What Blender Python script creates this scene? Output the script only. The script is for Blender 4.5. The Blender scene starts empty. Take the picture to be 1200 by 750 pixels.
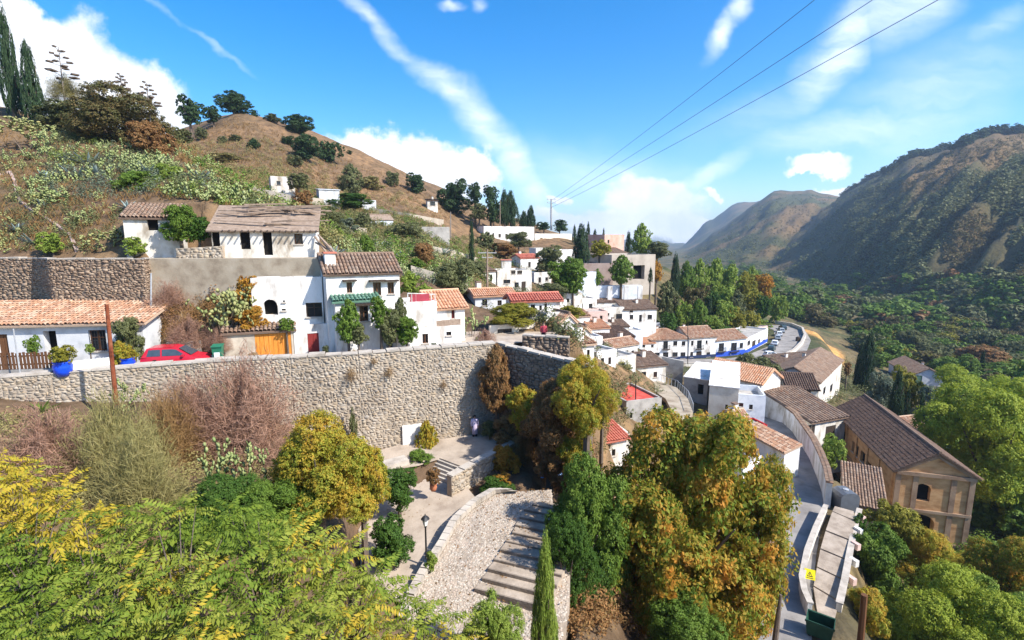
import bpy, math, random
import numpy as np
from math import radians as R, sin, cos, pi, hypot, atan2
from mathutils import Vector
S = bpy.context.scene
C = S.collection
# ------------------------------------------------------------------ camera
PITCH = R(9.0)
cam = bpy.data.cameras.new('camera'); camo = bpy.data.objects.new('camera', cam); C.objects.link(camo)
cam.lens = 18; cam.sensor_width = 36; cam.clip_start = 0.1; cam.clip_end = 40000
camo.rotation_euler = (R(90) - PITCH, 0, 0)
S.camera = camo
def ray(px, py):
    cx = (px - 600) / 600; cy = (375 - py) / 600
    return Vector((cx, cos(PITCH) + cy * sin(PITCH), -sin(PITCH) + cy * cos(PITCH)))
def W(px, py, Y=None, z=None):
    d = ray(px, py)
    return d * (Y / d.y) if z is None else d * (z / d.z)
# ------------------------------------------------------------------ light
SUN_EL = R(44); SUN_BACK = R(28)
sdir = Vector((cos(SUN_EL) * cos(SUN_BACK), -cos(SUN_EL) * sin(SUN_BACK), sin(SUN_EL)))
sl = bpy.data.lights.new('sun', 'SUN'); sl.energy = 5.0; sl.angle = R(0.53); sl.color = (1.0, 0.945, 0.86)
so = bpy.data.objects.new('sun', sl); C.objects.link(so); so.rotation_euler = sdir.to_track_quat('Z', 'Y').to_euler()
S.view_settings.view_transform = 'Standard'; S.view_settings.look = 'None'
S.view_settings.exposure = 0.72; S.view_settings.gamma = 1.0
S.cycles.use_denoising = True
S.cycles.max_bounces = 6; S.cycles.diffuse_bounces = 3; S.cycles.transmission_bounces = 4; S.cycles.transparent_max_bounces = 4; S.cycles.volume_bounces = 0
# ------------------------------------------------------------------ world
wd = bpy.data.worlds.new('World'); S.world = wd; wd.use_nodes = True
nt = wd.node_tree; nt.nodes.clear()
def wn(t, **k):
    n = nt.nodes.new(t)
    for a, b in k.items(): setattr(n, a, b)
    return n
def wl(a, b): nt.links.new(a, b)
def wmath(op, a, b=None, clamp=False):
    n = wn('ShaderNodeMath', operation=op, use_clamp=clamp)
    for i, v in enumerate((a, b)):
        if v is None: continue
        if isinstance(v, (int, float)): n.inputs[i].default_value = v
        else: wl(v, n.inputs[i])
    return n.outputs[0]
sky = wn('ShaderNodeTexSky', sky_type='NISHITA', sun_disc=False)
sky.sun_elevation = SUN_EL; sky.sun_rotation = atan2(sdir.x, sdir.y)
sky.altitude = 700; sky.air_density = 1.0; sky.dust_density = 1.8; sky.ozone_density = 3.0
hs = wn('ShaderNodeHueSaturation'); hs.inputs['Saturation'].default_value = 1.45; hs.inputs['Value'].default_value = 1.3
wl(sky.outputs[0], hs.inputs['Color'])
tc = wn('ShaderNodeTexCoord'); sx = wn('ShaderNodeSeparateXYZ'); wl(tc.outputs['Generated'], sx.inputs[0])
yy = wmath('MAXIMUM', sx.outputs[1], 0.03)
uv = wn('ShaderNodeCombineXYZ'); wl(wmath('DIVIDE', sx.outputs[0], yy), uv.inputs[0]); wl(wmath('DIVIDE', sx.outputs[2], yy), uv.inputs[1])
def wnoise(scale, detail, rough=.55, vec=None):
    n = wn('ShaderNodeTexNoise'); n.inputs['Scale'].default_value = scale; n.inputs['Detail'].default_value = detail; n.inputs['Roughness'].default_value = rough
    wl(vec if vec is not None else uv.outputs[0], n.inputs['Vector']); return n
def warp(src, amt):
    a = wn('ShaderNodeVectorMath', operation='SUBTRACT'); wl(src, a.inputs[0]); a.inputs[1].default_value = (.5, .5, .5)
    b = wn('ShaderNodeVectorMath', operation='MULTIPLY'); wl(a.outputs[0], b.inputs[0]); b.inputs[1].default_value = (amt, amt, 0)
    c = wn('ShaderNodeVectorMath', operation='ADD'); wl(uv.outputs[0], c.inputs[0]); wl(b.outputs[0], c.inputs[1])
    return c.outputs[0]
n1 = wnoise(6, 7, .6)
uvc = warp(n1.outputs['Color'], .16)
n2 = wnoise(3.5, 5, .6)
uvs = warp(n2.outputs['Color'], .13)
def ell(px, py, ra, rb, ang, vec, soft, op):
    d = ray(px, py); u0, v0 = d.x / d.y, d.z / d.y
    def off(dx, dy):
        e = ray(px + dx, py + dy); return e.x / e.y - u0, e.z / e.y - v0
    a = R(ang); ax = off(ra * cos(a), ra * sin(a)); bx = off(rb * sin(a), -rb * cos(a))
    m = wn('ShaderNodeMapping', vector_type='TEXTURE'); wl(vec, m.inputs[0])
    m.inputs['Location'].default_value = (u0, v0, 0); m.inputs['Rotation'].default_value = (0, 0, atan2(ax[1], ax[0]))
    m.inputs['Scale'].default_value = (hypot(*ax), hypot(*bx), 1)
    l = wn('ShaderNodeVectorMath', operation='LENGTH'); wl(m.outputs[0], l.inputs[0])
    r = wn('ShaderNodeMapRange', interpolation_type='SMOOTHSTEP'); wl(l.outputs['Value'], r.inputs['Value'])
    r.inputs['From Min'].default_value = 1.0 + soft * .3; r.inputs['From Max'].default_value = 1.0 - soft; r.inputs['To Max'].default_value = op
    return r.outputs['Result']
cum = [(75, 75, 110, 75, 18), (150, 112, 105, 58, 28), (30, 130, 150, 80, 10), (205, 150, 55, 30, 35), (20, 20, 70, 40, 10),
       (435, 178, 62, 28, 8), (490, 192, 70, 34, 5), (535, 205, 58, 30, 10), (560, 200, 34, 22, 10), (470, 225, 130, 30, 12),
       (760, 238, 80, 34, 3), (715, 256, 66, 26, -6), (800, 262, 50, 22, 4), (650, 226, 17, 9, 0), (655, 255, 60, 14, 5), (830, 222, 18, 8, 5), (770, 275, 120, 22, 0),
       (965, 195, 50, 14, 0), (985, 219, 34, 8, 0), (948, 203, 30, 8, 0),
       (-160, 90, 150, 60, 0), (-40, 190, 160, 50, 0), (1420, 130, 130, 30, 0)]
cir = [(425, 25, 62, 13, 38, .6), (470, 65, 55, 12, 36, .55), (520, 105, 62, 17, 36, .75), (565, 145, 58, 25, 44, .85), (600, 185, 52, 26, 60, .9), (622, 222, 34, 18, 70, .8),
       (840, 45, 14, 44, 28, .8), (862, 10, 14, 30, 35, .75), (990, 55, 110, 34, -48, .85), (1060, 5, 80, 50, -40, .7), (985, 150, 130, 30, -12, .5), (1090, 120, 160, 70, -20, .35), (825, 205, 70, 12, -22, .55),
       (528, 8, 18, 8, 0, .7), (561, 3, 10, 10, 0, .6), (260, 62, 48, 4, 33, .3), (190, 15, 40, 5, 40, .22), (1165, 35, 60, 22, -30, .3), (905, 130, 120, 30, -20, .22), (700, 205, 160, 40, 8, .35), (1010, 245, 90, 30, 0, .25)]
def acc(items):
    o = items[0]
    for i in items[1:]: o = wmath('MAXIMUM', o, i)
    return o
dc = acc([ell(a, b, c, d, e, uvc, .8, 1.0) for a, b, c, d, e in cum])
n3 = wnoise(11, 8, .62)
edge = wmath('ADD', dc, wmath('MULTIPLY', wmath('SUBTRACT', n3.outputs['Fac'], .5), 1.1))
mc = wn('ShaderNodeMapRange', interpolation_type='SMOOTHSTEP'); wl(edge, mc.inputs['Value']); mc.inputs['From Min'].default_value = .22; mc.inputs['From Max'].default_value = .78
dz = wn('ShaderNodeMapRange'); wl(dc, dz.inputs['Value']); dz.inputs['From Max'].default_value = .12
mcum = wmath('MULTIPLY', mc.outputs[0], dz.outputs[0], clamp=True)
ds = acc([ell(a, b, c, d, e, uvs, .95, f) for a, b, c, d, e, f in cir])
st = wn('ShaderNodeMapping'); wl(uvs, st.inputs[0]); st.inputs['Rotation'].default_value = (0, 0, R(40)); st.inputs['Scale'].default_value = (2.5, 12, 1)
n4 = wnoise(2.2, 7, .6, st.outputs[0])
mr = wn('ShaderNodeMapRange'); wl(n4.outputs['Fac'], mr.inputs['Value']); mr.inputs['From Min'].default_value = .28; mr.inputs['From Max'].default_value = .62
mcir = wmath('MULTIPLY', ds, wmath('ADD', wmath('MULTIPLY', mr.outputs[0], .65), .35), clamp=True)
ramp = wn('ShaderNodeMapRange'); wl(wnoise(7, 6, .6).outputs['Fac'], ramp.inputs['Value']); ramp.inputs['From Min'].default_value = .35; ramp.inputs['From Max'].default_value = .6
ccol = wn('ShaderNodeMix', data_type='RGBA'); wl(ramp.outputs[0], ccol.inputs[0]); ccol.inputs[6].default_value = (5.2, 5.7, 6.5, 1); ccol.inputs[7].default_value = (7.6, 7.6, 7.7, 1)
front = wn('ShaderNodeMapRange'); wl(sx.outputs[1], front.inputs['Value']); front.inputs['From Min'].default_value = .04; front.inputs['From Max'].default_value = .2
m1 = wn('ShaderNodeMix', data_type='RGBA'); wl(wmath('MULTIPLY', mcir, front.outputs[0]), m1.inputs[0]); wl(hs.outputs[0], m1.inputs[6]); m1.inputs[7].default_value = (7.0, 7.4, 7.7, 1)
m2 = wn('ShaderNodeMix', data_type='RGBA'); wl(wmath('MULTIPLY', mcum, front.outputs[0]), m2.inputs[0]); wl(m1.outputs[2], m2.inputs[6]); wl(ccol.outputs[2], m2.inputs[7])
bg = wn('ShaderNodeBackground'); bg.inputs[1].default_value = 0.125; wl(m2.outputs[2], bg.inputs[0])
wo = wn('ShaderNodeOutputWorld'); wl(bg.outputs[0], wo.inputs[0])
# ------------------------------------------------------------------ mesh helpers
def tag(o, label=None, cat=None, group=None, kind=None):
    if label: o['label'] = label
    if cat: o['category'] = cat
    if group: o['group'] = group
    if kind: o['kind'] = kind
    return o
def link(name, me, parent=None):
    o = bpy.data.objects.new(name, me); C.objects.link(o)
    if parent is not None: o.parent = parent
    return o
def empty(name, loc, label=None, cat=None, group=None, rz=0, sc=None):
    o = bpy.data.objects.new(name, None); C.objects.link(o); o.location = loc; o.rotation_euler = (0, 0, rz); o.empty_display_size = .3
    if sc is not None: o.scale = sc
    return tag(o, label, cat, group)
def npmesh(name, V, F, m=None, smooth=False):
    V = np.asarray(V, np.float32); F = np.asarray(F, np.int32); k = F.shape[1]
    me = bpy.data.meshes.new(name); me.vertices.add(len(V)); me.vertices.foreach_set('co', V.ravel())
    me.loops.add(F.size); me.loops.foreach_set('vertex_index', F.ravel())
    me.polygons.add(len(F)); me.polygons.foreach_set('loop_start', np.arange(0, F.size, k, dtype=np.int32))
    me.polygons.foreach_set('loop_total', np.full(len(F), k, np.int32))
    if smooth: me.polygons.foreach_set('use_smooth', np.ones(len(F), bool))
    me.update(calc_edges=True); me.validate()
    if m: me.materials.append(m)
    return me
def cat(parts):
    Vs, Fs, n = [], [], 0
    for V, F in parts:
        Vs.append(V); Fs.append(np.asarray(F) + n); n += len(V)
    return np.concatenate(Vs), np.concatenate(Fs)
class MB:
    def __init__(s): s.v = []; s.f = []
    def face(s, *p):
        n = len(s.v); s.v += [tuple(q) for q in p]; s.f.append(tuple(range(n, n + len(p))))
    def para(s, o, a, b, c):
        o, a, b, c = map(Vector, (o, a, b, c)); n = len(s.v)
        s.v += [tuple(q) for q in (o, o + a, o + a + b, o + b, o + c, o + a + c, o + a + b + c, o + b + c)]
        fl = [(0, 3, 2, 1), (4, 5, 6, 7), (0, 1, 5, 4), (1, 2, 6, 5), (2, 3, 7, 6), (3, 0, 4, 7)]
        if a.cross(b).dot(c) < 0: fl = [f[::-1] for f in fl]
        s.f += [tuple(i + n for i in f) for f in fl]
    def box(s, c, d, rz=0):
        x = Vector((cos(rz), sin(rz), 0)); y = Vector((-sin(rz), cos(rz), 0)); z = Vector((0, 0, 1)); c = Vector(c)
        s.para(c - x * d[0] / 2 - y * d[1] / 2 - z * d[2] / 2, x * d[0], y * d[1], z * d[2])
    def slab(s, pts, t):
        p = [Vector(q) for q in pts]; nrm = (p[1] - p[0]).cross(p[2] - p[0]).normalized() * t; n = len(s.v); k = len(p)
        s.v += [tuple(q) for q in p] + [tuple(q - nrm) for q in p]
        s.f.append(tuple(range(n, n + k))); s.f.append(tuple(range(n + 2 * k - 1, n + k - 1, -1)))
        for i in range(k):
            j = (i + 1) % k; s.f.append((n + i, n + k + i, n + k + j, n + j))
    def prism(s, poly, z0, z1):
        s.slab([(x, y, z1) for x, y in poly], z1 - z0)
    def tube(s, pts, rad, n=6, cap=True):
        pts = [Vector(p) for p in pts]; b = len(s.v); m = len(pts)
        for i, p in enumerate(pts):
            t = (pts[min(i + 1, m - 1)] - pts[max(i - 1, 0)]).normalized()
            a = t.cross(Vector((0, 0, 1)) if abs(t.z) < .9 else Vector((1, 0, 0))).normalized(); c = t.cross(a)
            r = rad[i] if isinstance(rad, (list, tuple)) else rad
            for k in range(n):
                q = 2 * pi * k / n; s.v.append(tuple(p + a * (r * cos(q)) + c * (r * sin(q))))
        for i in range(m - 1):
            for k in range(n):
                k2 = (k + 1) % n; s.f.append((b + i * n + k, b + i * n + k2, b + (i + 1) * n + k2, b + (i + 1) * n + k))
        if cap:
            s.f.append(tuple(b + k for k in range(n))[::-1]); s.f.append(tuple(b + (m - 1) * n + k for k in range(n)))
    def lathe(s, c, prof, n=14):
        c = Vector(c); b = len(s.v)
        for r, z in prof:
            for k in range(n): s.v.append((c.x + r * cos(2 * pi * k / n), c.y + r * sin(2 * pi * k / n), c.z + z))
        for i in range(len(prof) - 1):
            for k in range(n):
                k2 = (k + 1) % n; s.f.append((b + i * n + k, b + i * n + k2, b + (i + 1) * n + k2, b + (i + 1) * n + k))
        s.f.append(tuple(b + k for k in range(n))[::-1]); s.f.append(tuple(b + (len(prof) - 1) * n + k for k in range(n)))
    def mesh(s, name, m=None, org=(0, 0, 0), smooth=False, bevel=0):
        me = bpy.data.meshes.new(name); ox, oy, oz = org
        me.from_pydata([(x - ox, y - oy, z - oz) for x, y, z in s.v], [], s.f); me.update()
        if m: me.materials.append(m)
        if smooth: me.polygons.foreach_set('use_smooth', np.ones(len(me.polygons), bool))
        return me
    def build(s, name, m, parent=None, org=None, smooth=False):
        if org is None:
            org = (0, 0, 0); q = parent
            if q is not None:
                while q.parent is not None: q = q.parent
                org = q.location
        return link(name, s.mesh(name, m, org, smooth), parent)
# ------------------------------------------------------------------ materials
def mat(name, cols, scale=2., bump=.25, bscale=30., rough=.9, island=0., isl_cols=None, trans=0., spec=.2, metal=0., stretch=None, detail=6, vcol=False, bdist=.05, emit=None):
    m = bpy.data.materials.new(name); m.use_nodes = True; t = m.node_tree; N = t.nodes; L = t.links.new; N.clear()
    out = N.new('ShaderNodeOutputMaterial'); b = N.new('ShaderNodeBsdfPrincipled'); b.inputs['Roughness'].default_value = rough
    b.inputs['Specular IOR Level'].default_value = spec; b.inputs['Metallic'].default_value = metal
    co = N.new('ShaderNodeTexCoord'); vec = co.outputs['Object']
    if stretch:
        mp = N.new('ShaderNodeMapping'); mp.inputs['Scale'].default_value = stretch; L(vec, mp.inputs[0]); vec = mp.outputs[0]
    nz = N.new('ShaderNodeTexNoise'); nz.inputs['Scale'].default_value = scale; nz.inputs['Detail'].default_value = detail; nz.inputs['Roughness'].default_value = .6; L(vec, nz.inputs['Vector'])
    def ramp(cs, lo, hi):
        r = N.new('ShaderNodeValToRGB'); e = r.color_ramp.elements
        while len(e) < len(cs): e.new(.5)
        for i, c in enumerate(cs):
            e[i].position = lo + (hi - lo) * i / max(1, len(cs) - 1); e[i].color = (*c, 1)
        return r
    r = ramp(cols, .32, .68); L(nz.outputs['Fac'], r.inputs[0]); col = r.outputs[0]
    if island > 0:
        g = N.new('ShaderNodeNewGeometry'); r2 = ramp(isl_cols or cols, .0, 1.); L(g.outputs['Random Per Island'], r2.inputs[0])
        mx = N.new('ShaderNodeMix'); mx.data_type = 'RGBA'; mx.inputs[0].default_value = island; L(col, mx.inputs[6]); L(r2.outputs[0], mx.inputs[7]); col = mx.outputs[2]
    if vcol:
        a = N.new('ShaderNodeVertexColor'); a.layer_name = 'ground'
        mx = N.new('ShaderNodeMix'); mx.data_type = 'RGBA'; mx.blend_type = 'MULTIPLY'; mx.inputs[0].default_value = 1; L(col, mx.inputs[6]); L(a.outputs[0], mx.inputs[7]); col = mx.outputs[2]
    L(col, b.inputs['Base Color'])
    if bump > 0:
        nb = N.new('ShaderNodeTexNoise'); nb.inputs['Scale'].default_value = bscale; nb.inputs['Detail'].default_value = 4; L(vec, nb.inputs['Vector'])
        bp = N.new('ShaderNodeBump'); bp.inputs['Strength'].default_value = bump; bp.inputs['Distance'].default_value = bdist; L(nb.outputs['Fac'], bp.inputs['Height']); L(bp.outputs[0], b.inputs['Normal'])
    sh = b.outputs[0]
    if trans > 0:
        tr = N.new('ShaderNodeBsdfTranslucent'); L(col, tr.inputs[0]); ms = N.new('ShaderNodeMixShader'); ms.inputs[0].default_value = trans; L(sh, ms.inputs[1]); L(tr.outputs[0], ms.inputs[2]); sh = ms.outputs[0]
    L(sh, out.inputs[0])
    return m
def flat(name, c, rough=.8, spec=.3, metal=0., bump=.1, var=.15):
    return mat(name, [tuple(x * (1 - var) for x in c), c, tuple(min(1, x * (1 + var)) for x in c)], 3, bump, 40, rough, spec=spec, metal=metal)
MT = {}
MT['white'] = mat('whitewash', [(.40, .36, .31), (.66, .63, .59), (.78, .77, .74), (.82, .81, .79)], .9, .3, 9, .95, stretch=(1, 1, .4), detail=9)
MT['oldwhite'] = mat('stained_whitewash', [(.30, .25, .19), (.56, .52, .45), (.72, .69, .64), (.78, .76, .72)], .9, .35, 7, .95, stretch=(1, 1, .45), detail=9)
MT['greywhite'] = mat('grey_whitewash', [(.42, .43, .44), (.56, .57, .58), (.62, .62, .62)], 1, .2, 9, .95)
MT['cream'] = mat('cream_render', [(.55, .48, .38), (.68, .62, .52), (.74, .69, .60)], .8, .2, 8, .95)
MT['beige'] = mat('beige_render', [(.36, .30, .23), (.50, .43, .34), (.56, .49, .40)], .8, .25, 8, .95)
MT['concrete'] = mat('old_concrete', [(.22, .17, .12), (.36, .30, .22), (.42, .36, .28)], .7, .35, 8, .95)
MT['grey'] = mat('grey_plaster', [(.24, .22, .2), (.36, .34, .31), (.45, .42, .38)], .8, .3, 8, .95)
MT['ochre'] = mat('ochre_brick', [(.34, .17, .075), (.50, .28, .13), (.56, .34, .175)], .7, .25, 12, .9, stretch=(1, 1, 2.5))
MT['brownstone'] = mat('brown_church_front', [(.20, .125, .08), (.29, .19, .125), (.34, .24, .16)], .8, .25, 9, .9)
MT['blue_and_shade'] = mat('blue_and_shaded_whitewash', [(.50, .54, .60), (.64, .68, .74), (.70, .73, .77)], 1, .15, 9, .95)  # blue paint on some walls, painted shade of white on others
MT['blue'] = flat('cobalt_paint', (.03, .09, .50), .6)
MT['pink'] = flat('pale_pink_render', (.62, .44, .38), .9)
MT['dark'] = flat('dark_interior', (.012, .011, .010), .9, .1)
MT['glass'] = flat('window_glass', (.02, .025, .03), .08, .6, bump=0)
MT['carglass'] = flat('car_glass', (.05, .065, .08), .06, .7, bump=0)
MT['brownwood'] = mat('brown_wood', [(.10, .045, .02), (.16, .075, .035)], 4, .2, 20, .7, stretch=(6, 6, .5))
MT['redwood'] = mat('dark_red_wood', [(.16, .02, .02), (.26, .035, .03)], 4, .2, 20, .6, stretch=(6, 6, .5))
MT['orangewood'] = mat('varnished_orange_wood', [(.42, .14, .02), (.60, .23, .035), (.66, .28, .06)], 2, .25, 12, .55, stretch=(9, 9, .6))
MT['greywood'] = mat('weathered_timber', [(.13, .09, .065), (.26, .19, .14), (.38, .30, .235)], 3, .3, 20, .9, island=.5)
MT['darkwood'] = flat('dark_timber', (.05, .035, .025), .8)
MT['iron'] = flat('black_iron', (.02, .02, .022), .5, .4)
MT['rust'] = mat('rusted_steel', [(.10, .025, .012), (.22, .06, .025), (.26, .10, .05)], 3, .3, 25, .75)
MT['steel'] = flat('grey_galvanised', (.35, .36, .37), .5, .4)
MT['redpaint'] = mat('red_tile_paint', [(.42, .05, .035), (.58, .09, .06), (.62, .14, .10)], 1.5, .2, 14, .7)
MT['greenpaint'] = mat('green_sheet_roof', [(.11, .22, .15), (.16, .29, .21)], 1.5, .1, 14, .6)
TC = [(.44, .24, .14), (.34, .18, .11), (.50, .33, .22), (.54, .42, .31), (.26, .14, .09), (.48, .27, .16)]
TO = [(.26, .17, .115), (.20, .13, .09), (.33, .23, .16), (.16, .11, .085), (.36, .28, .21), (.28, .15, .09)]
TD = [(.125, .080, .058), (.10, .066, .05), (.155, .10, .074), (.09, .062, .05), (.18, .125, .095), (.14, .078, .052)]
MT['tile'] = mat('terracotta_tiles', TC[:3], .8, .25, 14, .9, island=.7, isl_cols=TC)
MT['oldtile'] = mat('weathered_tiles', TO[:3], .8, .3, 14, .95, island=.65, isl_cols=TO)
MT['darktile'] = mat('lichen_and_shade_tiles', TD[:3], .6, .3, 14, .95, island=.65, isl_cols=TD)  # dark tiles; the church roof's shade is put into this colour
MT['redtile'] = mat('red_tiles', [(.44, .12, .075), (.52, .18, .12)], .8, .2, 14, .8, island=.5, isl_cols=[(.42, .10, .07), (.54, .21, .15), (.48, .15, .10)])
MT['orangetile'] = mat('orange_tiles', [(.56, .22, .09), (.60, .28, .14)], .8, .2, 14, .85, island=.6, isl_cols=[(.50, .25, .14), (.58, .36, .24), (.56, .40, .28), (.42, .20, .11)])
SC = [(.37, .32, .25), (.30, .26, .21), (.44, .39, .32), (.25, .215, .175), (.40, .31, .205), (.50, .45, .37), (.38, .35, .31), (.46, .34, .21), (.27, .24, .21), (.50, .42, .30)]
MT['stone'] = mat('rubble_stone', [(.17, .135, .10), (.34, .28, .21), (.47, .40, .31)], .4, .4, 12, .95, island=.55, isl_cols=SC, detail=8, stretch=(1, 1, .45))
SD = [(.32, .23, .16), (.22, .155, .11), (.38, .29, .21), (.18, .125, .09), (.30, .20, .13), (.43, .34, .25)]
MT['shadestone'] = mat('shaded_rubble_stone', SD[:4], 2.5, .4, 12, .95, island=.75, isl_cols=SD)  # darker copy of the rubble, shade of the shadowed walls painted in
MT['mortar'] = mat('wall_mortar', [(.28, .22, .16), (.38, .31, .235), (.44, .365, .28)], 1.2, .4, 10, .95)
MT['shademortar'] = mat('shaded_wall_mortar', [(.10, .08, .06), (.18, .14, .11)], 1.2, .4, 10, .95)  # darker mortar copy for the same painted shade
MT['coping'] = mat('coping_stone', [(.32, .28, .23), (.44, .39, .33), (.50, .45, .38)], 1.5, .3, 12, .95)
MT['cobble'] = mat('cobbled_paving', [(.24, .19, .145), (.35, .285, .22), (.43, .355, .28)], 1.1, .5, 7, .95, bdist=.06)
MT['plaza'] = mat('pinkish_paving', [(.30, .24, .185), (.40, .33, .26), (.47, .39, .31)], .8, .35, 6, .95)
MT['asphalt'] = mat('worn_asphalt', [(.17, .155, .14), (.26, .24, .22), (.31, .29, .265)], .45, .2, 12, .9)
MT['ground'] = mat('ground_soil', [(.55, .5, .45), (1, 1, 1), (1.5, 1.4, 1.25)], .55, .7, 1.6, .97, vcol=True, detail=10, bdist=.4)
def leafm(name, cs, trans=.3, scale=5.): return mat(name, cs[:3] if len(cs) < 5 else cs, scale, 0, 1, .65, island=.45, isl_cols=cs, trans=trans, spec=.25)
MT['brownwall'] = mat('brown_render', [(.24, .17, .14), (.33, .25, .22), (.38, .29, .25)], .6, .2, 6, .9)
MT['shadestep'] = mat('shaded_step_stone', [(.14, .115, .09), (.21, .17, .135), (.27, .225, .18)], 1.1, .5, 7, .95, bdist=.06)  # darker copy of the cobble colours, shade of the steps painted in
LF = {}
LF['pine'] = leafm('pine_needles', [(.022, .05, .014), (.04, .08, .022), (.06, .095, .03), (.03, .06, .02)], .15)
LF['cypress'] = leafm('cypress_foliage', [(.016, .040, .014), (.028, .060, .02), (.045, .075, .025)], .12)
LF['green'] = leafm('green_leaves', [(.07, .14, .015), (.12, .20, .025), (.19, .27, .04), (.09, .16, .02)], .3)
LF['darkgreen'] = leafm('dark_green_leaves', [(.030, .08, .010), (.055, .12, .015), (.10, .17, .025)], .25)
LF['light'] = leafm('light_green_leaves', [(.16, .25, .035), (.24, .33, .05), (.34, .38, .08)], .35)
LF['olive'] = leafm('olive_leaves', [(.09, .11, .04), (.14, .155, .055), (.20, .20, .09), (.08, .10, .035)], .25)
LF['grey'] = leafm('grey_green_leaves', [(.12, .15, .09), (.17, .20, .13), (.09, .12, .07)], .25)
LF['yellow'] = leafm('yellow_green_leaves', [(.24, .24, .03), (.32, .28, .035), (.16, .20, .03), (.40, .30, .04)], .35)
LF['gold'] = leafm('golden_leaves', [(.45, .28, .03), (.5, .2, .03), (.3, .26, .04), (.55, .36, .05)], .35)
LF['orange'] = leafm('turning_orange_leaves', [(.66, .27, .04), (.60, .31, .05), (.24, .30, .04), (.12, .20, .02), (.24, .31, .04), (.64, .32, .05), (.70, .36, .06)], .5, 3.6)
LF['turning'] = leafm('turning_yellow_leaves', [(.17, .26, .03), (.28, .34, .045), (.50, .42, .05), (.62, .34, .05), (.18, .25, .035)], .5, 3.6)
LF['russet'] = leafm('russet_leaves', [(.22, .10, .04), (.33, .17, .06), (.15, .10, .04), (.14, .13, .045)], .25)
LF['dry'] = leafm('dry_twigs', [(.30, .165, .11), (.40, .235, .16), (.20, .11, .075), (.46, .30, .20)], .2)
LF['drygreen'] = leafm('dry_greenish_twigs', [(.24, .21, .08), (.31, .27, .10), (.18, .18, .055), (.37, .28, .13)], .2)
LF['straw'] = leafm('orange_straw', [(.30, .17, .06), (.24, .14, .05), (.38, .24, .10), (.18, .11, .05)], .2)
LF['agave'] = leafm('blue_agave', [(.20, .27, .25), (.27, .34, .32), (.15, .21, .19), (.33, .38, .33)], 0)
LF['pear'] = leafm('prickly_pear', [(.20, .26, .08), (.30, .34, .13), (.13, .19, .055), (.38, .38, .18), (.26, .30, .12)], 0)
LF['pearold'] = leafm('yellowish_prickly_pear', [(.26, .28, .10), (.17, .21, .065), (.36, .34, .15), (.12, .16, .05), (.36, .28, .10)], 0)  # yellower, browner pad mix than the plain pear
LF['lime'] = leafm('lime_yellow_leaves', [(.26, .33, .03), (.34, .39, .04), (.19, .28, .03), (.44, .42, .05)], .4)
LF['bronze'] = leafm('bronze_green_leaves', [(.07, .085, .03), (.12, .12, .04), (.19, .12, .045), (.09, .10, .03), (.15, .15, .05)], .25)
LF['frond'] = leafm('sumac_frond_green', [(.12, .185, .018), (.17, .24, .022), (.08, .135, .015), (.24, .28, .03)], .35)
LF['frondy'] = leafm('sumac_frond_yellow', [(.40, .34, .025), (.50, .36, .03), (.28, .29, .03), (.56, .32, .035)], .35)
LF['frondl'] = leafm('sumac_frond_lime', [(.21, .27, .03), (.28, .31, .04), (.16, .22, .025), (.36, .34, .05)], .35)
MT['bark'] = mat('bark', [(.10, .075, .055), (.18, .14, .11)], 3, .5, 15, .95, stretch=(3, 3, .6))
MT['palebark'] = mat('pale_bark', [(.22, .18, .15), (.34, .29, .25)], 3, .5, 15, .95, stretch=(3, 3, .6))
# ------------------------------------------------------------------ terrain
def vnoise(x, y, seed=0):
    xi = np.floor(x).astype(np.int64); yi = np.floor(y).astype(np.int64); fx = x - xi; fy = y - yi
    fx = fx * fx * (3 - 2 * fx); fy = fy * fy * (3 - 2 * fy)
    def h(a, b):
        n = (a * 374761393 + b * 668265263 + seed * 974711) & 0x7fffffff
        n = ((n ^ (n >> 13)) * 1274126177) & 0x7fffffff
        return ((n ^ (n >> 16)) & 0xffff) / 65535.0
    a = h(xi, yi) * (1 - fx) + h(xi + 1, yi) * fx; b = h(xi, yi + 1) * (1 - fx) + h(xi + 1, yi + 1) * fx
    return a * (1 - fy) + b * fy
def fbm(x, y, o=5, seed=0, ridge=False):
    s = 0; a = .5; t = 0
    for i in range(o):
        n = vnoise(x, y, seed + i * 17)
        if ridge: n = 1 - np.abs(2 * n - 1)
        s = s + a * n; t += a; a *= .5; x = x * 2.03 + 3.1; y = y * 2.03 + 1.7
    return s / t
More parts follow.
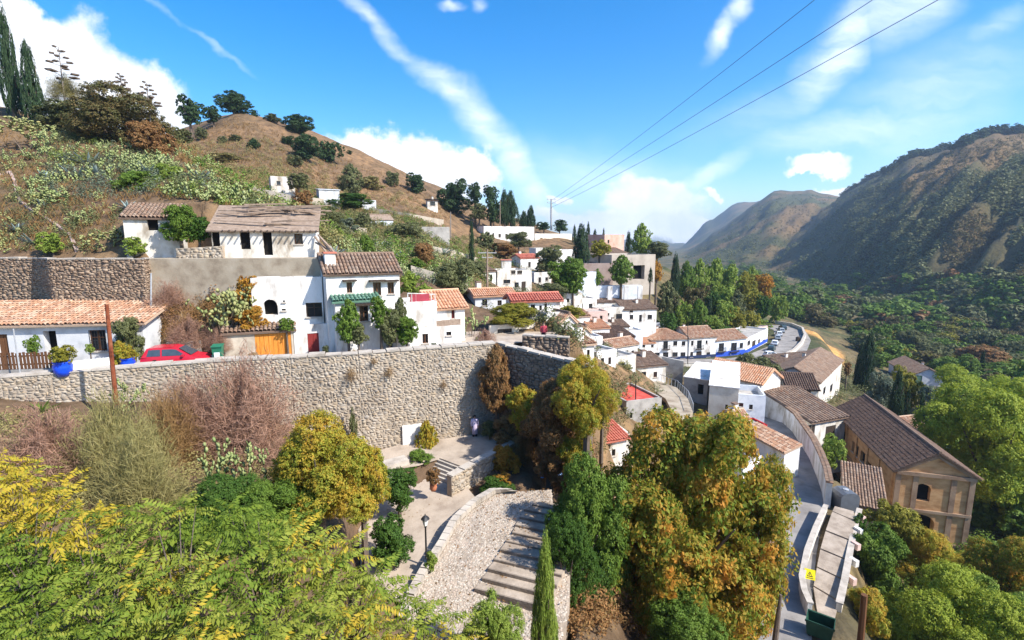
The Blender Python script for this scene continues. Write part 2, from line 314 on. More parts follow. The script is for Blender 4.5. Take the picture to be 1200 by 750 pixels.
CP = [(0,750,12.5),(150,750,13),(300,750,14),(420,750,16),(520,740,19),(0,640,17),(150,640,17.5),(300,640,19.5),(420,640,22),
      (0,540,21.5),(120,540,22),(220,540,23.5),(330,545,25.5),(420,560,27),(0,490,25.5),(130,495,27.5),(250,508,29),(350,528,30.5),(440,532,33),
      (700,640,26),(690,710,22),(750,740,24.5),(850,740,26.5),(620,560,31),(655,556,34),(700,575,38),(730,552,45),
      (640,490,36),(620,505,36),(680,450,38),(700,480,42),(722,520,47),(740,440,64),(800,432,95),(700,428,58),(690,412,62),(760,416,100),
      (850,480,68),(800,500,60),(780,560,46),(840,600,40),(860,660,33),
      (1000,720,36),(1100,745,40),(1195,745,39),(1150,650,54),(1150,600,66),(1000,560,58),(1100,480,100),(1050,460,130),(950,450,105),(960,402,175),(1010,420,190),
      (1300,700,42),(1300,450,120),(1400,560,60),
      (950,350,400),(1150,370,330),(900,335,480),(1050,380,280),(1250,380,300),(830,385,155),(760,386,125),(700,384,98),(800,335,185),(740,333,150),(790,350,165),(860,360,220),
      (640,345,100),(600,305,130),(560,390,50),(525,345,58),(500,295,78),(600,372,75),(570,330,90),(650,300,150),
      (172,302,41),(300,302,43),(360,300,44),(420,296,62),(0,298,41),(80,298,42),
      (250,236,48),(50,250,47),(100,195,58),(200,200,60),(300,236,54),(330,246,60),(60,145,75),(130,155,76),(15,130,76),(190,158,80),(-60,130,76),
      (-120,460,25),(-120,300,41),(-150,200,56),(-150,750,12.5),(-160,130,80),
      (120,180,170),(0,180,170),(-120,170,170),
      (205,168,150),(240,148,165),(275,136,172),(320,144,175),(372,168,178),(425,190,180),(480,214,184),(540,243,188),(600,262,192),(660,276,200),(720,296,215),(775,312,260),
      (200,180,360),(275,190,360),(400,230,360),(540,285,380),(660,312,400),(760,318,450),
      (230,200,112),(300,196,125),(360,222,125),(420,236,140),(480,256,120),(400,276,80),(440,262,105),(540,268,160),(600,286,165),(340,256,75),(460,280,88)]
XY = []; TT = []
for px, py, Y in CP:
    p = W(px, py, Y); r = hypot(p.x, p.y); XY.append((atan2(p.x, p.y), math.log(r))); TT.append(p.z / r)
for a in range(-80, 81, 20):
    for r in (1400., 5600.):
        XY.append((R(a), math.log(r))); TT.append(-46 / r)
    XY.append((R(a), math.log(3.0))); TT.append(-.85 if a < 20 else -1.1)
XY = np.array(XY); TT = np.array(TT); RS = np.array([2.2, 1.0]); PX = XY * RS
def tps(A, B):
    d2 = ((A[:, None, :] - B[None, :, :]) ** 2).sum(-1); return .5 * d2 * np.log(d2 + 1e-12)
n = len(PX); K = tps(PX, PX) + np.eye(n) * 2e-4; Pm = np.c_[np.ones(n), PX]
sol = np.linalg.solve(np.block([[K, Pm], [Pm.T, np.zeros((3, 3))]]), np.r_[TT, 0, 0, 0])
NA, NR = 430, 500
AZ = np.linspace(R(-68), R(68), NA); LR = np.linspace(math.log(4), math.log(5600), NR)
ga, gl = np.meshgrid(AZ, LR)           # rows: r, cols: az
q = np.c_[ga.ravel(), gl.ravel()] * RS
T = np.concatenate([tps(q[i:i + 20000], PX) @ sol[:n] + sol[n] + q[i:i + 20000] @ sol[n + 1:] for i in range(0, len(q), 20000)]).reshape(NR, NA)
gr = np.exp(gl); gx = gr * np.sin(ga); gy = gr * np.cos(ga); gz = T * gr
gz = np.where(gr > 600, np.minimum(gz, -40), gz)
# hills: unevenness that grows with distance
gz = gz + (fbm(gx / 7, gy / 7, 4, 3) - .5) * np.clip(gr / 60, .3, 1.6) * 1.1 + (fbm(gx / 28, gy / 28, 3, 8) - .5) * np.clip((gr - 60) / 60, 0, 3) * 1.6
# mountains across the valley
def mountain(crest, rc, rb, seed, amp, shift):
    pts = [W(px, py, 1.0) for px, py in crest]
    ca = np.array([atan2(p.x, p.y) for p in pts]); ct = np.array([p.z / hypot(p.x, p.y) for p in pts])
    rca = np.interp(ga, ca, rc); rba = np.interp(ga, ca, rb); tc_ = np.interp(ga, ca, ct, left=-.05)
    t = (gl - np.log(rba)) / (np.log(rca) - np.log(rba)); tt = np.clip(t, 0, 1)
    crn = (fbm(ga * 60, ga * 0 + 3, 4, seed) - .5) * .010
    zc = (tc_ + crn) * rca
    z = -50 + (zc + 50) * tt ** 1.12
    sp = fbm(ga * 13 + tt * shift, tt * .8 + 5, 6, seed + 5, True) - .62
    sp2 = fbm(ga * 44 + tt * shift * 3, tt * 3, 5, seed + 9, True) - .6
    z = z + (zc + 50) * amp * (sp + .45 * sp2) * np.clip(4.5 * tt * (1 - tt), 0, 1)
    z = z + (fbm(gx / 75, gy / 75, 5, seed + 3, True) - .6) * np.clip(gr / 40, 0, 24) * np.clip(5 * tt * (1 - tt), 0, 1)
    z = np.where(t > 1, zc - (gr - rca) * .55, z)
    return np.where(t < 0, -1e4, z)
M1 = mountain([(840,345),(880,316),(930,270),(985,229),(1010,214),(1045,200),(1062,189),(1095,180),(1130,169),(1165,158),(1200,155),(1300,135),(1450,120)],
              [1300,1350,1420,1450,1380,1300,1250,1180,1120,1060,1020,950,900], [900,850,760,640,560,500,470,440,410,390,370,340,320], 21, .34, -2.8)
M2 = mountain([(760,320),(800,297),(830,278),(868,250),(905,224),(932,221),(960,226),(1000,232),(1100,240)], [2300]*3+[2200]*6, [900]*9, 41, .2, -2.2)
M3 = mountain([(770,310),(800,288),(830,258),(865,236),(893,233),(920,238),(960,240),(1100,260)], [3500]*8, [2400]*8, 61, .12, 1.5)
M4 = mountain([(560,300),(640,292),(700,284),(750,280),(790,284),(850,290),(1000,292)], [5000]*7, [3700]*7, 81, .1, 1)
far = np.maximum(np.maximum(M1, M2), np.maximum(M3, M4)); mnt = far > gz
gz = np.maximum(gz, far)
def pip(poly, X, Y):
    ins = np.zeros(X.shape, bool); d = np.full(X.shape, 1e9); m = len(poly)
    for i in range(m):
        x1, y1 = poly[i]; x2, y2 = poly[(i + 1) % m]
        c = ((y1 > Y) != (y2 > Y)) & (X < (x2 - x1) * (Y - y1) / (y2 - y1 + 1e-12) + x1); ins ^= c
        ex, ey = x2 - x1, y2 - y1; t = np.clip(((X - x1) * ex + (Y - y1) * ey) / (ex * ex + ey * ey + 1e-12), 0, 1)
        d = np.minimum(d, np.hypot(X - x1 - t * ex, Y - y1 - t * ey))
    return np.where(ins, -d, d)
def flatten(poly, z, fall):
    global gz
    x0, y0 = np.min(poly, 0) - fall; x1, y1 = np.max(poly, 0) + fall
    k = (gx > x0) & (gx < x1) & (gy > y0) & (gy < y1)
    sd = pip(poly, gx[k], gy[k]); w = 1 - np.clip(sd / fall, 0, 1); w = w * w * (3 - 2 * w)
    zz = z(gx[k], gy[k]) if callable(z) else z
    gz[k] = gz[k] * (1 - w) + zz * w
def corridor(pts, half, fall, dz=-.06):
    global gz
    P = np.array([(p.x, p.y, p.z) for p in pts])
    k = (gx > P[:, 0].min() - 12) & (gx < P[:, 0].max() + 12) & (gy > P[:, 1].min() - 12) & (gy < P[:, 1].max() + 12)
    X, Y = gx[k], gy[k]; bd = np.full(X.shape, 1e9); bz = np.zeros(X.shape)
    for a, b in zip(P[:-1], P[1:]):
        e = b - a; t = np.clip(((X - a[0]) * e[0] + (Y - a[1]) * e[1]) / (e[0] ** 2 + e[1] ** 2), 0, 1)
        d = np.hypot(X - a[0] - t * e[0], Y - a[1] - t * e[1]); c = d < bd; bd = np.where(c, d, bd); bz = np.where(c, a[2] + t * e[2], bz)
    w = 1 - np.clip((bd - half) / fall, 0, 1); w = w * w * (3 - 2 * w)
    gz[k] = gz[k] * (1 - w) + (bz + dz) * w
WTOP = -7.6; STREET = -8.45
WL = [W(px, py, z=WTOP) for px, py in [(-140,453),(0,443),(60,438.5),(130,433),(200,427.5),(250,424),(340,419.5),(420,415),(500,409),(581,403)]]
def offs(pts, d):
    o = []
    for i, p in enumerate(pts):
        t = (pts[min(i + 1, len(pts) - 1)] - pts[max(i - 1, 0)]); t.z = 0; t.normalize(); o.append(p + Vector((-t.y, t.x, 0)) * d)
    return o
back = offs(WL, .75)
street_poly = [(p.x, p.y) for p in back] + [(0.3, 41.6), (4.8, 42.2), (6.5, 46), (-2, 47), (-10, 45), (-13.2, 40), (-16.8, 37.6), (-18, 34.6), (-25.4, 34.4), (-26.2, 36.2), (-48, 36.4)]
terr = [(-27.5, 39.2), (-15.2, 39.2), (-14.2, 46), (-32, 46)]
flatten([(-27.5, 34.8), (-16.5, 34.8), (-13, 36), (-12.5, 38.4), (-23.5, 38.3), (-27.5, 38)], lambda X, Y: -8.4 + np.clip(Y - 34.8, 0, 4) * 1.15, .6)
flatten([(-52, 36.3), (-23.6, 36.3), (-23.6, 38.5), (-52, 38.5)], -5.1, .5)
flatten(terr, -1.55, .4)
flatten([(0.4, 38.2), (4.0, 33.4), (4.9, 34.5), (5.0, 40.3), (1, 41)], -11.2, .8)
flatten(street_poly, STREET - .12, .45)
def wp(pts, z): return [tuple(W(px, py, z=z).xy) for px, py in pts]
up_poly = wp([(440,530),(520,508),(590,497),(604,518),(572,537),(547,550),(515,538),(490,546),(452,552)], -14.4)
lo_poly = wp([(470,560),(498,557),(530,568),(545,574),(560,590),(530,616),(513,645),(492,676),(470,694),(424,684),(420,620),(440,590)], -15.6)
def lo_z(X, Y): return -15.35 - np.clip(30 - Y, 0, 9) * .085
flatten(lo_poly, lambda X, Y: lo_z(X, Y) - .06, .8)
flatten(up_poly, -14.46, .35)
RAMP_L = [W(px, py, z=z) for px, py, z in [(600,577,-14.75),(575,579,-14.85),(553,592,-15.0),(529,614,-15.2),(513,643,-15.45),(492,674,-15.8),(477,702,-16.25),(466,735,-16.9),(460,770,-17.6)]]
RAMP_R = [W(px, py, z=z) for px, py, z in [(646,574,-14.7),(648,590,-14.75),(655,606,-14.9),(664,630,-15.15),(668,660,-15.4),(668,695,-15.85),(664,730,-16.35),(655,765,-17.0),(650,800,-17.7)]]
flatten([(p.x, p.y) for p in RAMP_L] + [(p.x, p.y) for p in RAMP_R[::-1]], lambda X, Y: -15.1 - np.clip(28.5 - Y, 0, 12) * .26 - .5, .5)
ROADC = [W(px, py, z=z) for px, py, z in [(905,800,-23.6),(908,745,-24.0),(914,690,-24.3),(924,640,-24.6),(935,600,-24.9),(941,572,-25.05),(933,540,-25.4),(918,510,-25.8),(903,487,-26.2),(886,470,-26.6),(872,452,-27),(868,440,-27.4)]]
ROADF = [W(px, py, z=z) for px, py, z in [(735,425,-28.3),(800,424.5,-28.4),(860,424,-28.4),(900,419,-28.5),(922,409,-28.6),(929,397,-28.8),(925,387,-29.0),(905,381,-29.2)]]
corridor(ROADC, 3.4, 4); corridor(ROADF, 6.5, 8)
church_poly = [(38, 52), (50, 48), (56, 74), (44, 78), (36, 70)]
flatten(church_poly, -33.6, 4)
def colat(az):
    f = np.clip((az - AZ[0]) / (AZ[1] - AZ[0]), 0, NA - 1.001); i = int(f); f -= i
    return gz[:, i] * (1 - f) + gz[:, i + 1] * f
RR = np.exp(LR)
def height(x, y):
    z = colat(atan2(x, y)); return float(np.interp(math.log(hypot(x, y)), LR, z))
def hit(px, py, rmin=6.):
    d = ray(px, py); h = hypot(d.x, d.y); t = d.z / h; z = colat(atan2(d.x, d.y)); s = z - t * RR
    k = np.nonzero((s > 0) & (RR > rmin))[0]
    if len(k) == 0 or RR[k[0]] > 5400: return None
    k = k[0]; r = RR[k]
    if k > 0 and s[k - 1] < 0:
        r = RR[k - 1] + (RR[k] - RR[k - 1]) * (-s[k - 1]) / (s[k] - s[k - 1])
    return d * (r / h)
# ground colours by kind of soil
def gcol():
    c = np.zeros((NR, NA, 3)); n_ = fbm(gx / 14, gy / 14, 5, 30); n2_ = fbm(gx / 4, gy / 4, 4, 33)
    straw = np.array([.20, .125, .066]); soil = np.array([.125, .082, .05]); green = np.array([.060, .068, .028]); mscr = np.array([.14, .095, .045]); mgr = np.array([.055, .060, .024])
    w = np.clip((n_ - .42) * 6, 0, 1)[..., None]
    near = soil * (1 - w) + np.array([.20, .13, .07]) * w
    hill = straw * (1 - w * .5) + soil * w * .5
    k = np.clip((gr - 85) / 30, 0, 1)[..., None]
    w5 = np.clip((fbm(gx / 9, gy / 5, 4, 71) - .45) * 5, 0, 1)[..., None]; c = (near * (1 - k) + hill * k) * (1 - w5 * .38) + np.array([.05, .045, .025]) * w5 * .38
    val = np.clip((gx * .9 - 14) / 14, 0, 1)[..., None] * np.clip((gr - 10) / 20, 0, 1)[..., None]
    gv = green * (1 - w * .55) + np.array([.19, .13, .07]) * w * .55; c = c * (1 - val) + (gv * (.7 + .6 * n2_[..., None])) * val
    nm = fbm((gx + .6 * gy) / 150, (gy - .6 * gx) / 60, 6, 50); w3 = np.clip((nm - .48 - .04 * (gr > 1500)) * 5, 0, 1)[..., None]
    mc_ = mgr * (1 - w3) + mscr * w3
    c = np.where(mnt[..., None], mc_, c)
    fld = wp([(943,392),(962,390),(985,404),(986,416),(966,416),(945,408)], -34)
    sd = pip(fld, gx, gy); w4 = np.clip(1 - sd / 2, 0, 1)[..., None]
    return c * (1 - w4) + np.array([.50, .27, .09]) * w4
V = np.stack([gx, gy, gz], -1).reshape(-1, 3); idx = np.arange(NR * NA).reshape(NR, NA)
F = np.stack([idx[:-1, :-1], idx[:-1, 1:], idx[1:, 1:], idx[1:, :-1]], -1).reshape(-1, 4)
gm = npmesh('hillside_ground', V, F, MT['ground'], True)
ca_ = gm.color_attributes.new('ground', 'FLOAT_COLOR', 'POINT')
col = np.ones((NR * NA, 4), np.float32); col[:, :3] = gcol().reshape(-1, 3); ca_.data.foreach_set('color', col.ravel())
tag(link('hillside_ground', gm), kind='structure')
# ------------------------------------------------------------------ stones, tiles, walls
def stones(A, B, zt, zb, rng, sw=.32, sh=.2, prot=.06, nrm=None, lean=0.):
    """loose frusta laid in uneven courses on the face A-B (A left as seen from outside)"""
    ax, ay = A[0], A[1]; dx, dy = B[0] - ax, B[1] - ay; L = hypot(dx, dy); ux, uy = dx / L, dy / L; nx, ny = uy, -ux
    V = []; z0 = min(zb(0), zb(1)); z1 = max(zt(0), zt(1)); z = z0; j = lambda a: rng.uniform(-a, a)
    def one(s0, s1, c0, c1):
        f = min(max((s0 + s1) / 2 / L, 0), 1)
        if s1 <= s0 + .04 or c0 > zt(f) - .06 or c1 < zb(f): return
        c1 = min(c1, zt(f)); cs, cc = (s0 + s1) / 2, (c0 + c1) / 2; w, h = (s1 - s0) / 2, (c1 - c0) / 2; d = prot * rng.uniform(.45, 1.6); g = rng.uniform(.86, .97); k = rng.uniform(.55, .8)
        pts = [(-1, j(.35)), (-.6 + j(.3), -1 + j(.15)), (.6 + j(.3), -1 + j(.15)), (1, j(.35)), (.6 + j(.3), 1 + j(.15)), (-.6 + j(.3), 1 + j(.15))]
        for a, b in pts: x = min(max(cs + a * w * g, 0), L); V.append((ax + ux * x, ay + uy * x, cc + b * h * g))
        for a, b in pts:
            dd = d * rng.uniform(.6, 1.25); x = min(max(cs + a * w * k, 0), L); V.append((ax + ux * x + nx * dd, ay + uy * x + ny * dd, cc + b * h * k))
    while z < z1:
        h = sh * rng.uniform(.8, 1.3); s = -rng.uniform(0, sw)
        while s < L:
            w = sw * rng.uniform(.4, 2.0); dz = j(.28 * h)
            if rng.random() < .25:
                m_ = rng.uniform(.35, .65); one(max(s, 0), min(s + w, L), z + dz, z + h * m_ + dz); one(max(s, 0), min(s + w * rng.uniform(.7, 1), L), z + h * m_ + dz, z + h + dz)
            elif rng.random() < .22: one(max(s, 0), min(s + w, L), z - h * .35, z + h * 1.3)
            else: one(max(s, 0), min(s + w, L), z + dz + j(.1 * h), z + h + dz + j(.1 * h))
            s += w
        z += h
    n = len(V) // 12; base = (np.arange(n) * 12)[:, None, None]
    pat = np.array([(6, 7, 8, 9), (6, 9, 10, 11)] + [(i, (i + 1) % 6, 6 + (i + 1) % 6, 6 + i) for i in range(6)])
    return np.array(V).reshape(-1, 3), (base + pat[None]).reshape(-1, 4)
def loc(V, org): return np.asarray(V) - np.array(org)
def stonewall(name, label, pts, zt, zb, thick=.6, m='stone', mm='mortar', sw=.32, sh=.2, cap=.12, capm='coping', seed=1, cat_='wall', back=False, prot=.06):
    """pts from left to right as seen from outside; zt/zb lists per point"""
    rng = random.Random(seed); org = Vector((pts[0][0], pts[0][1], zb[0])); root = empty(name, org, label, cat_)
    core = MB(); capb = MB(); st_ = []
    P2 = [Vector((p[0], p[1], 0)) for p in pts]; bk = offs(P2, thick)
    for i in range(len(pts) - 1):
        a, b, a2, b2 = P2[i], P2[i + 1], bk[i], bk[i + 1]
        def v(p, z): return (p.x, p.y, z)
        q = [v(a, zb[i]), v(b, zb[i + 1]), v(b2, zb[i + 1]), v(a2, zb[i]), v(a, zt[i]), v(b, zt[i + 1]), v(b2, zt[i + 1]), v(a2, zt[i])]
        for f in ((0, 1, 5, 4), (2, 3, 7, 6), (4, 5, 6, 7)) + (((3, 0, 4, 7),) if i == 0 else ()) + (((1, 2, 6, 5),) if i == len(pts) - 2 else ()): core.face(*[q[k] for k in f])
        zt_ = lambda f, i=i: zt[i] + (zt[i + 1] - zt[i]) * f; zb_ = lambda f, i=i: zb[i] + (zb[i + 1] - zb[i]) * f
        st_.append(stones(a, b, zt_, zb_, rng, sw, sh, prot))
        if back: st_.append(stones(b2, a2, lambda f, i=i: zt[i + 1] + (zt[i] - zt[i + 1]) * f, lambda f, i=i: zb[i + 1] + (zb[i] - zb[i + 1]) * f, rng, sw, sh, prot))
        if cap:
            d = (b - a).normalized(); nn = Vector((d.y, -d.x, 0)) * .07; L = (b - a).length; k = max(1, int(L / .9))
            for j in range(k):
                f0, f1 = j / k + .006, (j + 1) / k - .006
                e = [a.lerp(b, f0) + nn, a.lerp(b, f1) + nn, a2.lerp(b2, f1) - nn, a2.lerp(b2, f0) - nn]; zz = [zt_(f0), zt_(f1), zt_(f1), zt_(f0)]; dz = cap * rng.uniform(.5, 1.7)
                capb.slab([(e[t].x, e[t].y, zz[t] + dz) for t in range(4)], dz - .003)
    core.build('core', MT[mm], root)
    V_, F_ = cat(st_); tag(link('stones', npmesh('stones', loc(V_, org), F_, MT[m]), root), kind='stuff')
    if cap: tag(capb.build('coping', MT[capm], root), kind='stuff')
    return root
def tiles(E0, E1, R1, R0, cw=.24, course=.42, seed=0):
    """barrel tiles over the quad eave-left, eave-right, ridge-right, ridge-left"""
    rng = np.random.RandomState(seed); E0, E1, R0, R1 = [np.array(p, float) for p in (E0, E1, R0, R1)]
    nu = max(2, int(max(np.linalg.norm(E1 - E0), np.linalg.norm(R1 - R0)) / cw)); nv = max(2, int(max(np.linalg.norm(R0 - E0), np.linalg.norm(R1 - E1)) / course))
    nrm = np.cross(E1 - E0, R0 - E0); nrm /= np.linalg.norm(nrm); nrm = nrm * (1 if nrm[2] > 0 else -1)
    I, J = np.meshgrid(np.arange(nu), np.arange(nv), indexing='ij'); I = I.ravel(); J = J.ravel(); k = len(I)
    if np.linalg.norm(R1 - R0) < .4 * np.linalg.norm(E1 - E0):      # hip end: columns stay parallel, cut at the hip
        pass
    ang = np.linspace(0, pi, 5); V = np.zeros((k, 10, 3)); jit = rng.uniform(-.1, .1, k); lift = rng.uniform(.0, .02, k); dv = rng.uniform(-.08, .08, k)
    wid = np.linalg.norm(E1 - E0) / nu
    for e in range(2):
        v = np.clip((J + e * 1.12 + (dv if e == 0 else 0)) / nv, -.01, 1.0)
        for a in range(5):
            u = (I + .5 + jit * .5 + .44 * cos(ang[a])) / nu
            P = ((1 - u)[:, None] * E0 + u[:, None] * E1) * (1 - v)[:, None] + ((1 - u)[:, None] * R0 + u[:, None] * R1) * v[:, None]
            V[:, e * 5 + a] = P + nrm * ((.03 + .45 * wid * sin(ang[a])) + (lift + .035 if e == 0 else lift * .3))[:, None]
    F = np.array([(a + 1, a, 5 + a, 6 + a) for a in range(4)])
    return V.reshape(-1, 3), (np.arange(k)[:, None, None] * 10 + F[None]).reshape(-1, 4)
def roofpart(root, planes, tm, deckm='darkwood', cw=.24, course=.42, th=.13, seed=0, ridge=True, name='roof', bare=False):
    d = MB()
    for p in planes:
        q = [Vector(a) for a in p]; nn = (q[1] - q[0]).cross(q[2] - q[0])
        d.slab(q if nn.z > 0 else q[::-1], th)
    o = d.build(name, MT[tm], root)
    if bare: return o
    st_ = [tiles(*(p if len(p) == 4 else (p[0], p[1], p[2], p[2])), cw=cw, course=course, seed=seed + i) for i, p in enumerate(planes)]
    V_, F_ = cat(st_); tag(link('roof_tiles', npmesh('roof_tiles', loc(V_, root.location), F_, MT[tm]), o), kind='stuff')
    return o
def facewall(mb, A, B, z0, z1, ops, deep=.16, slope=None):
    """wall face A->B (A left seen from outside) with holes; ops: (u0,v0,u1,v1,...)"""
    A = Vector((A[0], A[1], 0)); B = Vector((B[0], B[1], 0)); d = B - A; L = d.length; d /= L; n = Vector((d.y, -d.x, 0))
    us = sorted({0, L} | {min(max(x, 0), L) for o in ops for x in (o[0], o[2])}); H = z1 - z0
    vs = sorted({0, H} | {min(max(x, 0), H) for o in ops for x in (o[1], o[3])})
    def P(u, v, k=0): q = A + d * u - n * k; return (q.x, q.y, z0 + v)
    for i in range(len(us) - 1):
        for j in range(len(vs) - 1):
            if us[i + 1] - us[i] < 1e-5 or vs[j + 1] - vs[j] < 1e-5: continue
            cu, cv = (us[i] + us[i + 1]) / 2, (vs[j] + vs[j + 1]) / 2
            if any(o[0] < cu < o[2] and o[1] < cv < o[3] for o in ops): continue
            mb.face(P(us[i], vs[j]), P(us[i + 1], vs[j]), P(us[i + 1], vs[j + 1]), P(us[i], vs[j + 1]))
    for o in ops:
        a, b, c, e = max(o[0], 0), max(o[1], 0), min(o[2], L), min(o[3], H); k = o[5] if len(o) > 5 and o[5] else deep
        mb.face(P(a, b), P(a, b, k), P(a, e, k), P(a, e)); mb.face(P(c, b, k), P(c, b), P(c, e), P(c, e, k))
        mb.face(P(a, e), P(a, e, k), P(c, e, k), P(c, e)); mb.face(P(a, b, k), P(a, b), P(c, b), P(c, b, k))
    return P
def fit(root, P, o, fm='brownwood'):
    """the thing in a wall opening: window with frame and pane, door, dark doorway, arch"""
    u0, v0, u1, v1, kind = o[:5]; k = o[5] if len(o) > 5 and o[5] else .16; w, h = u1 - u0, v1 - v0
    def bar(mb, a, b, c, e, k0, k1):
        x0, x1 = Vector(P(a, b, k1)), Vector(P(c, b, k1)); mb.para(x0, x1 - x0, Vector(P(a, b, k0)) - x0, Vector((0, 0, e - b)))
    f = MB(); kind0 = kind.split('_')[0]
    if kind == 'dark' and not (len(o) > 5 and o[5]): kind0 = kind = 'window' if h < 1.7 else 'door'; fm = 'darkwood'
    if kind0 in ('window', 'barred', 'balcony', 'canopy'):
        t = min(.07, w * .12)
        for a, b, c, e in ((u0, v0, u0 + t, v1), (u1 - t, v0, u1, v1), (u0 + t, v0, u1 - t, v0 + t), (u0 + t, v1 - t, u1 - t, v1), (u0 + w / 2 - t / 2, v0 + t, u0 + w / 2 + t / 2, v1 - t)): bar(f, a, b, c, e, k - .07, k + .01)
        if h > 1.0: bar(f, u0 + t, v0 + h * .62, u1 - t, v0 + h * .62 + t * .7, k - .065, k + .005)
        fr = f.build('window', MT[fm], root)
        g = MB(); g.face(P(u0, v0, k), P(u1, v0, k), P(u1, v1, k), P(u0, v1, k)); g.build('pane', MT['glass'], fr)
        if kind0 != 'balcony': g = MB(); bar(g, u0 - .08, v0 - .09, u1 + .08, v0 - .005, -.09, -.002); g.build('sill', MT['coping'], fr)
        if kind0 == 'barred':
            g = MB(); nb = max(3, int(w / .14))
            for i in range(nb + 1): bar(g, u0 + w * i / nb - .012, v0, u0 + w * i / nb + .012, v1, -.03, -.005)
            bar(g, u0, v0 + h * .5, u1, v0 + h * .5 + .03, -.045, -.03); g.build('window_grille', MT['iron'], fr)
        if kind0 == 'canopy':
            g = MB(); bar(g, u0 - .3, v1 + .08, u1 + .3, v1 + .2, -.4, .0); g.build('canopy', MT['darkwood'], fr)
        if kind0 == 'balcony':
            g = MB(); bar(g, u0 - .35, v0 - .12, u1 + .35, v0 - .01, -.6, -.004); b_ = g.build('balcony', MT['darkwood'], fr); r = MB()
            nb = int((w + .6) / .16)
            for i in range(nb + 1):
                x = u0 - .3 + (w + .6) * i / nb; bar(r, x - .012, v0 - .01, x + .012, v0 + .95, -.58, -.555)
            bar(r, u0 - .32, v0 + .95, u1 + .32, v0 + .99, -.59, -.55)
            for x in (u0 - .32, u1 + .30): bar(r, x, v0 + .95, x + .02, v0 + .99, -.55, -.003)
            for x in (u0 - .32, u1 + .30):
                for kk in (.15, .3, .45): bar(r, x, v0 - .01, x + .02, v0 + .95, -kk, -kk + .02)
            r.build('balcony_railing', MT['iron'], root)
    elif kind0 == 'door':
        bar(f, u0, v0, u1, v1, k - .06, k + .01); dr = f.build('door', MT[fm], root)
        g = MB(); n = max(2, int(w / .28))
        for i in range(n): bar(g, u0 + w * i / n + .015, v0 + .04, u0 + w * (i + 1) / n - .015, v1 - .04, k - .085, k - .061)
        g.build('door_planks', MT[fm], dr); dr.children[-1]['kind'] = 'stuff'
    else:
        f.face(P(u0, v0, k), P(u1, v0, k), P(u1, v1, k), P(u0, v1, k)); f.build('doorway' if h > 1.5 else 'window_opening', MT['dark'], root)  # near-black sheet, its colour stands in for the unlit room behind
    if kind.endswith('_arch'):
        g = MB(); r = w / 2; hh = min(r, h * .5)
        for sgn, u in ((1, u0), (-1, u1)):
            pts = [(u, v1)] + [(u0 + r - sgn * r * cos(q), v1 - hh + hh * sin(q)) for q in [i * pi / 12 for i in range(0, 7)]]
            p3 = [Vector(P(a, b, .004)) for a, b in pts]; g.slab(p3 if sgn < 0 else p3[::-1], -.12 if False else .1)
        return g
    return None
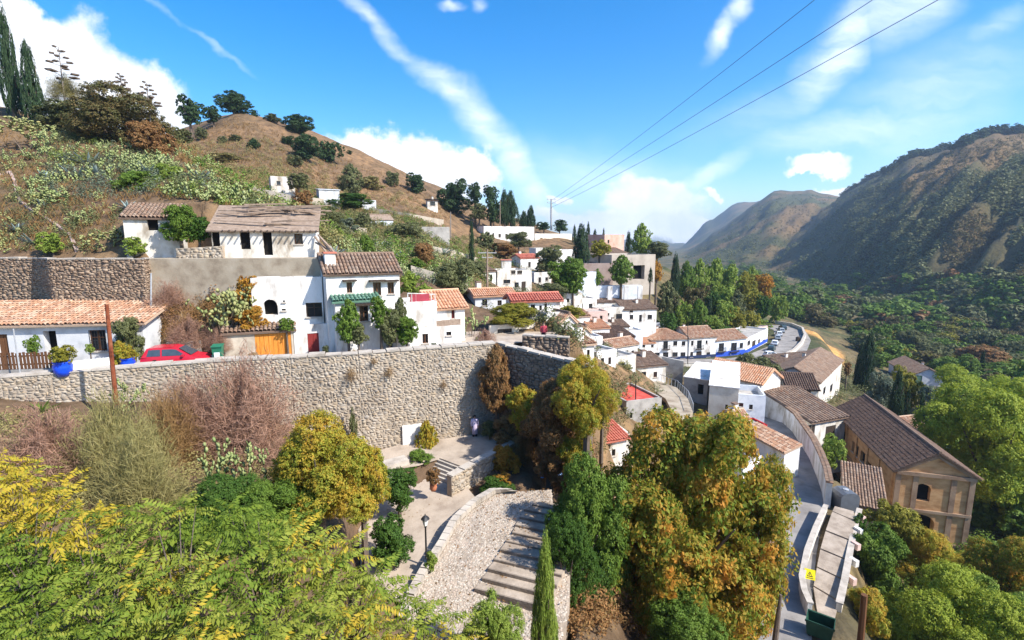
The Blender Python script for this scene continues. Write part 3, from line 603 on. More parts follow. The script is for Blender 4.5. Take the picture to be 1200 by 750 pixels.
def house(name, label, L, Rr, top, depth, roof=('flat', .3), ops=(), side=(), lside=(), wm='white', tm='tile', fm='brownwood', base=.6, cat_='house', group=None, seed=0, cw=.26, deep=.16, chim=None, band=None, parent_ops=None):
    """front wall from pixel (px,py,Y) at its left foot to (px,Y) at its right; eave at pixel row top above the left foot"""
    A = W(L[0], L[1], L[2]); z0 = A.z
    d2 = ray(Rr[0], 300); B = Vector((d2.x / d2.y * Rr[1], Rr[1], z0))
    # exact right foot: solve x on the column of the pixel at depth Y and height z0
    for _ in range(3):
        dep = B.y * cos(PITCH) - B.z * sin(PITCH); B.x = (Rr[0] - 600) / 600 * dep
    zt = W(L[0], top, A.y).z; H = zt - z0
    u = (B - A); u.z = 0; Ln = u.length; u.normalize(); n = Vector((u.y, -u.x, 0)); A2 = A - n * depth; B2 = B - n * depth
    root = empty(name, A, label, cat_, group)
    def conv(P0, ud, lst, nn):
        o = []
        for it in lst:
            if it[0] == 'm': o.append(tuple(it[1:])); continue
            pts = []
            for (x, y) in ((it[0], it[1]), (it[2], it[3])):
                dd = ray(x, y); t = P0.dot(nn) / dd.dot(nn); q = dd * t; pts.append(((q - P0).dot(ud), q.z - z0))
            (a, e), (c, b) = pts
            o.append((min(a, c), b, max(a, c), e, it[4], it[5] if len(it) > 5 else None, it[6] if len(it) > 6 else None))
        return o
    wall = MB(); arches = []
    faces = [(A, B, conv(A, u, ops, n)), (B, B2, conv(B, -n, side, u)), (B2, A2, []), (A2, A, conv(A2, n, lside, -u))]
    kind = roof[0]; ztop = zt + (roof[1] if kind == 'flat' else 0)
    for a, b, o in faces:
        P = facewall(wall, a, b, z0, ztop, o, deep)
        low = MB(); 
        for it in o:
            g = fit(root, P, it, it[6] if len(it) > 6 and it[6] else fm)
            if g: arches.append(g)
    for a, b in ((A, B), (B, B2), (B2, A2), (A2, A)): wall.face((a.x, a.y, z0 - base), (b.x, b.y, z0 - base), (b.x, b.y, z0), (a.x, a.y, z0))
    Z = Vector((0, 0, 1)); hgt = Vector((0, 0, ztop - z0))
    if kind in ('gable',):
        for s, (p, q_) in enumerate(((B, B2), (A2, A))):
            m_ = (p + q_) / 2 + hgt + Z * roof[1]; wall.face(tuple(p + hgt), tuple(q_ + hgt), tuple(m_))
    if kind == 'gableF':
        for p, q_ in ((A, B), (B2, A2)):
            m_ = (p + q_) / 2 + hgt + Z * roof[1]; wall.face(tuple(p + hgt), tuple(q_ + hgt), tuple(m_))
    if kind == 'mono':
        wall.face(tuple(B + hgt), tuple(B2 + hgt), tuple(B2 + hgt + Z * roof[1])); wall.face(tuple(A2 + hgt), tuple(A + hgt), tuple(A2 + hgt + Z * roof[1]))
        wall.face(tuple(B2 + hgt), tuple(A2 + hgt), tuple(A2 + hgt + Z * roof[1]), tuple(B2 + hgt + Z * roof[1]))
    if kind == 'flat':
        t = .22
        for a, b, ins in ((A, B, -n), (B, B2, -u), (B2, A2, n), (A2, A, u)):
            c, e = a + ins * t, b + ins * t
            wall.face(tuple(a + hgt), tuple(b + hgt), tuple(e + hgt), tuple(c + hgt))
            wall.face(tuple(e + hgt), tuple(c + hgt), tuple(c + hgt - Z * roof[1]), tuple(e + hgt - Z * roof[1]))
        fl = MB(); fl.face(*[tuple(p + hgt - Z * (roof[1] - .004)) for p in (A, B, B2, A2)]); fl.build('roof', MT[tm if len(roof) > 2 else 'grey'], root)
    wall.build('wall', MT[wm], root)
    for g in arches: g.build('arch_surround', MT[wm], root)
    if kind != 'flat':
        ov = roof[2]; rs = Vector((0, 0, roof[1]))
        T_ = [p + hgt for p in (A, B, B2, A2)]; a, b, c, e = T_; lift = Z * .05
        if kind == 'gable':
            m0, m1 = (a + e) / 2 + rs, (b + c) / 2 + rs; sl = (roof[1]) / (depth / 2)
            pl = [(a + n * ov - Z * sl * ov - u * ov, b + n * ov - Z * sl * ov + u * ov, m1 + u * ov, m0 - u * ov), (c - n * ov - Z * sl * ov + u * ov, e - n * ov - Z * sl * ov - u * ov, m0 - u * ov, m1 + u * ov)]
        elif kind == 'gableF':
            m0, m1 = (a + b) / 2 + rs, (c + e) / 2 + rs; sl = roof[1] / (Ln / 2)
            pl = [(e - u * ov - Z * sl * ov - n * ov, a - u * ov - Z * sl * ov + n * ov, m0 + n * ov, m1 - n * ov), (b + u * ov - Z * sl * ov + n * ov, c + u * ov - Z * sl * ov - n * ov, m1 - n * ov, m0 + n * ov)]
        elif kind == 'mono':
            sl = roof[1] / depth; pl = [(a + n * ov - Z * sl * ov - u * ov, b + n * ov - Z * sl * ov + u * ov, c + rs - n * .1 + u * ov, e + rs - n * .1 - u * ov)]
        elif kind == 'hip':
            k = min(depth, Ln) / 2; mm_ = ((a + e) / 2 + u * k + rs, (b + c) / 2 - u * k + rs); sl = roof[1] / k; o_ = Z * sl * ov
            a, b, c, e = a + n * ov - u * ov - o_, b + n * ov + u * ov - o_, c - n * ov + u * ov - o_, e - n * ov - u * ov - o_
            pl = [(a, b, mm_[1], mm_[0]), (c, e, mm_[0], mm_[1]), (b, c, mm_[1]), (e, a, mm_[0])]
        pl = [tuple(p + Z * .13 for p in x) for x in pl]
        roofpart(root, pl, tm, cw=cw, seed=seed, bare=tm in ('whiteflat', 'greywood', 'blue_and_shade'))
        if kind == 'gableF':
            rg = MB(); p0, p1 = (pl[0][3], pl[0][2]); rg.tube([p0 + Z * .1, p1 + Z * .1], .16, 6); rg.build('ridge_tiles', MT['oldtile'], root)  # lighter tiles put the sunlit ridge line into the colour
        if kind in ('gable', 'hip'):
            rg = MB(); p0, p1 = (pl[0][3], pl[0][2]); rg.tube([p0 + Z * .08, p1 + Z * .08], .12, 6); rg.build('ridge_tiles', MT[tm], root)
    for c_ in (chim or ()):
        px, py0, py1, w_, Yc = c_; p = W(px, py1, Yc); h_ = W(px, py0, Yc).z - p.z
        g = MB(); g.box((p.x, p.y, p.z + h_ / 2), (w_, w_, h_), atan2(u.y, u.x)); ch_ = g.build('chimney', MT[wm], root)
        g = MB(); g.box((p.x, p.y, p.z + h_ + .061), (w_ + .16, w_ + .16, .12), atan2(u.y, u.x)); g.build('chimney_cap', MT['redtile'], ch_)
    return root, A, B, u, n, z0, ztop
# ------------------------------------------------------------------ street, walls, plaza, ramp, roads
def pyof(z, Y):
    t = z / Y; return 375 - 600 * (t * cos(PITCH) + sin(PITCH)) / (cos(PITCH) - t * sin(PITCH))
def foot(px, z, Y): return (px, pyof(z, Y), Y)
def sheet(name, poly, z, m):
    b = MB(); b.slab([(x, y, z(x, y) if callable(z) else z) for x, y in poly], .08); return tag(b.build(name, MT[m]), kind='structure')
sheet('street', street_poly, STREET, 'plaza')
sheet('upper_terrace', terr, -1.5, 'concrete')
sheet('pavement', up_poly, -14.4, 'plaza')
sheet('paved_square', lo_poly, lambda x, y: float(lo_z(np.float64(x), np.float64(y))), 'plaza')
zb = [-10.0, -10.2, -10.6, -11.2, -12.2, -13.0, -14.3, -15.2, -15.2, -15.2]
stonewall('retaining_wall', 'long rubble stone retaining wall holding up the street of white houses', WL, [WTOP] * 10, zb, .7, 'stone', 'mortar', .23, .145, .1, 'coping', 3, prot=.04)
E = W(692, 430, z=-8.05)
stonewall('shaded_wall', 'dark shaded stone wall with a pale sloping coping behind the autumn shrubs', [WL[-1] + Vector((.03, -.02, 0)), E], [-7.62, -8.1], [-15, -15], .5, 'shadestone', 'shademortar', .34, .2, .12, 'coping', 5)
q = [W(612, 393, Y=41), W(667, 394, Y=40)]
stonewall('terrace_wall', 'short dark block of stone wall at the end of the street', [q[0] + Vector((0, 0, 0)), q[1]], [-7.8, -7.8], [-11.5, -11.5], .5, 'shadestone', 'shademortar', .36, .22, .1, 'coping', 7)
stonewall('hillside_wall', 'high old stone wall with a stepped corner above the tiled cottage', [W(-140,303,Y=38.4), W(39,303,Y=38.4), W(57,303,Y=36.6), W(168,303,Y=37.0), W(176, 303, Y=38.4)], [-1.45] * 5, [-5.2] * 5, .5, 'shadestone', 'shademortar', .26, .13, .08, 'coping', 9)
b = MB(); a_, c_ = W(169, 303, Y=38.0), W(379, 305, Y=38.9); d_ = Vector((c_.x - a_.x, c_.y - a_.y, 0)); nb_ = d_.normalized()
b.para((a_.x, a_.y, -6.5), d_, Vector((-nb_.y, nb_.x, 0)) * .4, (0, 0, 5.05)); cw_ = b.build('concrete_wall', MT['concrete'], None, (0, 0, 0))
tag(cw_, 'plain brown rendered wall below the two ruined houses', 'wall')
# white plaster patch on the retaining wall foot
b = MB(); p0, p1 = W(466, 521, z=-14.3), W(491, 517, z=-14.3); t_ = WL[-1] - WL[-3]; t_.z = 0; t_.normalize()
fx = lambda px: WL[7] + (WL[8] - WL[7]) * ((px - 420) / 80.) if px < 500 else WL[8] + (WL[9] - WL[8]) * ((px - 500) / 81.)
A_, B_ = fx(467), fx(491); dd = (B_ - A_); dd.z = 0; nn_ = Vector((dd.y, -dd.x, 0)).normalized()
b.para((A_.x + nn_.x * .02, A_.y + nn_.y * .02, -14.45), dd, nn_ * .16, (0, 0, 1.5)); tag(b.build('plaster_patch', MT['white']), 'whitewashed block against the foot of the big stone wall', 'wall')
b = MB(); pts = [W(446, 556, z=-14.9), W(474, 548, z=-14.9), W(480, 554, z=-14.9), W(452, 563, z=-14.9)]
b.slab([tuple(p) for p in pts], .9); tag(b.build('stone_bench', MT['coping']), 'low pale masonry bench in the square beside the steps', 'bench')
# steps between the two paved levels
st = empty('stone_steps', W(515, 560, z=-15.3), 'short flight of pale stone steps up to the higher pavement', 'steps')
tl, tr_, bl, br = W(514, 537, z=-14.4), W(546, 549.5, z=-14.4), W(499, 557, z=-15.3), W(531, 569, z=-15.3)
for k in range(5):
    f0 = k / 5; z_ = -14.4 - .17 * (k + .05)
    l0, r0, l1, r1 = tl.lerp(bl, f0), tr_.lerp(br, f0), tl.lerp(bl, f0 + .22), tr_.lerp(br, f0 + .22)
    g = MB(); g.slab([(p.x, p.y, z_) for p in (l1, r1, r0, l0)], .9); g.build('step', MT['coping'], st)
A_, B_ = W(529, 557, z=-14.0), W(604, 520, z=-14.0)
stonewall('low_wall', 'low stone wall edging the steps with orange creeper on top', [A_, B_, B_ + Vector((.9, 1.2, 0))], [-14.1, -13.9, -13.9], [-16.4] * 3, .4, 'stone', 'mortar', .26, .17, .08, 'coping', 11, prot=.05)
# cobbled ramp with long steps
ramp = empty('cobbled_ramp', (0, 24, -16)); tag(ramp, 'wide pale cobbled ramp with long shallow steps along one side', 'ramp')
nr = 60
def pl(pts, f):
    x = f * (len(pts) - 1); i = min(int(x), len(pts) - 2); return pts[i].lerp(pts[i + 1], x - i)
g = MB(); 
for i in range(nr):
    l0, l1, r0, r1 = pl(RAMP_L, i / nr), pl(RAMP_L, (i + 1) / nr), pl(RAMP_R, i / nr), pl(RAMP_R, (i + 1) / nr)
    for k in range(10):
        a, b2 = k / 10, (k + 1) / 10
        g.face(*[tuple(p) for p in (l1.lerp(r1, a), l1.lerp(r1, b2), l0.lerp(r0, b2), l0.lerp(r0, a))])
    for p, q2 in ((l0, l1), (r1, r0)): g.face((p.x, p.y, p.z), (p.x, p.y, p.z - 2), (q2.x, q2.y, q2.z - 2), (q2.x, q2.y, q2.z))
l0, r0 = RAMP_L[0], RAMP_R[0]; g.face(tuple(r0), (r0.x, r0.y, r0.z - 2), (l0.x, l0.y, l0.z - 2), tuple(l0))
g.build('ramp_surface', MT['cobble'], ramp)
# pebble relief on the ramp
rng = np.random.RandomState(4); rv = []
f_ = rng.uniform(0, .86, 9000); s_ = rng.uniform(.01, .99, 9000)
for f, s in zip(f_, s_):
    p = pl(RAMP_L, f).lerp(pl(RAMP_R, f), s); a = rng.uniform(0, 6.28); w_ = rng.uniform(.05, .11); h_ = rng.uniform(.012, .03)
    for k in range(4): rv.append((p.x + w_ * cos(a + k * pi / 2), p.y + w_ * sin(a + k * pi / 2) * .8, p.z - .01))
    for k in range(4): rv.append((p.x + .55 * w_ * cos(a + k * pi / 2), p.y + .44 * w_ * sin(a + k * pi / 2), p.z + h_))
pat = np.array([(4, 5, 6, 7), (0, 1, 5, 4), (1, 2, 6, 5), (2, 3, 7, 6), (3, 0, 4, 7)]); k_ = len(rv) // 8
CO = [(.30, .245, .19), (.40, .34, .275), (.47, .42, .35), (.25, .21, .17), (.43, .33, .26), (.52, .48, .41)]
MT['pebble'] = mat('ramp_pebbles', CO[:3], 2, .2, 12, .95, island=.8, isl_cols=CO)
Vp = loc(np.array(rv), ramp.location); Fp = (np.arange(k_)[:, None, None] * 8 + pat[None]).reshape(-1, 4)
tag(link('cobbles', npmesh('cobbles', Vp, Fp, MT['pebble']), ramp), kind='stuff')
# kerb stones along the ramp edge
for i in range(26):
    f0, f1 = i / 26 * .85, (i + .94) / 26 * .85; a, b2 = pl(RAMP_L, f0), pl(RAMP_L, f1); c = pl(RAMP_R, f1); inw = (c - b2).normalized() * .38
    g = MB(); g.slab([(a.x, a.y, a.z + .14), (a.x + inw.x, a.y + inw.y, a.z + .12), (b2.x + inw.x, b2.y + inw.y, b2.z + .12), (b2.x, b2.y, b2.z + .14)], .3); g.build('edge_stone', MT['coping'], ramp)
stp = [(624,593),(614,599),(609,608),(603.8,617),(600,626),(592.6,636),(586,646),(578.7,657.5),(571.6,668.5),(564.8,679.6),(555.9,691.7)]
def rampz(x, y):
    best = None
    for i in range(61):
        l, r_ = pl(RAMP_L, i / 60), pl(RAMP_R, i / 60); d = r_ - l; t = ((x - l.x) * d.x + (y - l.y) * d.y) / (d.x ** 2 + d.y ** 2); e = hypot(l.x + d.x * t - x, l.y + d.y * t - y)
        if best is None or e < best[0]: best = (e, l.z + d.z * t)
    return best[1]
lst = []
for px, py in stp:
    p = W(px, py, z=-15.5)
    for _ in range(4): p = W(px, py, z=rampz(p.x, p.y) + .06)
    lst.append(p)
dirr = (W(606, 698, z=-16.1) - W(579, 691, z=-16.1)); dirr.z = 0; dirr.normalize()
for i in range(len(lst)):
    a = lst[i]; up = lst[i - 1] if i else a + (a - lst[1]); ba = a + dirr * 3.4; z_ = a.z + .10
    back_ = up + dirr * 3.4
    g = MB(); g.slab([(p.x, p.y, z_) for p in (a, ba, back_, up)], .5); o = g.build('step', MT['cobble'], ramp)
    g = MB(); t2 = (up - a); t2.z = 0; t2.normalize()
    g.slab([(p.x, p.y, z_ + .012) for p in (a - t2 * .03, ba - t2 * .03, ba + t2 * .05, a + t2 * .05)], .2); g.build('shaded_step_edge', MT['shadestep'], o)  # dark strip: the riser's shade is put into its colour
# roads
def strip(name, C_, half, m, dz=0.):
    n_ = len(C_); fine = [pl(C_, i / (n_ * 8)) for i in range(n_ * 8 + 1)]; l, r_ = offs(fine, half), offs(fine, -half); b = MB()
    for i in range(len(fine) - 1): b.face(*[(p.x, p.y, p.z + dz) for p in (r_[i], r_[i + 1], l[i + 1], l[i])])
    return tag(b.build(name, MT[m]), kind='structure')
strip('road', ROADC, 1.95, 'asphalt'); strip('village_road', ROADF[:5], 3.2, 'asphalt', .004); strip('bend_road', ROADF[3:], 4.6, 'asphalt', .012)
def plainwall(name, label, pix, hgt, thick, m, capm=None, catg='wall', tiles_=False, seed=0):
    P = [W(px, py, z=z) for px, py, z in pix]; B_ = offs(P, -thick) if thick > 0 else offs(P, -thick); root = empty(name, P[0], label, catg); b = MB(); c = MB(); T_ = []
    for i in range(len(P) - 1):
        a, d, e, f = P[i], P[i + 1], B_[i + 1], B_[i]; h0 = hgt; dn = Vector((0, 0, 1.6)); up = Vector((0, 0, hgt))
        for x, y in ((d, a), (f, e)): b.face(tuple(x - dn), tuple(y - dn), tuple(y + up), tuple(x + up))
        if i == 0: b.face(tuple(a - dn), tuple(f - dn), tuple(f + up), tuple(a + up))
        if i == len(P) - 2: b.face(tuple(e - dn), tuple(d - dn), tuple(d + up), tuple(e + up))
        b.face(tuple(a + up), tuple(d + up), tuple(e + up), tuple(f + up))
        if capm:
            o_ = (a - f).normalized() * .06; z1 = up + Vector((0, 0, .10))
            pts = [tuple(a + o_ + z1), tuple(f - o_ + z1), tuple(e - o_ + z1), tuple(d + o_ + z1)]
            if tiles_: T_.append(tiles(Vector(pts[1]), Vector(pts[2]), Vector(pts[3]) + Vector((0, 0, .12)), Vector(pts[0]) + Vector((0, 0, .12)), .26, .5, seed + i))
            c.slab(pts if Vector(pts[1]).x > -1e9 else pts, .095)
    b.build('wall_body', MT[m], root)
    if capm:
        o = c.build('coping', MT[capm], root)
        if T_:
            V_, F_ = cat(T_); tag(link('coping_tiles', npmesh('coping_tiles', loc(V_, root.location), F_, MT['oldtile']), o), kind='stuff')
    return root
plainwall('road_wall', 'tall whitewashed wall with tile coping between the road and the church', [(902,477,-26.4),(912,487,-26.15),(933,505,-25.8),(943,520,-25.6),(954,537,-25.4),(963,557,-25.1),(970,577,-25),(973,594,-24.9)], 2.3, .5, 'oldwhite', 'oldtile', tiles_=True)
plainwall('road_parapet', 'pale low parapet beside the road with a yellow notice on it', [(969,603,-24.85),(957,630,-24.65),(947,658,-24.5),(941,690,-24.3),(944,706,-24.2),(951,722,-24.1)], .85, .28, 'oldwhite', 'coping')
plainwall('garden_parapet', 'pale broken parapet on the far side of the stepped path', [(1009,604,-24.9),(1003,628,-24.75),(998,655,-24.6),(992,690,-24.4),(986,718,-24.3)], .55, .32, 'cream', 'coping')
# white blocks on the garden parapet
for k, (px, py) in enumerate([(1008,604),(1004.5,619),(1001.5,636),(999,655),(996,676)]):
    p = W(px, py, z=-23.9); g = MB(); g.box((p.x + .12, p.y, p.z - .25), (.34, .6, .5), .3); 
    tag(g.build('masonry_block', MT['white' if k % 2 else 'pink']), ['pale pink masonry block nearest the dark tank', 'white masonry block second below the dark tank', 'pale pink masonry block midway along the garden parapet', 'white masonry block low on the garden parapet', 'lowest pale pink block on the garden parapet'][k], 'block', 'blocks along the garden parapet')
# stepped path
sp = empty('stepped_path', W(975, 650, z=-24.4), 'narrow stepped path of pinkish paving between two parapets', 'path')
lp = [W(px, py, z=-24.35) for px, py in [(978,597),(975,603),(967,626),(961,647),(957,668),(953,690),(958,722)]]; rp = [W(px, py, z=-24.35) for px, py in [(1000,603),(1002,615),(997,638),(992,660),(988,683),(983,708),(975,738)]]
for i in range(6):
    z_ = -24.02 - .035 * i; g = MB(); e_ = .05; g.slab([(p.x, p.y, z_) for p in (lp[i + 1].lerp(lp[i], e_), rp[i + 1].lerp(rp[i], e_), rp[i], lp[i])], 1.2); g.build('step', MT['cobble'], sp)
# square in front of church, field
# ------------------------------------------------------------------ houses
MT['pinkgrey'] = mat('pinkish_concrete', [(.33, .28, .23), (.42, .36, .30), (.47, .41, .34)], .5, .15, 5, .9)
MT['pinkbrick'] = mat('pink_brick', [(.48, .27, .20), (.58, .36, .28), (.62, .44, .36)], .6, .2, 6, .9)
MT['tilecream'] = MT['cream']
WD, DK, BR, BL, DR, CN = 'window', 'dark', 'barred', 'balcony', 'door', 'canopy'
H8 = house('cottage', 'long low whitewashed cottage with a terracotta tiled lean-to roof', foot(-70, -8.45, 31.9), (172, 33.6), 384, 4.1, ('mono', 1.0, .35),
      [(50, 388, 72, 437, DK, .5), (104, 387, 126, 411, BR), (-4, 392, 15, 437, 'door', .2, 'brownwood'), (141, 392, 152, 410, WD)], wm='greywhite', tm='tile', cw=.25, seed=1)
house('garage', 'beige garage with a pair of orange wooden doors', foot(264, -8.45, 34.6), (346, 36.3), 392.5, 1.9, ('mono', .42, .2), [(298, 392, 343, 423, DR, .12, 'orangewood')], wm='beige', tm='oldtile', seed=2)
house('cave_house', 'white house with a round arched opening under the brown wall', foot(299, -7.3, 36.6), (381, 37.9), 330, 1.4, ('flat', .25), [(308, 351, 326, 369, 'dark_arch', .5), (358, 355, 378, 371, WD), (331, 352, 334, 354, DK), (330, 362, 335, 364, DK)], wm='white', fm='darkwood', seed=3)
house('courtyard_wall', 'white courtyard front with a dark red double door', foot(346, -8.45, 36.25), (398, 37.6), 390, 1.3, ('flat', .5), [(360, 391, 375, 419, DR, .12, 'redwood')], wm='white', cat_='wall', seed=4)
house('white_house', 'two storey white house with tiled roof, chimney and three small upper windows', foot(387, -8.45, 36.7), (471, 39.2), 322.5, 4.6, ('gable', 1.25, .22), [(406, 331, 413, 343, CN), (437, 331, 447, 346, CN), (454, 331, 462, 344, CN), (456, 399, 464, 418, DK, .5)], wm='white', tm='oldtile', chim=[(387, 297, 319, .75, 38)], seed=5)
house('front_wing', 'low white wing with a green sheet roof and one brown window', foot(396, -8.45, 36.0), (446, 37.4), 355, 1.4, ('mono', .35, .22), [(421, 359, 432, 376, CN)], wm='white', tm='greenpaint', seed=6)
house('white_block', 'plain tall white block beside the white house', foot(470, -8.45, 38.8), (513, 40.1), 358, 3.2, ('flat', .2), [], wm='white', seed=7)
house('low_house', 'low white house with small dark windows along the street', foot(466, -8.45, 37.3), (541, 39.6), 391, 1.5, ('flat', .25), [(495, 391.5, 502, 402, WD), (523, 389, 529, 393, DK), (536, 402, 540, 406, DK), (460, 384, 463, 386, DK)], wm='white', seed=8)
house('tiled_house', 'small white house with a sunlit orange tiled roof and a narrow red window', foot(507, -8.45, 40.9), (545, 42.3), 362.5, 4, ('gable', 1.1, .3), [(529, 362, 533, 373, WD, None, 'redwood')], wm='white', tm='orangetile', chim=[(505, 352, 366, .5, 40.9)], seed=9)
# ruined houses on the terrace above
house('ruined_cottage', 'small ruined white cottage with a broken tiled roof and one square window', foot(149, -1.5, 40.8), (212, 42.2), 256, 3.4, ('mono', 1.2, .25), [(172, 257, 186, 270, DK, .3)], wm='oldwhite', tm='oldtile', seed=10)
RH = house('ruined_house', 'roofless ruined white house with two dark doorways and collapsed rafters', foot(250, -1.5, 41.0), (371, 43.2), 270, 4.6, ('mono', 2.1, .3), [(280, 267, 294, 292, DK, .4), (307, 270, 320, 299, DK, .4), (345, 274, 355, 286, BR), (246, 272, 259, 297, DK, .4)], wm='oldwhite', tm='greywood', seed=11, cw=.7)
# collapsed timbers over the ruined roof
rr = random.Random(5); root = RH[0]
for k in range(26):
    u_ = rr.uniform(.0, .72); v_ = rr.uniform(.0, .95); a = RH[1] + RH[3] * (12.3 * u_ * .7) - RH[4] * (4.2 * v_) + Vector((0, 0, RH[6] - RH[1].z + .3 + 2.1 * v_ * .92 + rr.uniform(0, .25)))
    d = RH[3] * min(rr.uniform(1.6, 4.2), (1 - u_) * 8.6 + .3) + RH[4] * rr.uniform(-.9, 1.1) + Vector((0, 0, rr.uniform(-.25, .2))); w_ = rr.uniform(.06, .24)
    g = MB(); g.para(a, d, Vector((-d.y, d.x, 0)).normalized() * w_, (0, 0, rr.uniform(.05, .12))); g.build('fallen_timber', MT['greywood'], root)
for k in range(16):
    f = .1 + .055 * k; a = RH[1] + RH[3] * (8.4 * f) - RH[4] * .3 + Vector((0, 0, RH[6] - RH[1].z + .05)); g = MB(); g.para(a, RH[3] * .09, RH[4] * 1.0 - Vector((0, 0, .22)), (0, 0, .1)); g.build('rafter', MT['darkwood'], root)
for k, (x0, y0, x1, y1) in enumerate([(372,276,396,302),(376,280,390,303),(369,285,402,303),(368,278,384,300)]):
    a, d = W(x0, y0, Y=42.4 + k * .2), W(x1, y1, Y=41.6); g = MB(); g.para(a, d - a, Vector((.1, .12, 0)), (0, 0, .1)); g.build('fallen_timber', MT['greywood'], root)
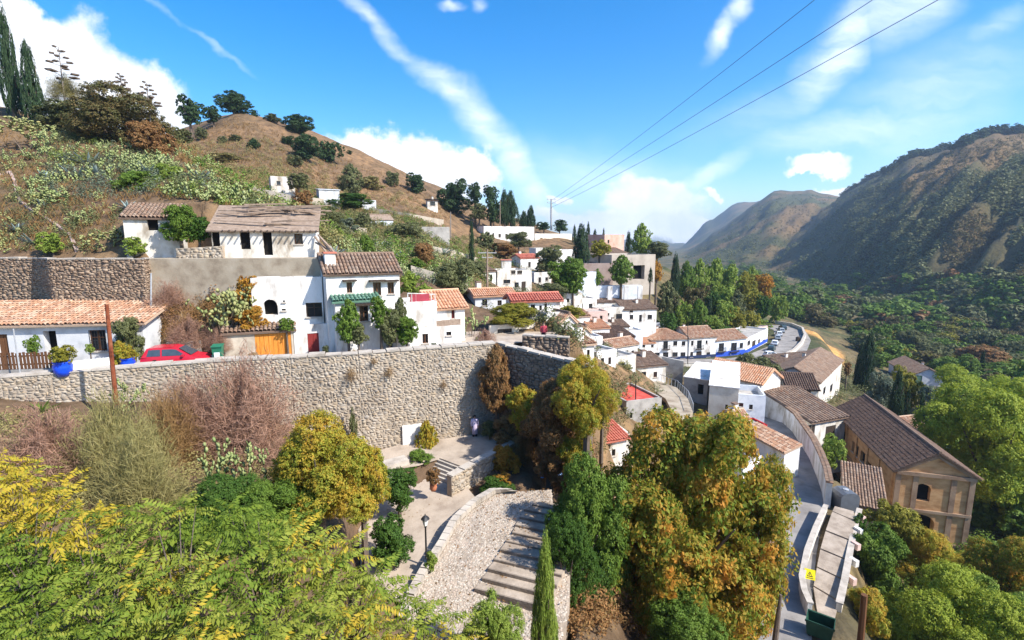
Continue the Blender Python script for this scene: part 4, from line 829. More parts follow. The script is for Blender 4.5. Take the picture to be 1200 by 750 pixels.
# houses up the hillside and in the village: name, label, left foot, right foot, eave, depth, roof, openings, wall, tile
VH = [
 ('village_house', 'grey walled house with pale orange tiled roof next to the red roofed house', (557, 367, 80), (603, 82.5), 348, 4.5, ('gable', .8, .3), [(583, 352, 588, 358, DK), (565, 351, 571, 358, DK)], 'greywhite', 'orangetile'),
 ('village_house', 'white house with a bright red tiled roof and dark narrow doors', (601, 376, 77), (656, 79), 354, 4.2, ('gable', .75, .3), [(622, 357, 627, 369, DK), (632, 358, 635, 364, DK), (638, 356, 641, 369, DK)], 'white', 'redtile'),
 ('village_house', 'white two storey house with terrace just above the red roofed house', (583, 345, 98), (623, 102), 319, 6, ('flat', .3), [(611, 330, 616, 341, DK), (603, 331, 608, 337, WD), (590, 328, 598, 332, DK), (599, 317, 604, 321, WD), (606, 317, 612, 321, WD)], 'oldwhite', 'tile'),
 ('hillside_hut', 'tiny white hut with red tiled roof above the white terrace house', (610, 314, 122), (631, 125), 303, 4, ('gable', .8, .2), [(619, 307, 622, 313, DK)], 'white', 'redtile'),
 ('hillside_house', 'white flat house half hidden by trees next to the dark cypress clump', (652, 306, 138), (673, 142), 294, 5, ('flat', .3), [(665, 300, 668, 304, DK)], 'white', 'tile'),
 ('long_house', 'long white terrace of cave houses on the ridge with dark windows', (567, 283, 165), (626, 174), 266.5, 5, ('flat', .4), [(571, 273, 573, 278, DK), (577, 273, 579, 278, DK), (584, 274, 587, 278, DK), (592, 274, 595, 279, DK), (600, 274, 603, 279, DK), (610, 276, 613, 280, DK)], 'white', 'tile'),
 ('long_house', 'cream lower terrace continuing the long white ridge building', (627, 287, 174), (670, 186), 275, 5, ('flat', .4), [(633, 279, 636, 283, DK), (643, 280, 646, 284, DK), (653, 281, 656, 285, DK)], 'cream', 'tile'),
 ('hillside_house', 'small bluish white house standing alone on the hillside', (433, 266, 118), (461, 121), 257.5, 5, ('gable', 1.1, .2), [(446, 260, 450, 265, DK), (437, 259, 440, 263, DK)], 'blue_and_shade', 'greywood'),
 ('hillside_hut', 'small white hut with black doorway below the bare summit', (318, 223, 98), (346, 100), 208, 4, ('flat', .3), [(338, 213, 342, 222, DK), (324, 212, 329, 217, DK)], 'oldwhite', 'tile'),
 ('hillside_hut', 'low hut with bluish flat roof beside the dark hedge', (374, 229, 114), (398, 116), 222, 4, ('mono', .4, .2), [], 'greywhite', 'blue_and_shade'),
 ('hillside_shed', 'small square grey shed on the slope behind the dark hedge', (421, 244, 126), (441, 128), 235, 4, ('flat', .2), [], 'greywhite', 'tile'),
 ('hillside_shed', 'tiny dark roofed shelter on the upper slope under the pines', (501, 242, 160), (513, 161), 235, 3, ('mono', .5, .3), [(504, 236, 510, 241, DK)], 'oldwhite', 'darktile'),
 ('museum_block', 'large pinkish concrete building with a big dark square opening', (716, 332, 133), (767, 139), 301, 12, ('flat', .5), [(742, 311, 755, 327, DK, 1.4)], 'pinkgrey', 'tile'),
 ('museum_wall', 'long brown building front beside the large concrete building', (676, 336, 131), (718, 133), 310, 8, ('flat', .3), [(686, 326, 689, 331, DK)], 'brownwall', 'tile'),
 ('museum_tower', 'pink brick block rising behind the large concrete building', (708, 298, 158), (731, 163), 276, 8, ('flat', .3), [(712, 281, 714, 285, DK)], 'pinkbrick', 'tile'),
 ('museum_hall', 'brown roofed hall between the pink brick block and the concrete building', (697, 312, 146), (742, 152), 301, 9, ('mono', 2.2, .2), [], 'pinkgrey', 'oldtile'),
 ('terrace_wall', 'tall pale buttressed terrace wall below the large concrete building', (697, 354, 127), (751, 129), 336, 1.2, ('flat', .2), [], 'blue_and_shade', 'tile'),  # bluish colour paints this wall's shade
 ('terrace_wall', 'pale blue shaded wall left of the buttressed terrace wall', (673, 350, 124), (698, 126), 320, 1.2, ('flat', .2), [], 'blue_and_shade', 'tile'),
 ('village_house', 'white house with brown tiled roof under the buttressed terrace wall', (731, 379, 119), (769, 121), 363.5, 5, ('mono', 1.6, .3), [(738, 363.8, 742, 366, DK), (738, 369, 742, 374, WD), (749, 369, 752, 377, DK), (759, 369, 764, 374, WD)], 'white', 'oldtile'),
 ('village_house', 'cream flat roofed house attached to the brown roofed white house', (699, 378, 117), (731, 119), 363, 5, ('flat', .4), [(722, 368, 729, 374, WD), (711, 367, 714, 370, DK)], 'oldwhite', 'tile'),
 ('village_house', 'little white gable fronted house above the dry orange bank', (657, 396, 84), (675, 85.5), 380, 5, ('gableF', 1.4, .15), [(667, 386, 671, 390, WD)], 'white', 'tile'),
 ('village_hut', 'narrow white gabled hut with one dark door on the bank', (680, 404, 83), (691, 84), 391, 3, ('gableF', .9, .15), [(683.5, 395, 686, 403, DK)], 'white', 'tile'),
 ('ruined_shed', 'ruined grey shed with a dark sagging roof among plants', (706, 411, 96), (741, 99), 398, 5, ('mono', 1.3, .4), [(714, 400, 720, 408, DK)], 'grey', 'darktile'),
 ('village_house', 'small white house with blue tinted wall left of the row of houses', (737, 403, 110), (753, 111), 389, 4, ('flat', .3), [(741, 393, 744, 397, DK)], 'blue_and_shade', 'tile'),
 ('terrace_wall', 'pale wall stepping down below the brown roofed white house', (740, 393, 127), (779, 129), 381, 1, ('flat', .2), [], 'blue_and_shade', 'tile'),  # blue tint stands in for shade on this white wall
 ('village_house', 'white cube house by the big green tree under the pale blue wall', (655, 362, 108), (682, 110), 346, 5, ('flat', .3), [(664, 350, 667, 354, DK)], 'oldwhite', 'tile'),
 ('village_house', 'small pink house between the gable fronted house and cream house', (689, 381, 100), (712, 101), 367, 4, ('flat', .3), [(703, 370, 706, 375, DK)], 'pink', 'tile'),
 ('village_house', 'beige house with ochre terrace under the cream house', (689, 394, 94), (716, 95), 382, 4, ('flat', .3), [(697, 386, 700, 391, DK)], 'cream', 'tile'),
 ('row_house', 'lowest end house of the village row with a small orange roof', foot(748, -28.3, 116.5), (767, 118), 404, 6, ('gable', .8, .2), [(752, 403.8, 756, 407, DK), (763, 404, 766, 407, DK), (755, 411, 757, 414, DK)], 'white', 'orangetile'),
 ('row_house', 'white row house with a brown tiled hip roof and one balcony', foot(763, -28.3, 118), (806.5, 120), 399, 8, ('hip', 1.8, .3), [(777.5, 400, 782.5, 409, BL), (789, 400, 793.5, 405, WD), (799, 400, 803, 405, WD), (765, 413.5, 773, 418, WD), (777, 413, 783, 419.5, DK), (788, 413, 794, 418, WD), (797.5, 413, 803, 419.8, DK)], 'white', 'tile'),
 ('row_house', 'taller white row house with a central balcony between hip roof and blue house', foot(806.7, -28.3, 119.8), (838.5, 122), 396.5, 8, ('gable', 1.9, .3), [(810, 399.5, 812.5, 405, WD), (817, 399, 822, 408.5, BL), (827, 399, 829, 403, DK), (809, 412.5, 812, 418.5, WD), (816, 412, 822, 420, DK), (828, 413, 832, 418, WD)], 'white', 'tile'),
 ('row_house', 'bluish white row house with two iron balconies and cobalt blue base', foot(838.7, -28.3, 122), (873, 125.5), 399.5, 8, ('gable', 1.6, .3), [(842.5, 402.5, 848, 411.5, BL), (857, 402, 863, 411.5, BL), (867, 402, 870.5, 408, WD), (843, 414.5, 846.5, 419.5, WD), (851, 414.5, 856, 420.8, 'dark_arch'), (860, 415, 863, 419, WD)], 'blue_and_shade', 'tile'),
 ('row_house', 'last white row house with flat roof turning towards the parked cars', foot(873.2, -28.3, 125.7), (899, 141), 399, 7, ('flat', .4), [(876, 400, 879, 404, DK), (881.5, 400, 885, 407, DK), (888.5, 398, 890, 406, DK), (893.5, 399, 896, 405, DK, None, 'redwood'), (879, 411, 883, 416, DK), (887, 410, 890, 414, DK), (892, 409, 895, 412, DK)], 'white', 'tile'),
 ('roof_house', 'white box house rising behind the end of the village row', (858, 396, 150), (873, 151), 385, 5, ('flat', .3), [(863, 389, 866, 392, DK)], 'white', 'tile'),
 ('roof_house', 'lilac tinted low house behind the last white row house', (873, 396, 150), (899, 156), 387, 5, ('flat', .3), [(880, 390, 883, 393, DK), (890, 389, 893, 392, DK)], 'pink', 'tile'),
 ('village_house', 'white house with planted balcony right of the red roofed house', (640, 388, 72), (659, 73), 369, 4, ('flat', .3), [(644, 372, 649, 380, DK), (652, 373, 656, 379, WD)], 'white', 'tile'),
 ('garden_wall', 'pale garden wall with openings under the yellow green vine', (574, 394, 60), (627, 62), 383, .4, ('flat', .15), [(583, 386, 600, 391, DK), (608, 386, 622, 391, DK)], 'cream', 'tile'),
 ('village_house', 'white house squeezed behind the little gable fronted house', (670, 386, 97), (691, 98), 372, 4, ('mono', .8, .2), [(676, 376, 679, 380, DK), (684, 376, 686, 380, DK)], 'white', 'tile'),
 ('terrace_wall', 'low white wall zigzagging under the large green village tree', (640, 362, 95), (664, 97), 354, 1, ('flat', .2), [], 'white', 'tile'),
 ('village_house', 'tiny white house over the ruined grey shed', (714, 396, 108), (737, 109), 384, 4, ('mono', .9, .2), [(719, 388, 722, 392, DK), (729, 388, 732, 393, DK)], 'oldwhite', 'oldtile'),
 ('village_house', 'plain white house at the bank left of the ruined grey shed', (690, 408, 88), (706, 89), 397, 4, ('flat', .3), [(696, 400, 699, 405, DK)], 'white', 'tile'),
 ('village_house', 'white cube on the slope under the long white terrace', (598, 308, 140), (612, 142), 300, 4, ('flat', .3), [(603, 303, 605, 307, DK)], 'white', 'tile'),
 ('terrace_wall', 'long pale rubble terrace wall below the bluish house', (470, 278, 112), (527, 116), 266, .6, ('flat', .1), [], 'grey', 'tile'),
 ('village_house', 'white two window house below the buttressed terrace wall left end', (672, 366, 118), (699, 120), 352, 5, ('flat', .3), [(679, 356, 683, 361, WD), (690, 356, 694, 361, WD)], 'white', 'tile'),
 ('village_house', 'white house with brown roof beneath the pale blue wall', (700, 366, 124), (731, 126), 355, 4, ('mono', .9, .2), [(708, 358, 712, 363, DK), (720, 358, 724, 363, DK)], 'oldwhite', 'oldtile'),
 ('village_house', 'white house with ochre roof between the pink house and the gabled hut', (692, 399, 90), (714, 91), 386, 4, ('mono', .9, .2), [(697, 390, 700, 394, DK), (706, 390, 709, 397, DK)], 'white', 'orangetile'),
 ('village_house', 'low white building above the dark block of stone wall', (664, 406, 78), (684, 79), 396, 4, ('flat', .25), [(671, 399, 674, 403, DK)], 'white', 'tile'),
 ('village_house', 'white cottage at the left end of the village row', (716, 420, 100), (747, 104), 408, 5, ('gable', 1.0, .25), [(722, 411, 726, 416, DK), (732, 411, 736, 416, WD), (740, 411, 743, 418, DK)], 'white', 'tile'),
 ('village_house', 'old white house under the village road with faded roof', (745, 447, 84), (780, 86), 431, 5, ('mono', 1.2, .25), [(752, 436, 757, 442, DK), (766, 436, 770, 442, WD)], 'oldwhite', 'oldtile'),
 ('village_house', 'small white house on the slope right of the white terrace house', (626, 334, 108), (646, 110), 321, 4, ('flat', .3), [(631, 325, 634, 331, DK), (639, 325, 642, 329, DK)], 'white', 'tile'),
 ('village_house', 'small white house below the thin lone cypress', (562, 331, 95), (581, 97), 319, 4, ('mono', .8, .2), [(566, 323, 569, 328, DK), (574, 322, 577, 330, DK)], 'white', 'oldtile'),
 ('village_house', 'white cube house beneath the cream ridge terrace', (628, 302, 138), (646, 140), 292, 4, ('flat', .3), [(633, 295, 636, 300, DK), (640, 295, 642, 301, DK)], 'white', 'tile'),
 ('village_house', 'low white house on the bank behind the yellow green tree', (699, 430, 66), (722, 68), 415, 4, ('flat', .3), [(704, 420, 708, 426, DK), (713, 419, 716, 429, DK)], 'white', 'tile'),
 ('village_house', 'white walled yard house left of the old house with faded roof', (722, 434, 72), (745, 74), 421, 4, ('flat', .3), [(728, 425, 732, 430, DK)], 'oldwhite', 'tile'),
 ('village_house', 'white house at the top of the bank next to the short dark wall', (674, 420, 62), (696, 63), 406, 4, ('mono', .7, .2), [(679, 410, 683, 415, DK), (688, 410, 691, 419, DK)], 'white', 'tile'),
 # centre
 ('white_villa', 'white house with an orange tiled gable roof and shaded balcony', (826, 468, 80), (890, 73), 436, 6, ('gable', 1.7, .35), [(868, 451, 886, 461, DK, .8), (832, 446, 836, 452, DK)], 'white', 'orangetile'),
 ('villa_block', 'cream front block with a bright white sloping terrace roof', (829, 492, 69), (863, 67.5), 452, 9, ('mono', 1.5, .1), [(850, 474, 853, 480, DK)], 'cream', 'whiteflat'),
 ('villa_block', 'grey side block left of the bright white terrace roof', (800, 470, 79), (828, 77), 442, 8, ('mono', .8, .1), [(818, 450, 824, 463, DK, .3)], 'grey', 'whiteflat'),
 ('villa_block', 'white terrace block with a small balcony in front of the red roofed gable', (859, 497, 67), (895, 66), 468, 5, ('flat', .8), [(866, 472, 871, 477, DK), (878, 474, 882, 480, DK)], 'blue_and_shade', 'white'),
 ('tiled_turret', 'tiny white lookout with striped tiled roof below the terrace block', (863, 505, 60), (876, 60.6), 492, 2, ('gable', .7, .15), [(867, 496, 870, 500, DK)], 'white', 'tile'),
 ('red_shelter', 'low shelter with a deep red wall above the tiled roadside house', (879, 514, 58.5), (898, 59), 501, 2.5, ('flat', .2), [(884, 503, 888, 508, DK)], 'redwall', 'tile'),
 ('roadside_house', 'white roadside house with pale tiled roof at the bend of the road', foot(868, -26.2, 57.6), (916, 51.2), 505, 1.9, ('mono', .7, .2), [(905, 545, 909, 552, DK)], 'white', 'tile'),
 ('roadside_house', 'pale house seen through the leaves of the big autumn tree', foot(835, -25.5, 49), (868, 47), 545, 5, ('flat', .4), [(848, 552, 854, 562, WD), (858, 566, 863, 576, WD)], 'white', 'tile'),
 ('roadside_house', 'lower white house hidden behind the big autumn tree', foot(838, -25.0, 38), (888, 35.5), 635, 5, ('gable', 1.0, .3), [(850, 650, 858, 664, WD), (870, 655, 877, 668, WD)], 'white', 'tile'),
 ('stone_hut', 'little hut with pale front and faded red tiled roof among the shrubs', (699, 547, 44), (733, 45.3), 520, 2.6, ('mono', .7, .3), [(711, 522, 715, 526, DK), (717, 527, 721, 534, DK)], 'oldwhite', 'redtile'),
 ('red_terrace', 'low building with a bright red flat terrace right above the little hut', (711, 520, 47), (738, 47.6), 512, 4.5, ('flat', .12, 1), [], 'oldwhite', 'redpaint'),
 ('red_terrace', 'grey building with a large red roof terrace in front of the curved railing', (733, 505, 55), (774, 56.5), 473, 6.5, ('flat', .25, 1), [(738, 484, 741, 490, DK)], 'grey', 'redpaint'),
 # farm and outbuildings behind the church
 ('farm_building', 'yellowish farm building with dark ribbed tiled roof and two windows', foot(921, -32.6, 97), (957, 96), 455.5, 8, ('gable', 2.1, .3), [(926, 456.5, 932, 462, DK), (943, 456.5, 950, 462, DK)], 'cream', 'darktile'),
 ('farm_building', 'farm barn with a big brown tiled roof and white end wall', foot(957, -32.6, 94), (984, 112), 449, 9, ('gable', 2.2, .3), [(965, 455, 967, 461, DK), (973, 452, 975, 458, DK)], 'oldwhite', 'oldtile'),
 ('farm_building', 'long low farm shed with faded tiled roof beside the curving road', (913, 440, 114), (962, 118), 429, 5, ('mono', 1.3, .3), [], 'beige', 'oldtile'),
 ('white_kiosk', 'small white cube at the edge of the dry field', (936, 418, 140), (944, 141), 409, 2.5, ('flat', .2), [], 'white', 'tile'),
 ('long_barn', 'long bluish white building with brown roof and green doors in the valley', (1041, 434, 165), (1068, 149), 424.5, 8, ('gable', 2.2, .4), [(1047, 428, 1049, 432, DK), (1053, 431, 1055, 435, DK), (1059, 434, 1061, 438, DK)], 'blue_and_shade', 'oldtile'),
]
MT['redwall'] = flat('deep_red_render', (.42, .03, .03), .85)
MT['whiteflat'] = MT['white']
VR = {}
for i, (nm, lb, L_, R_, top, dp, rf, ops, wm, tm) in enumerate(VH):
    if 40 < L_[2] < 135 and nm not in ('row_house', 'roadside_house'):      # stand on the slope where it is seen
        hh = hit((L_[0] + R_[0]) / 2, L_[1], 30.)
        if hh is not None and hh.y < L_[2] - 1:
            k_ = max(.55, (hh.y + .5) / L_[2]); L_ = (L_[0], L_[1], L_[2] * k_); R_ = (R_[0], R_[1] * k_); dp *= k_; rf = (rf[0], rf[1] * k_) + tuple(rf[2:])
    far_ = L_[2] > 70
    side = [(1071, 438, 1080, 449, DR, None, 'greenpaint')] if nm == 'long_barn' else ()
    r_ = house(nm, lb, L_, R_, top, dp, rf, ops, side, wm=wm, tm=tm, seed=20 + i, cw=.34 if far_ else .26, base=3.5, deep=.22, fm='darkwood' if far_ else 'brownwood')
    VR[lb] = r_
    if rf[0] in ('gable', 'hip', 'mono') and i % 3 != 1 and tm not in ('whiteflat', 'blue_and_shade'):
        rt, A_c, B_c, u_c, n_c, z0_c, zt_c = r_; f_c = .22 + .56 * ((i * 37) % 10) / 10; Lc_ = (B_c - A_c).length
        q_c = A_c + u_c * (Lc_ * f_c) - n_c * (dp * .62); zc_ = zt_c + rf[1] * (.62 if rf[0] == 'mono' else .7)
        g = MB(); g.box((q_c.x, q_c.y, zc_ + .35), (.55, .55, 1.5), atan2(u_c.y, u_c.x)); o_c = g.build('chimney', MT['oldwhite'], rt)
        g = MB(); g.box((q_c.x, q_c.y, zc_ + 1.161), (.7, .7, .12), atan2(u_c.y, u_c.x)); g.build('chimney_cap', MT['oldtile'], o_c)
def plinth(key, h, m):
    r, A, B, u, n, z0, zt = VR[key]; g = MB(); a = A + n * .006; g.para((a.x, a.y, z0 - .2), (B - A), n * .05, (0, 0, h + .2)); g.build('plinth', MT[m], r)
MT['deepblue'] = flat('dark_blue_base', (.02, .035, .09), .8)
plinth('bluish white row house with two iron balconies and cobalt blue base', 1.0, 'blue'); plinth('last white row house with flat roof turning towards the parked cars', .7, 'blue')
plinth('white row house with a brown tiled hip roof and one balcony', .55, 'deepblue'); plinth('taller white row house with a central balcony between hip roof and blue house', .6, 'deepblue')
r, A, B, u, n, z0, zt = VR['tall pale buttressed terrace wall below the large concrete building']
for px in (699, 714, 733, 749):
    p = W(px, 354, 126.8); g = MB(); g.box((p.x, p.y - .4, (z0 + zt) / 2), (1.1, .8, zt - z0), 0); g.build('buttress', MT['white'], r)
r, A, B, u, n, z0, zt = VR['white two storey house with terrace just above the red roofed house']
p = W(593, 318, 101); g = MB(); g.box((p.x, p.y, p.z + .9), (1.9, 1.9, 2.6), .1); t_ = g.build('stair_tower', MT['oldwhite'], r)
g = MB(); g.box((p.x, p.y, p.z + 2.26), (2.2, 2.2, .12), .1); g.build('tower_roof', MT['redtile'], t_)
# church
CH, A, B, u, n, z0, zt = house('church', 'brick church with a long dark tiled gable roof and arched front', foot(1040, -33.6, 53), (1131, 51), 550, 20.7, ('gableF', 2.3, .4),
    [(1073, 566, 1089, 588, 'dark_arch', .5), (1082, 541, 1087, 549, DK, .3), (1066, 601, 1092, 634, 'dark_arch', .8)], (),
    [(987, 503, 991, 519, WD, .35), (999, 516, 1005, 536, WD, .35), (1009, 527, 1014, 546, WD, .35), (1016.5, 540, 1021, 561, WD, .35), (1026, 546, 1030, 570, WD, .35)], wm='ochre', tm='darktile', fm='darkwood', seed=70, cw=.27, deep=.35)
Lc = (B - A).length; A2 = A - n * 20.7
def band(nm, z, h, d, m='brownstone'):
    g = MB(); g.para((A.x + n.x * .004, A.y + n.y * .004, z), u * Lc, n * d, (0, 0, h)); g.build(nm, MT[m], CH)
    g = MB(); q_ = A - u * .004; g.para((q_.x, q_.y, z), -n * 20.7, -u * d, (0, 0, h)); g.build(nm, MT[m], CH)
band('cornice', zt - .42, .4, .28); band('string_course', z0 + 4.0, .3, .2); band('plinth', z0, .7, .15)
for f in (.0, .26, .74, 1.0):
    a = A + u * (Lc * f - .25 + (.25 if f == 0 else (-.25 if f == 1 else 0))) + n * .004; g = MB(); g.para((a.x, a.y, z0 + .75), u * .5, n * .12, (0, 0, 3.2)); g.para((a.x, a.y, z0 + 4.35), u * .5, n * .12, (0, 0, zt - z0 - 4.8)); g.build('pilaster', MT['brownstone'], CH)
for f in (.02, .2, .37, .55, .73, .92):
    a = A - n * (20.4 * f) - u * .004; g = MB(); g.para((a.x, a.y, z0 + .75), -n * .5, -u * .14, (0, 0, 3.2)); g.para((a.x, a.y, z0 + 4.35), -n * .5, -u * .14, (0, 0, zt - z0 - 4.8)); g.build('pilaster', MT['ochre'], CH)
m_ = (A + B) / 2; ap = Vector((m_.x, m_.y, zt + 2.1)) + n * .004
for a, b2 in ((Vector((A.x, A.y, zt)) + n * .004, ap), (ap, Vector((B.x, B.y, zt)) + n * .004)):
    g = MB(); d = b2 - a; g.para(a - Vector((0, 0, .3)), d, n * .22, (0, 0, .3)); g.build('raking_cornice', MT['brownstone'], CH)
house('church_wing', 'white wing beside the church under a ribbed brown tiled roof', foot(946, -32, 66), (985, 68.4), 496, 16, ('gable', 1.9, .35), [(948, 499, 954, 514, DK), (968, 500, 978, 514, DK)], wm='oldwhite', tm='oldtile', seed=75, cw=.55)
house('church_annex', 'small brick annex with tiled roof on the far side of the church', (1060, 514, 77), (1083, 78), 503, 4, ('gable', 1.1, .25), [], wm='ochre', tm='tile', seed=76, base=8)
house('lean_to', 'brown tiled lean-to roof between the road wall and the church', foot(986, -30, 48.5), (1034, 46.8), 590, 7, ('mono', 1.6, .2), [], wm='beige', tm='oldtile', seed=77, base=4)
# ------------------------------------------------------------------ plants
def hv(X, Y):
    az = np.arctan2(X, Y); lr = np.log(np.hypot(X, Y)); i = np.clip((az - AZ[0]) / (AZ[1] - AZ[0]), 0, NA - 1.001); j = np.clip((lr - LR[0]) / (LR[1] - LR[0]), 0, NR - 1.001)
    a = i.astype(int); b = j.astype(int); fa = i - a; fb = j - b
    return (gz[b, a] * (1 - fa) + gz[b, a + 1] * fa) * (1 - fb) + (gz[b + 1, a] * (1 - fa) + gz[b + 1, a + 1] * fa) * fb
def unit(a): return a / (np.linalg.norm(a, axis=1, keepdims=True) + 1e-9)
def leafq(P, N, s, asp, rng, T=None):
    n = len(P); N = unit(N); T = rng.normal(size=(n, 3)) if T is None else T
    T = unit(T - (T * N).sum(1, keepdims=True) * N); B = np.cross(N, T); s = np.asarray(s).reshape(-1, 1) * np.ones((n, 1))
    V = np.stack([P - T * s, P + B * s * asp - T * s * .1, P + T * s, P - B * s * asp - T * s * .1], 1)
    return V.reshape(-1, 3), np.arange(n * 4).reshape(n, 4)
PROF = {
 'hero': lambda z: .5 * np.clip(1 - z ** 2.6, 0, 1) ** .5 * (.8 + .2 * np.clip(z / .3, 0, 1)),
 'broad': lambda z: .5 * np.sqrt(np.clip(1 - (2 * z - 1) ** 2, 0, 1)) ** .8,
 'bush': lambda z: .5 * np.clip(1 - z ** 2.2, 0, 1) ** .5 * (.75 + .25 * np.clip(z / .3, 0, 1)),
 'pine': lambda z: .5 * np.clip(1 - z ** 2.6, 0, 1) ** .5 * np.clip(z / .18, .2, 1) ** .5,
 'cypress': lambda z: .5 * np.clip((1 - z) ** .62, 0, 1) * np.clip(.55 + z / .22 * .45, 0, 1),
 'poplar': lambda z: .5 * np.sin(pi * np.clip(z, 0, 1) ** .75) ** .7,
 'round': lambda z: .5 * np.sqrt(np.clip(1 - (2 * z - 1) ** 2, 0, 1)),
}
LV = {-1: (90, 9, .075), 0: (150, 10, .05), 1: (300, 22, .034), 2: (620, 34, .0215), 3: (1700, 40, .0112), 4: (2300, 40, .0098)}
CRN = {}
def crown(shape, lvl, var=0):
    key = (shape, lvl, var)
    if key in CRN: return CRN[key]
    rng = np.random.RandomState(len(shape) * 131 + lvl * 17 + var * 7); nc, per, lf = LV[lvl]
    if shape in ('cypress', 'poplar'):
        z = rng.uniform(.01, .99, nc * 4); w = PROF[shape](z); keep = rng.uniform(0, .5, nc * 4) < w + .05; z = z[keep][:nc]; th = rng.uniform(0, 2 * pi, len(z)); ph = rng.uniform(0, 6.28, 4)
        am = .16 if shape == 'cypress' else .34
        lump = 1 + am * (np.sin(3 * th + ph[0] + 9 * z) * .5 + np.sin(5 * th + ph[1] - 14 * z) * .5 + np.sin(2 * th + ph[2] + 23 * z) * .4)
        rad = PROF[shape](z) * lump * rng.uniform(.6, 1.02, len(z)) ** .45
        Cn = np.stack([rad * np.cos(th), rad * np.sin(th), z], 1); out = unit(Cn * np.array([1, 1, .15]) + 1e-4); rc = .045 if shape == 'cypress' else .06
    else:
        K = {'hero': 30, 'round': 22, 'broad': 14, 'bush': 13, 'pine': 16}[shape]; lc = []; lr = []
        for k in range(K):
            z = (k + .5) / K; z = .10 + .78 * z; a = k * 2.39996 + rng.uniform(-.5, .5); r = PROF[shape](np.array([z]))[0]; s = rng.uniform(.11, .25 if shape != 'hero' else .19) * (.85 if shape == 'round' else 1)
            f = (rng.uniform(.75, 1.0) if shape == 'round' else rng.uniform(.7, 1.3)) if rng.rand() < .8 else .3
            lc.append((max(r - s * .62, 0) * f * cos(a), max(r - s * .62, 0) * f * sin(a), min(max(z, s * .6), 1 - s * .8))); lr.append(s)
        lc = np.array(lc); lr = np.array(lr); pick = rng.choice(K, nc * 3, p=lr ** 2 / (lr ** 2).sum()); D = unit(rng.normal(size=(nc * 3, 3)) + np.array([0, 0, .25])); Cn = lc[pick] + D * (lr[pick] * rng.uniform(.75, 1.08, nc * 3))[:, None] * np.array([1, 1, .85])
        ins = np.zeros(len(Cn), bool)
        for k in range(K): ins |= (pick != k) & (np.linalg.norm((Cn - lc[k]) / np.array([1, 1, .85]), axis=1) < lr[k] * .8)
        keep = (~ins) & (Cn[:, 2] > -.02); Cn = Cn[keep][:nc]; out = D[keep][:nc]; rc = .05 if lvl < 3 else .038
    n = len(Cn); off = rng.normal(size=(n, per, 3)); off /= np.linalg.norm(off, axis=2, keepdims=True); off *= rng.uniform(.2, 1.15, (n, per, 1)) ** .5 * rc * rng.uniform(.5, 1.5, (n, 1, 1)); off[..., 2] *= .75 if shape != 'cypress' else 1.8
    P = (Cn[:, None] + off).reshape(-1, 3); N = (out[:, None] * .7 + off / rc * .5 + rng.normal(size=off.shape) * (.55 if lvl >= 0 else .25) + np.array([0, 0, .35])).reshape(-1, 3)
    s = lf * rng.uniform(.6, 1.35, len(P)); T = None
    if shape == 'cypress': T = np.array([[0, 0, 1.]]) + rng.normal(size=P.shape) * .25
    a1 = leafq(P, N, s, .5 if shape != 'cypress' else .3, rng, T)
    m = int(n * 1.6); zi = rng.uniform(.1, .85, m); ti = rng.uniform(0, 6.28, m); ri = PROF[shape](zi) * rng.uniform(.05, .55, m)     # leaves deep inside
    a2 = leafq(np.stack([ri * np.cos(ti), ri * np.sin(ti), zi], 1), rng.normal(size=(m, 3)), np.full(m, lf * 1.8), .6, rng)
    V, F = cat([a1, a2]); CRN[key] = npmesh('crown', V, F, LF['green']); return CRN[key]
def twigs(var=0, n=2600):
    key = ('twig', n, var)
    if key in CRN: return CRN[key]
    rng = np.random.RandomState(50 + var); th = rng.uniform(0, 6.28, n); el = rng.uniform(.05, 1.5, n); r = rng.uniform(.25, 1, n) ** .6
    lump = 1 + .22 * np.sin(3 * th + var) * np.sin(4 * el) + .15 * np.sin(7 * th)
    D = np.stack([np.cos(th) * np.cos(el) * .5, np.sin(th) * np.cos(el) * .5, np.sin(el)], 1) * lump[:, None]
    a = leafq(D * r[:, None], rng.normal(size=(n, 3)), rng.uniform(.04, .11, n) * (1 if n < 2000 else .7), .06 if n < 2000 else .04, rng, D + rng.normal(size=(n, 3)) * .35)
    CRN[key] = npmesh('twigs', *a, LF['dry']); return CRN[key]
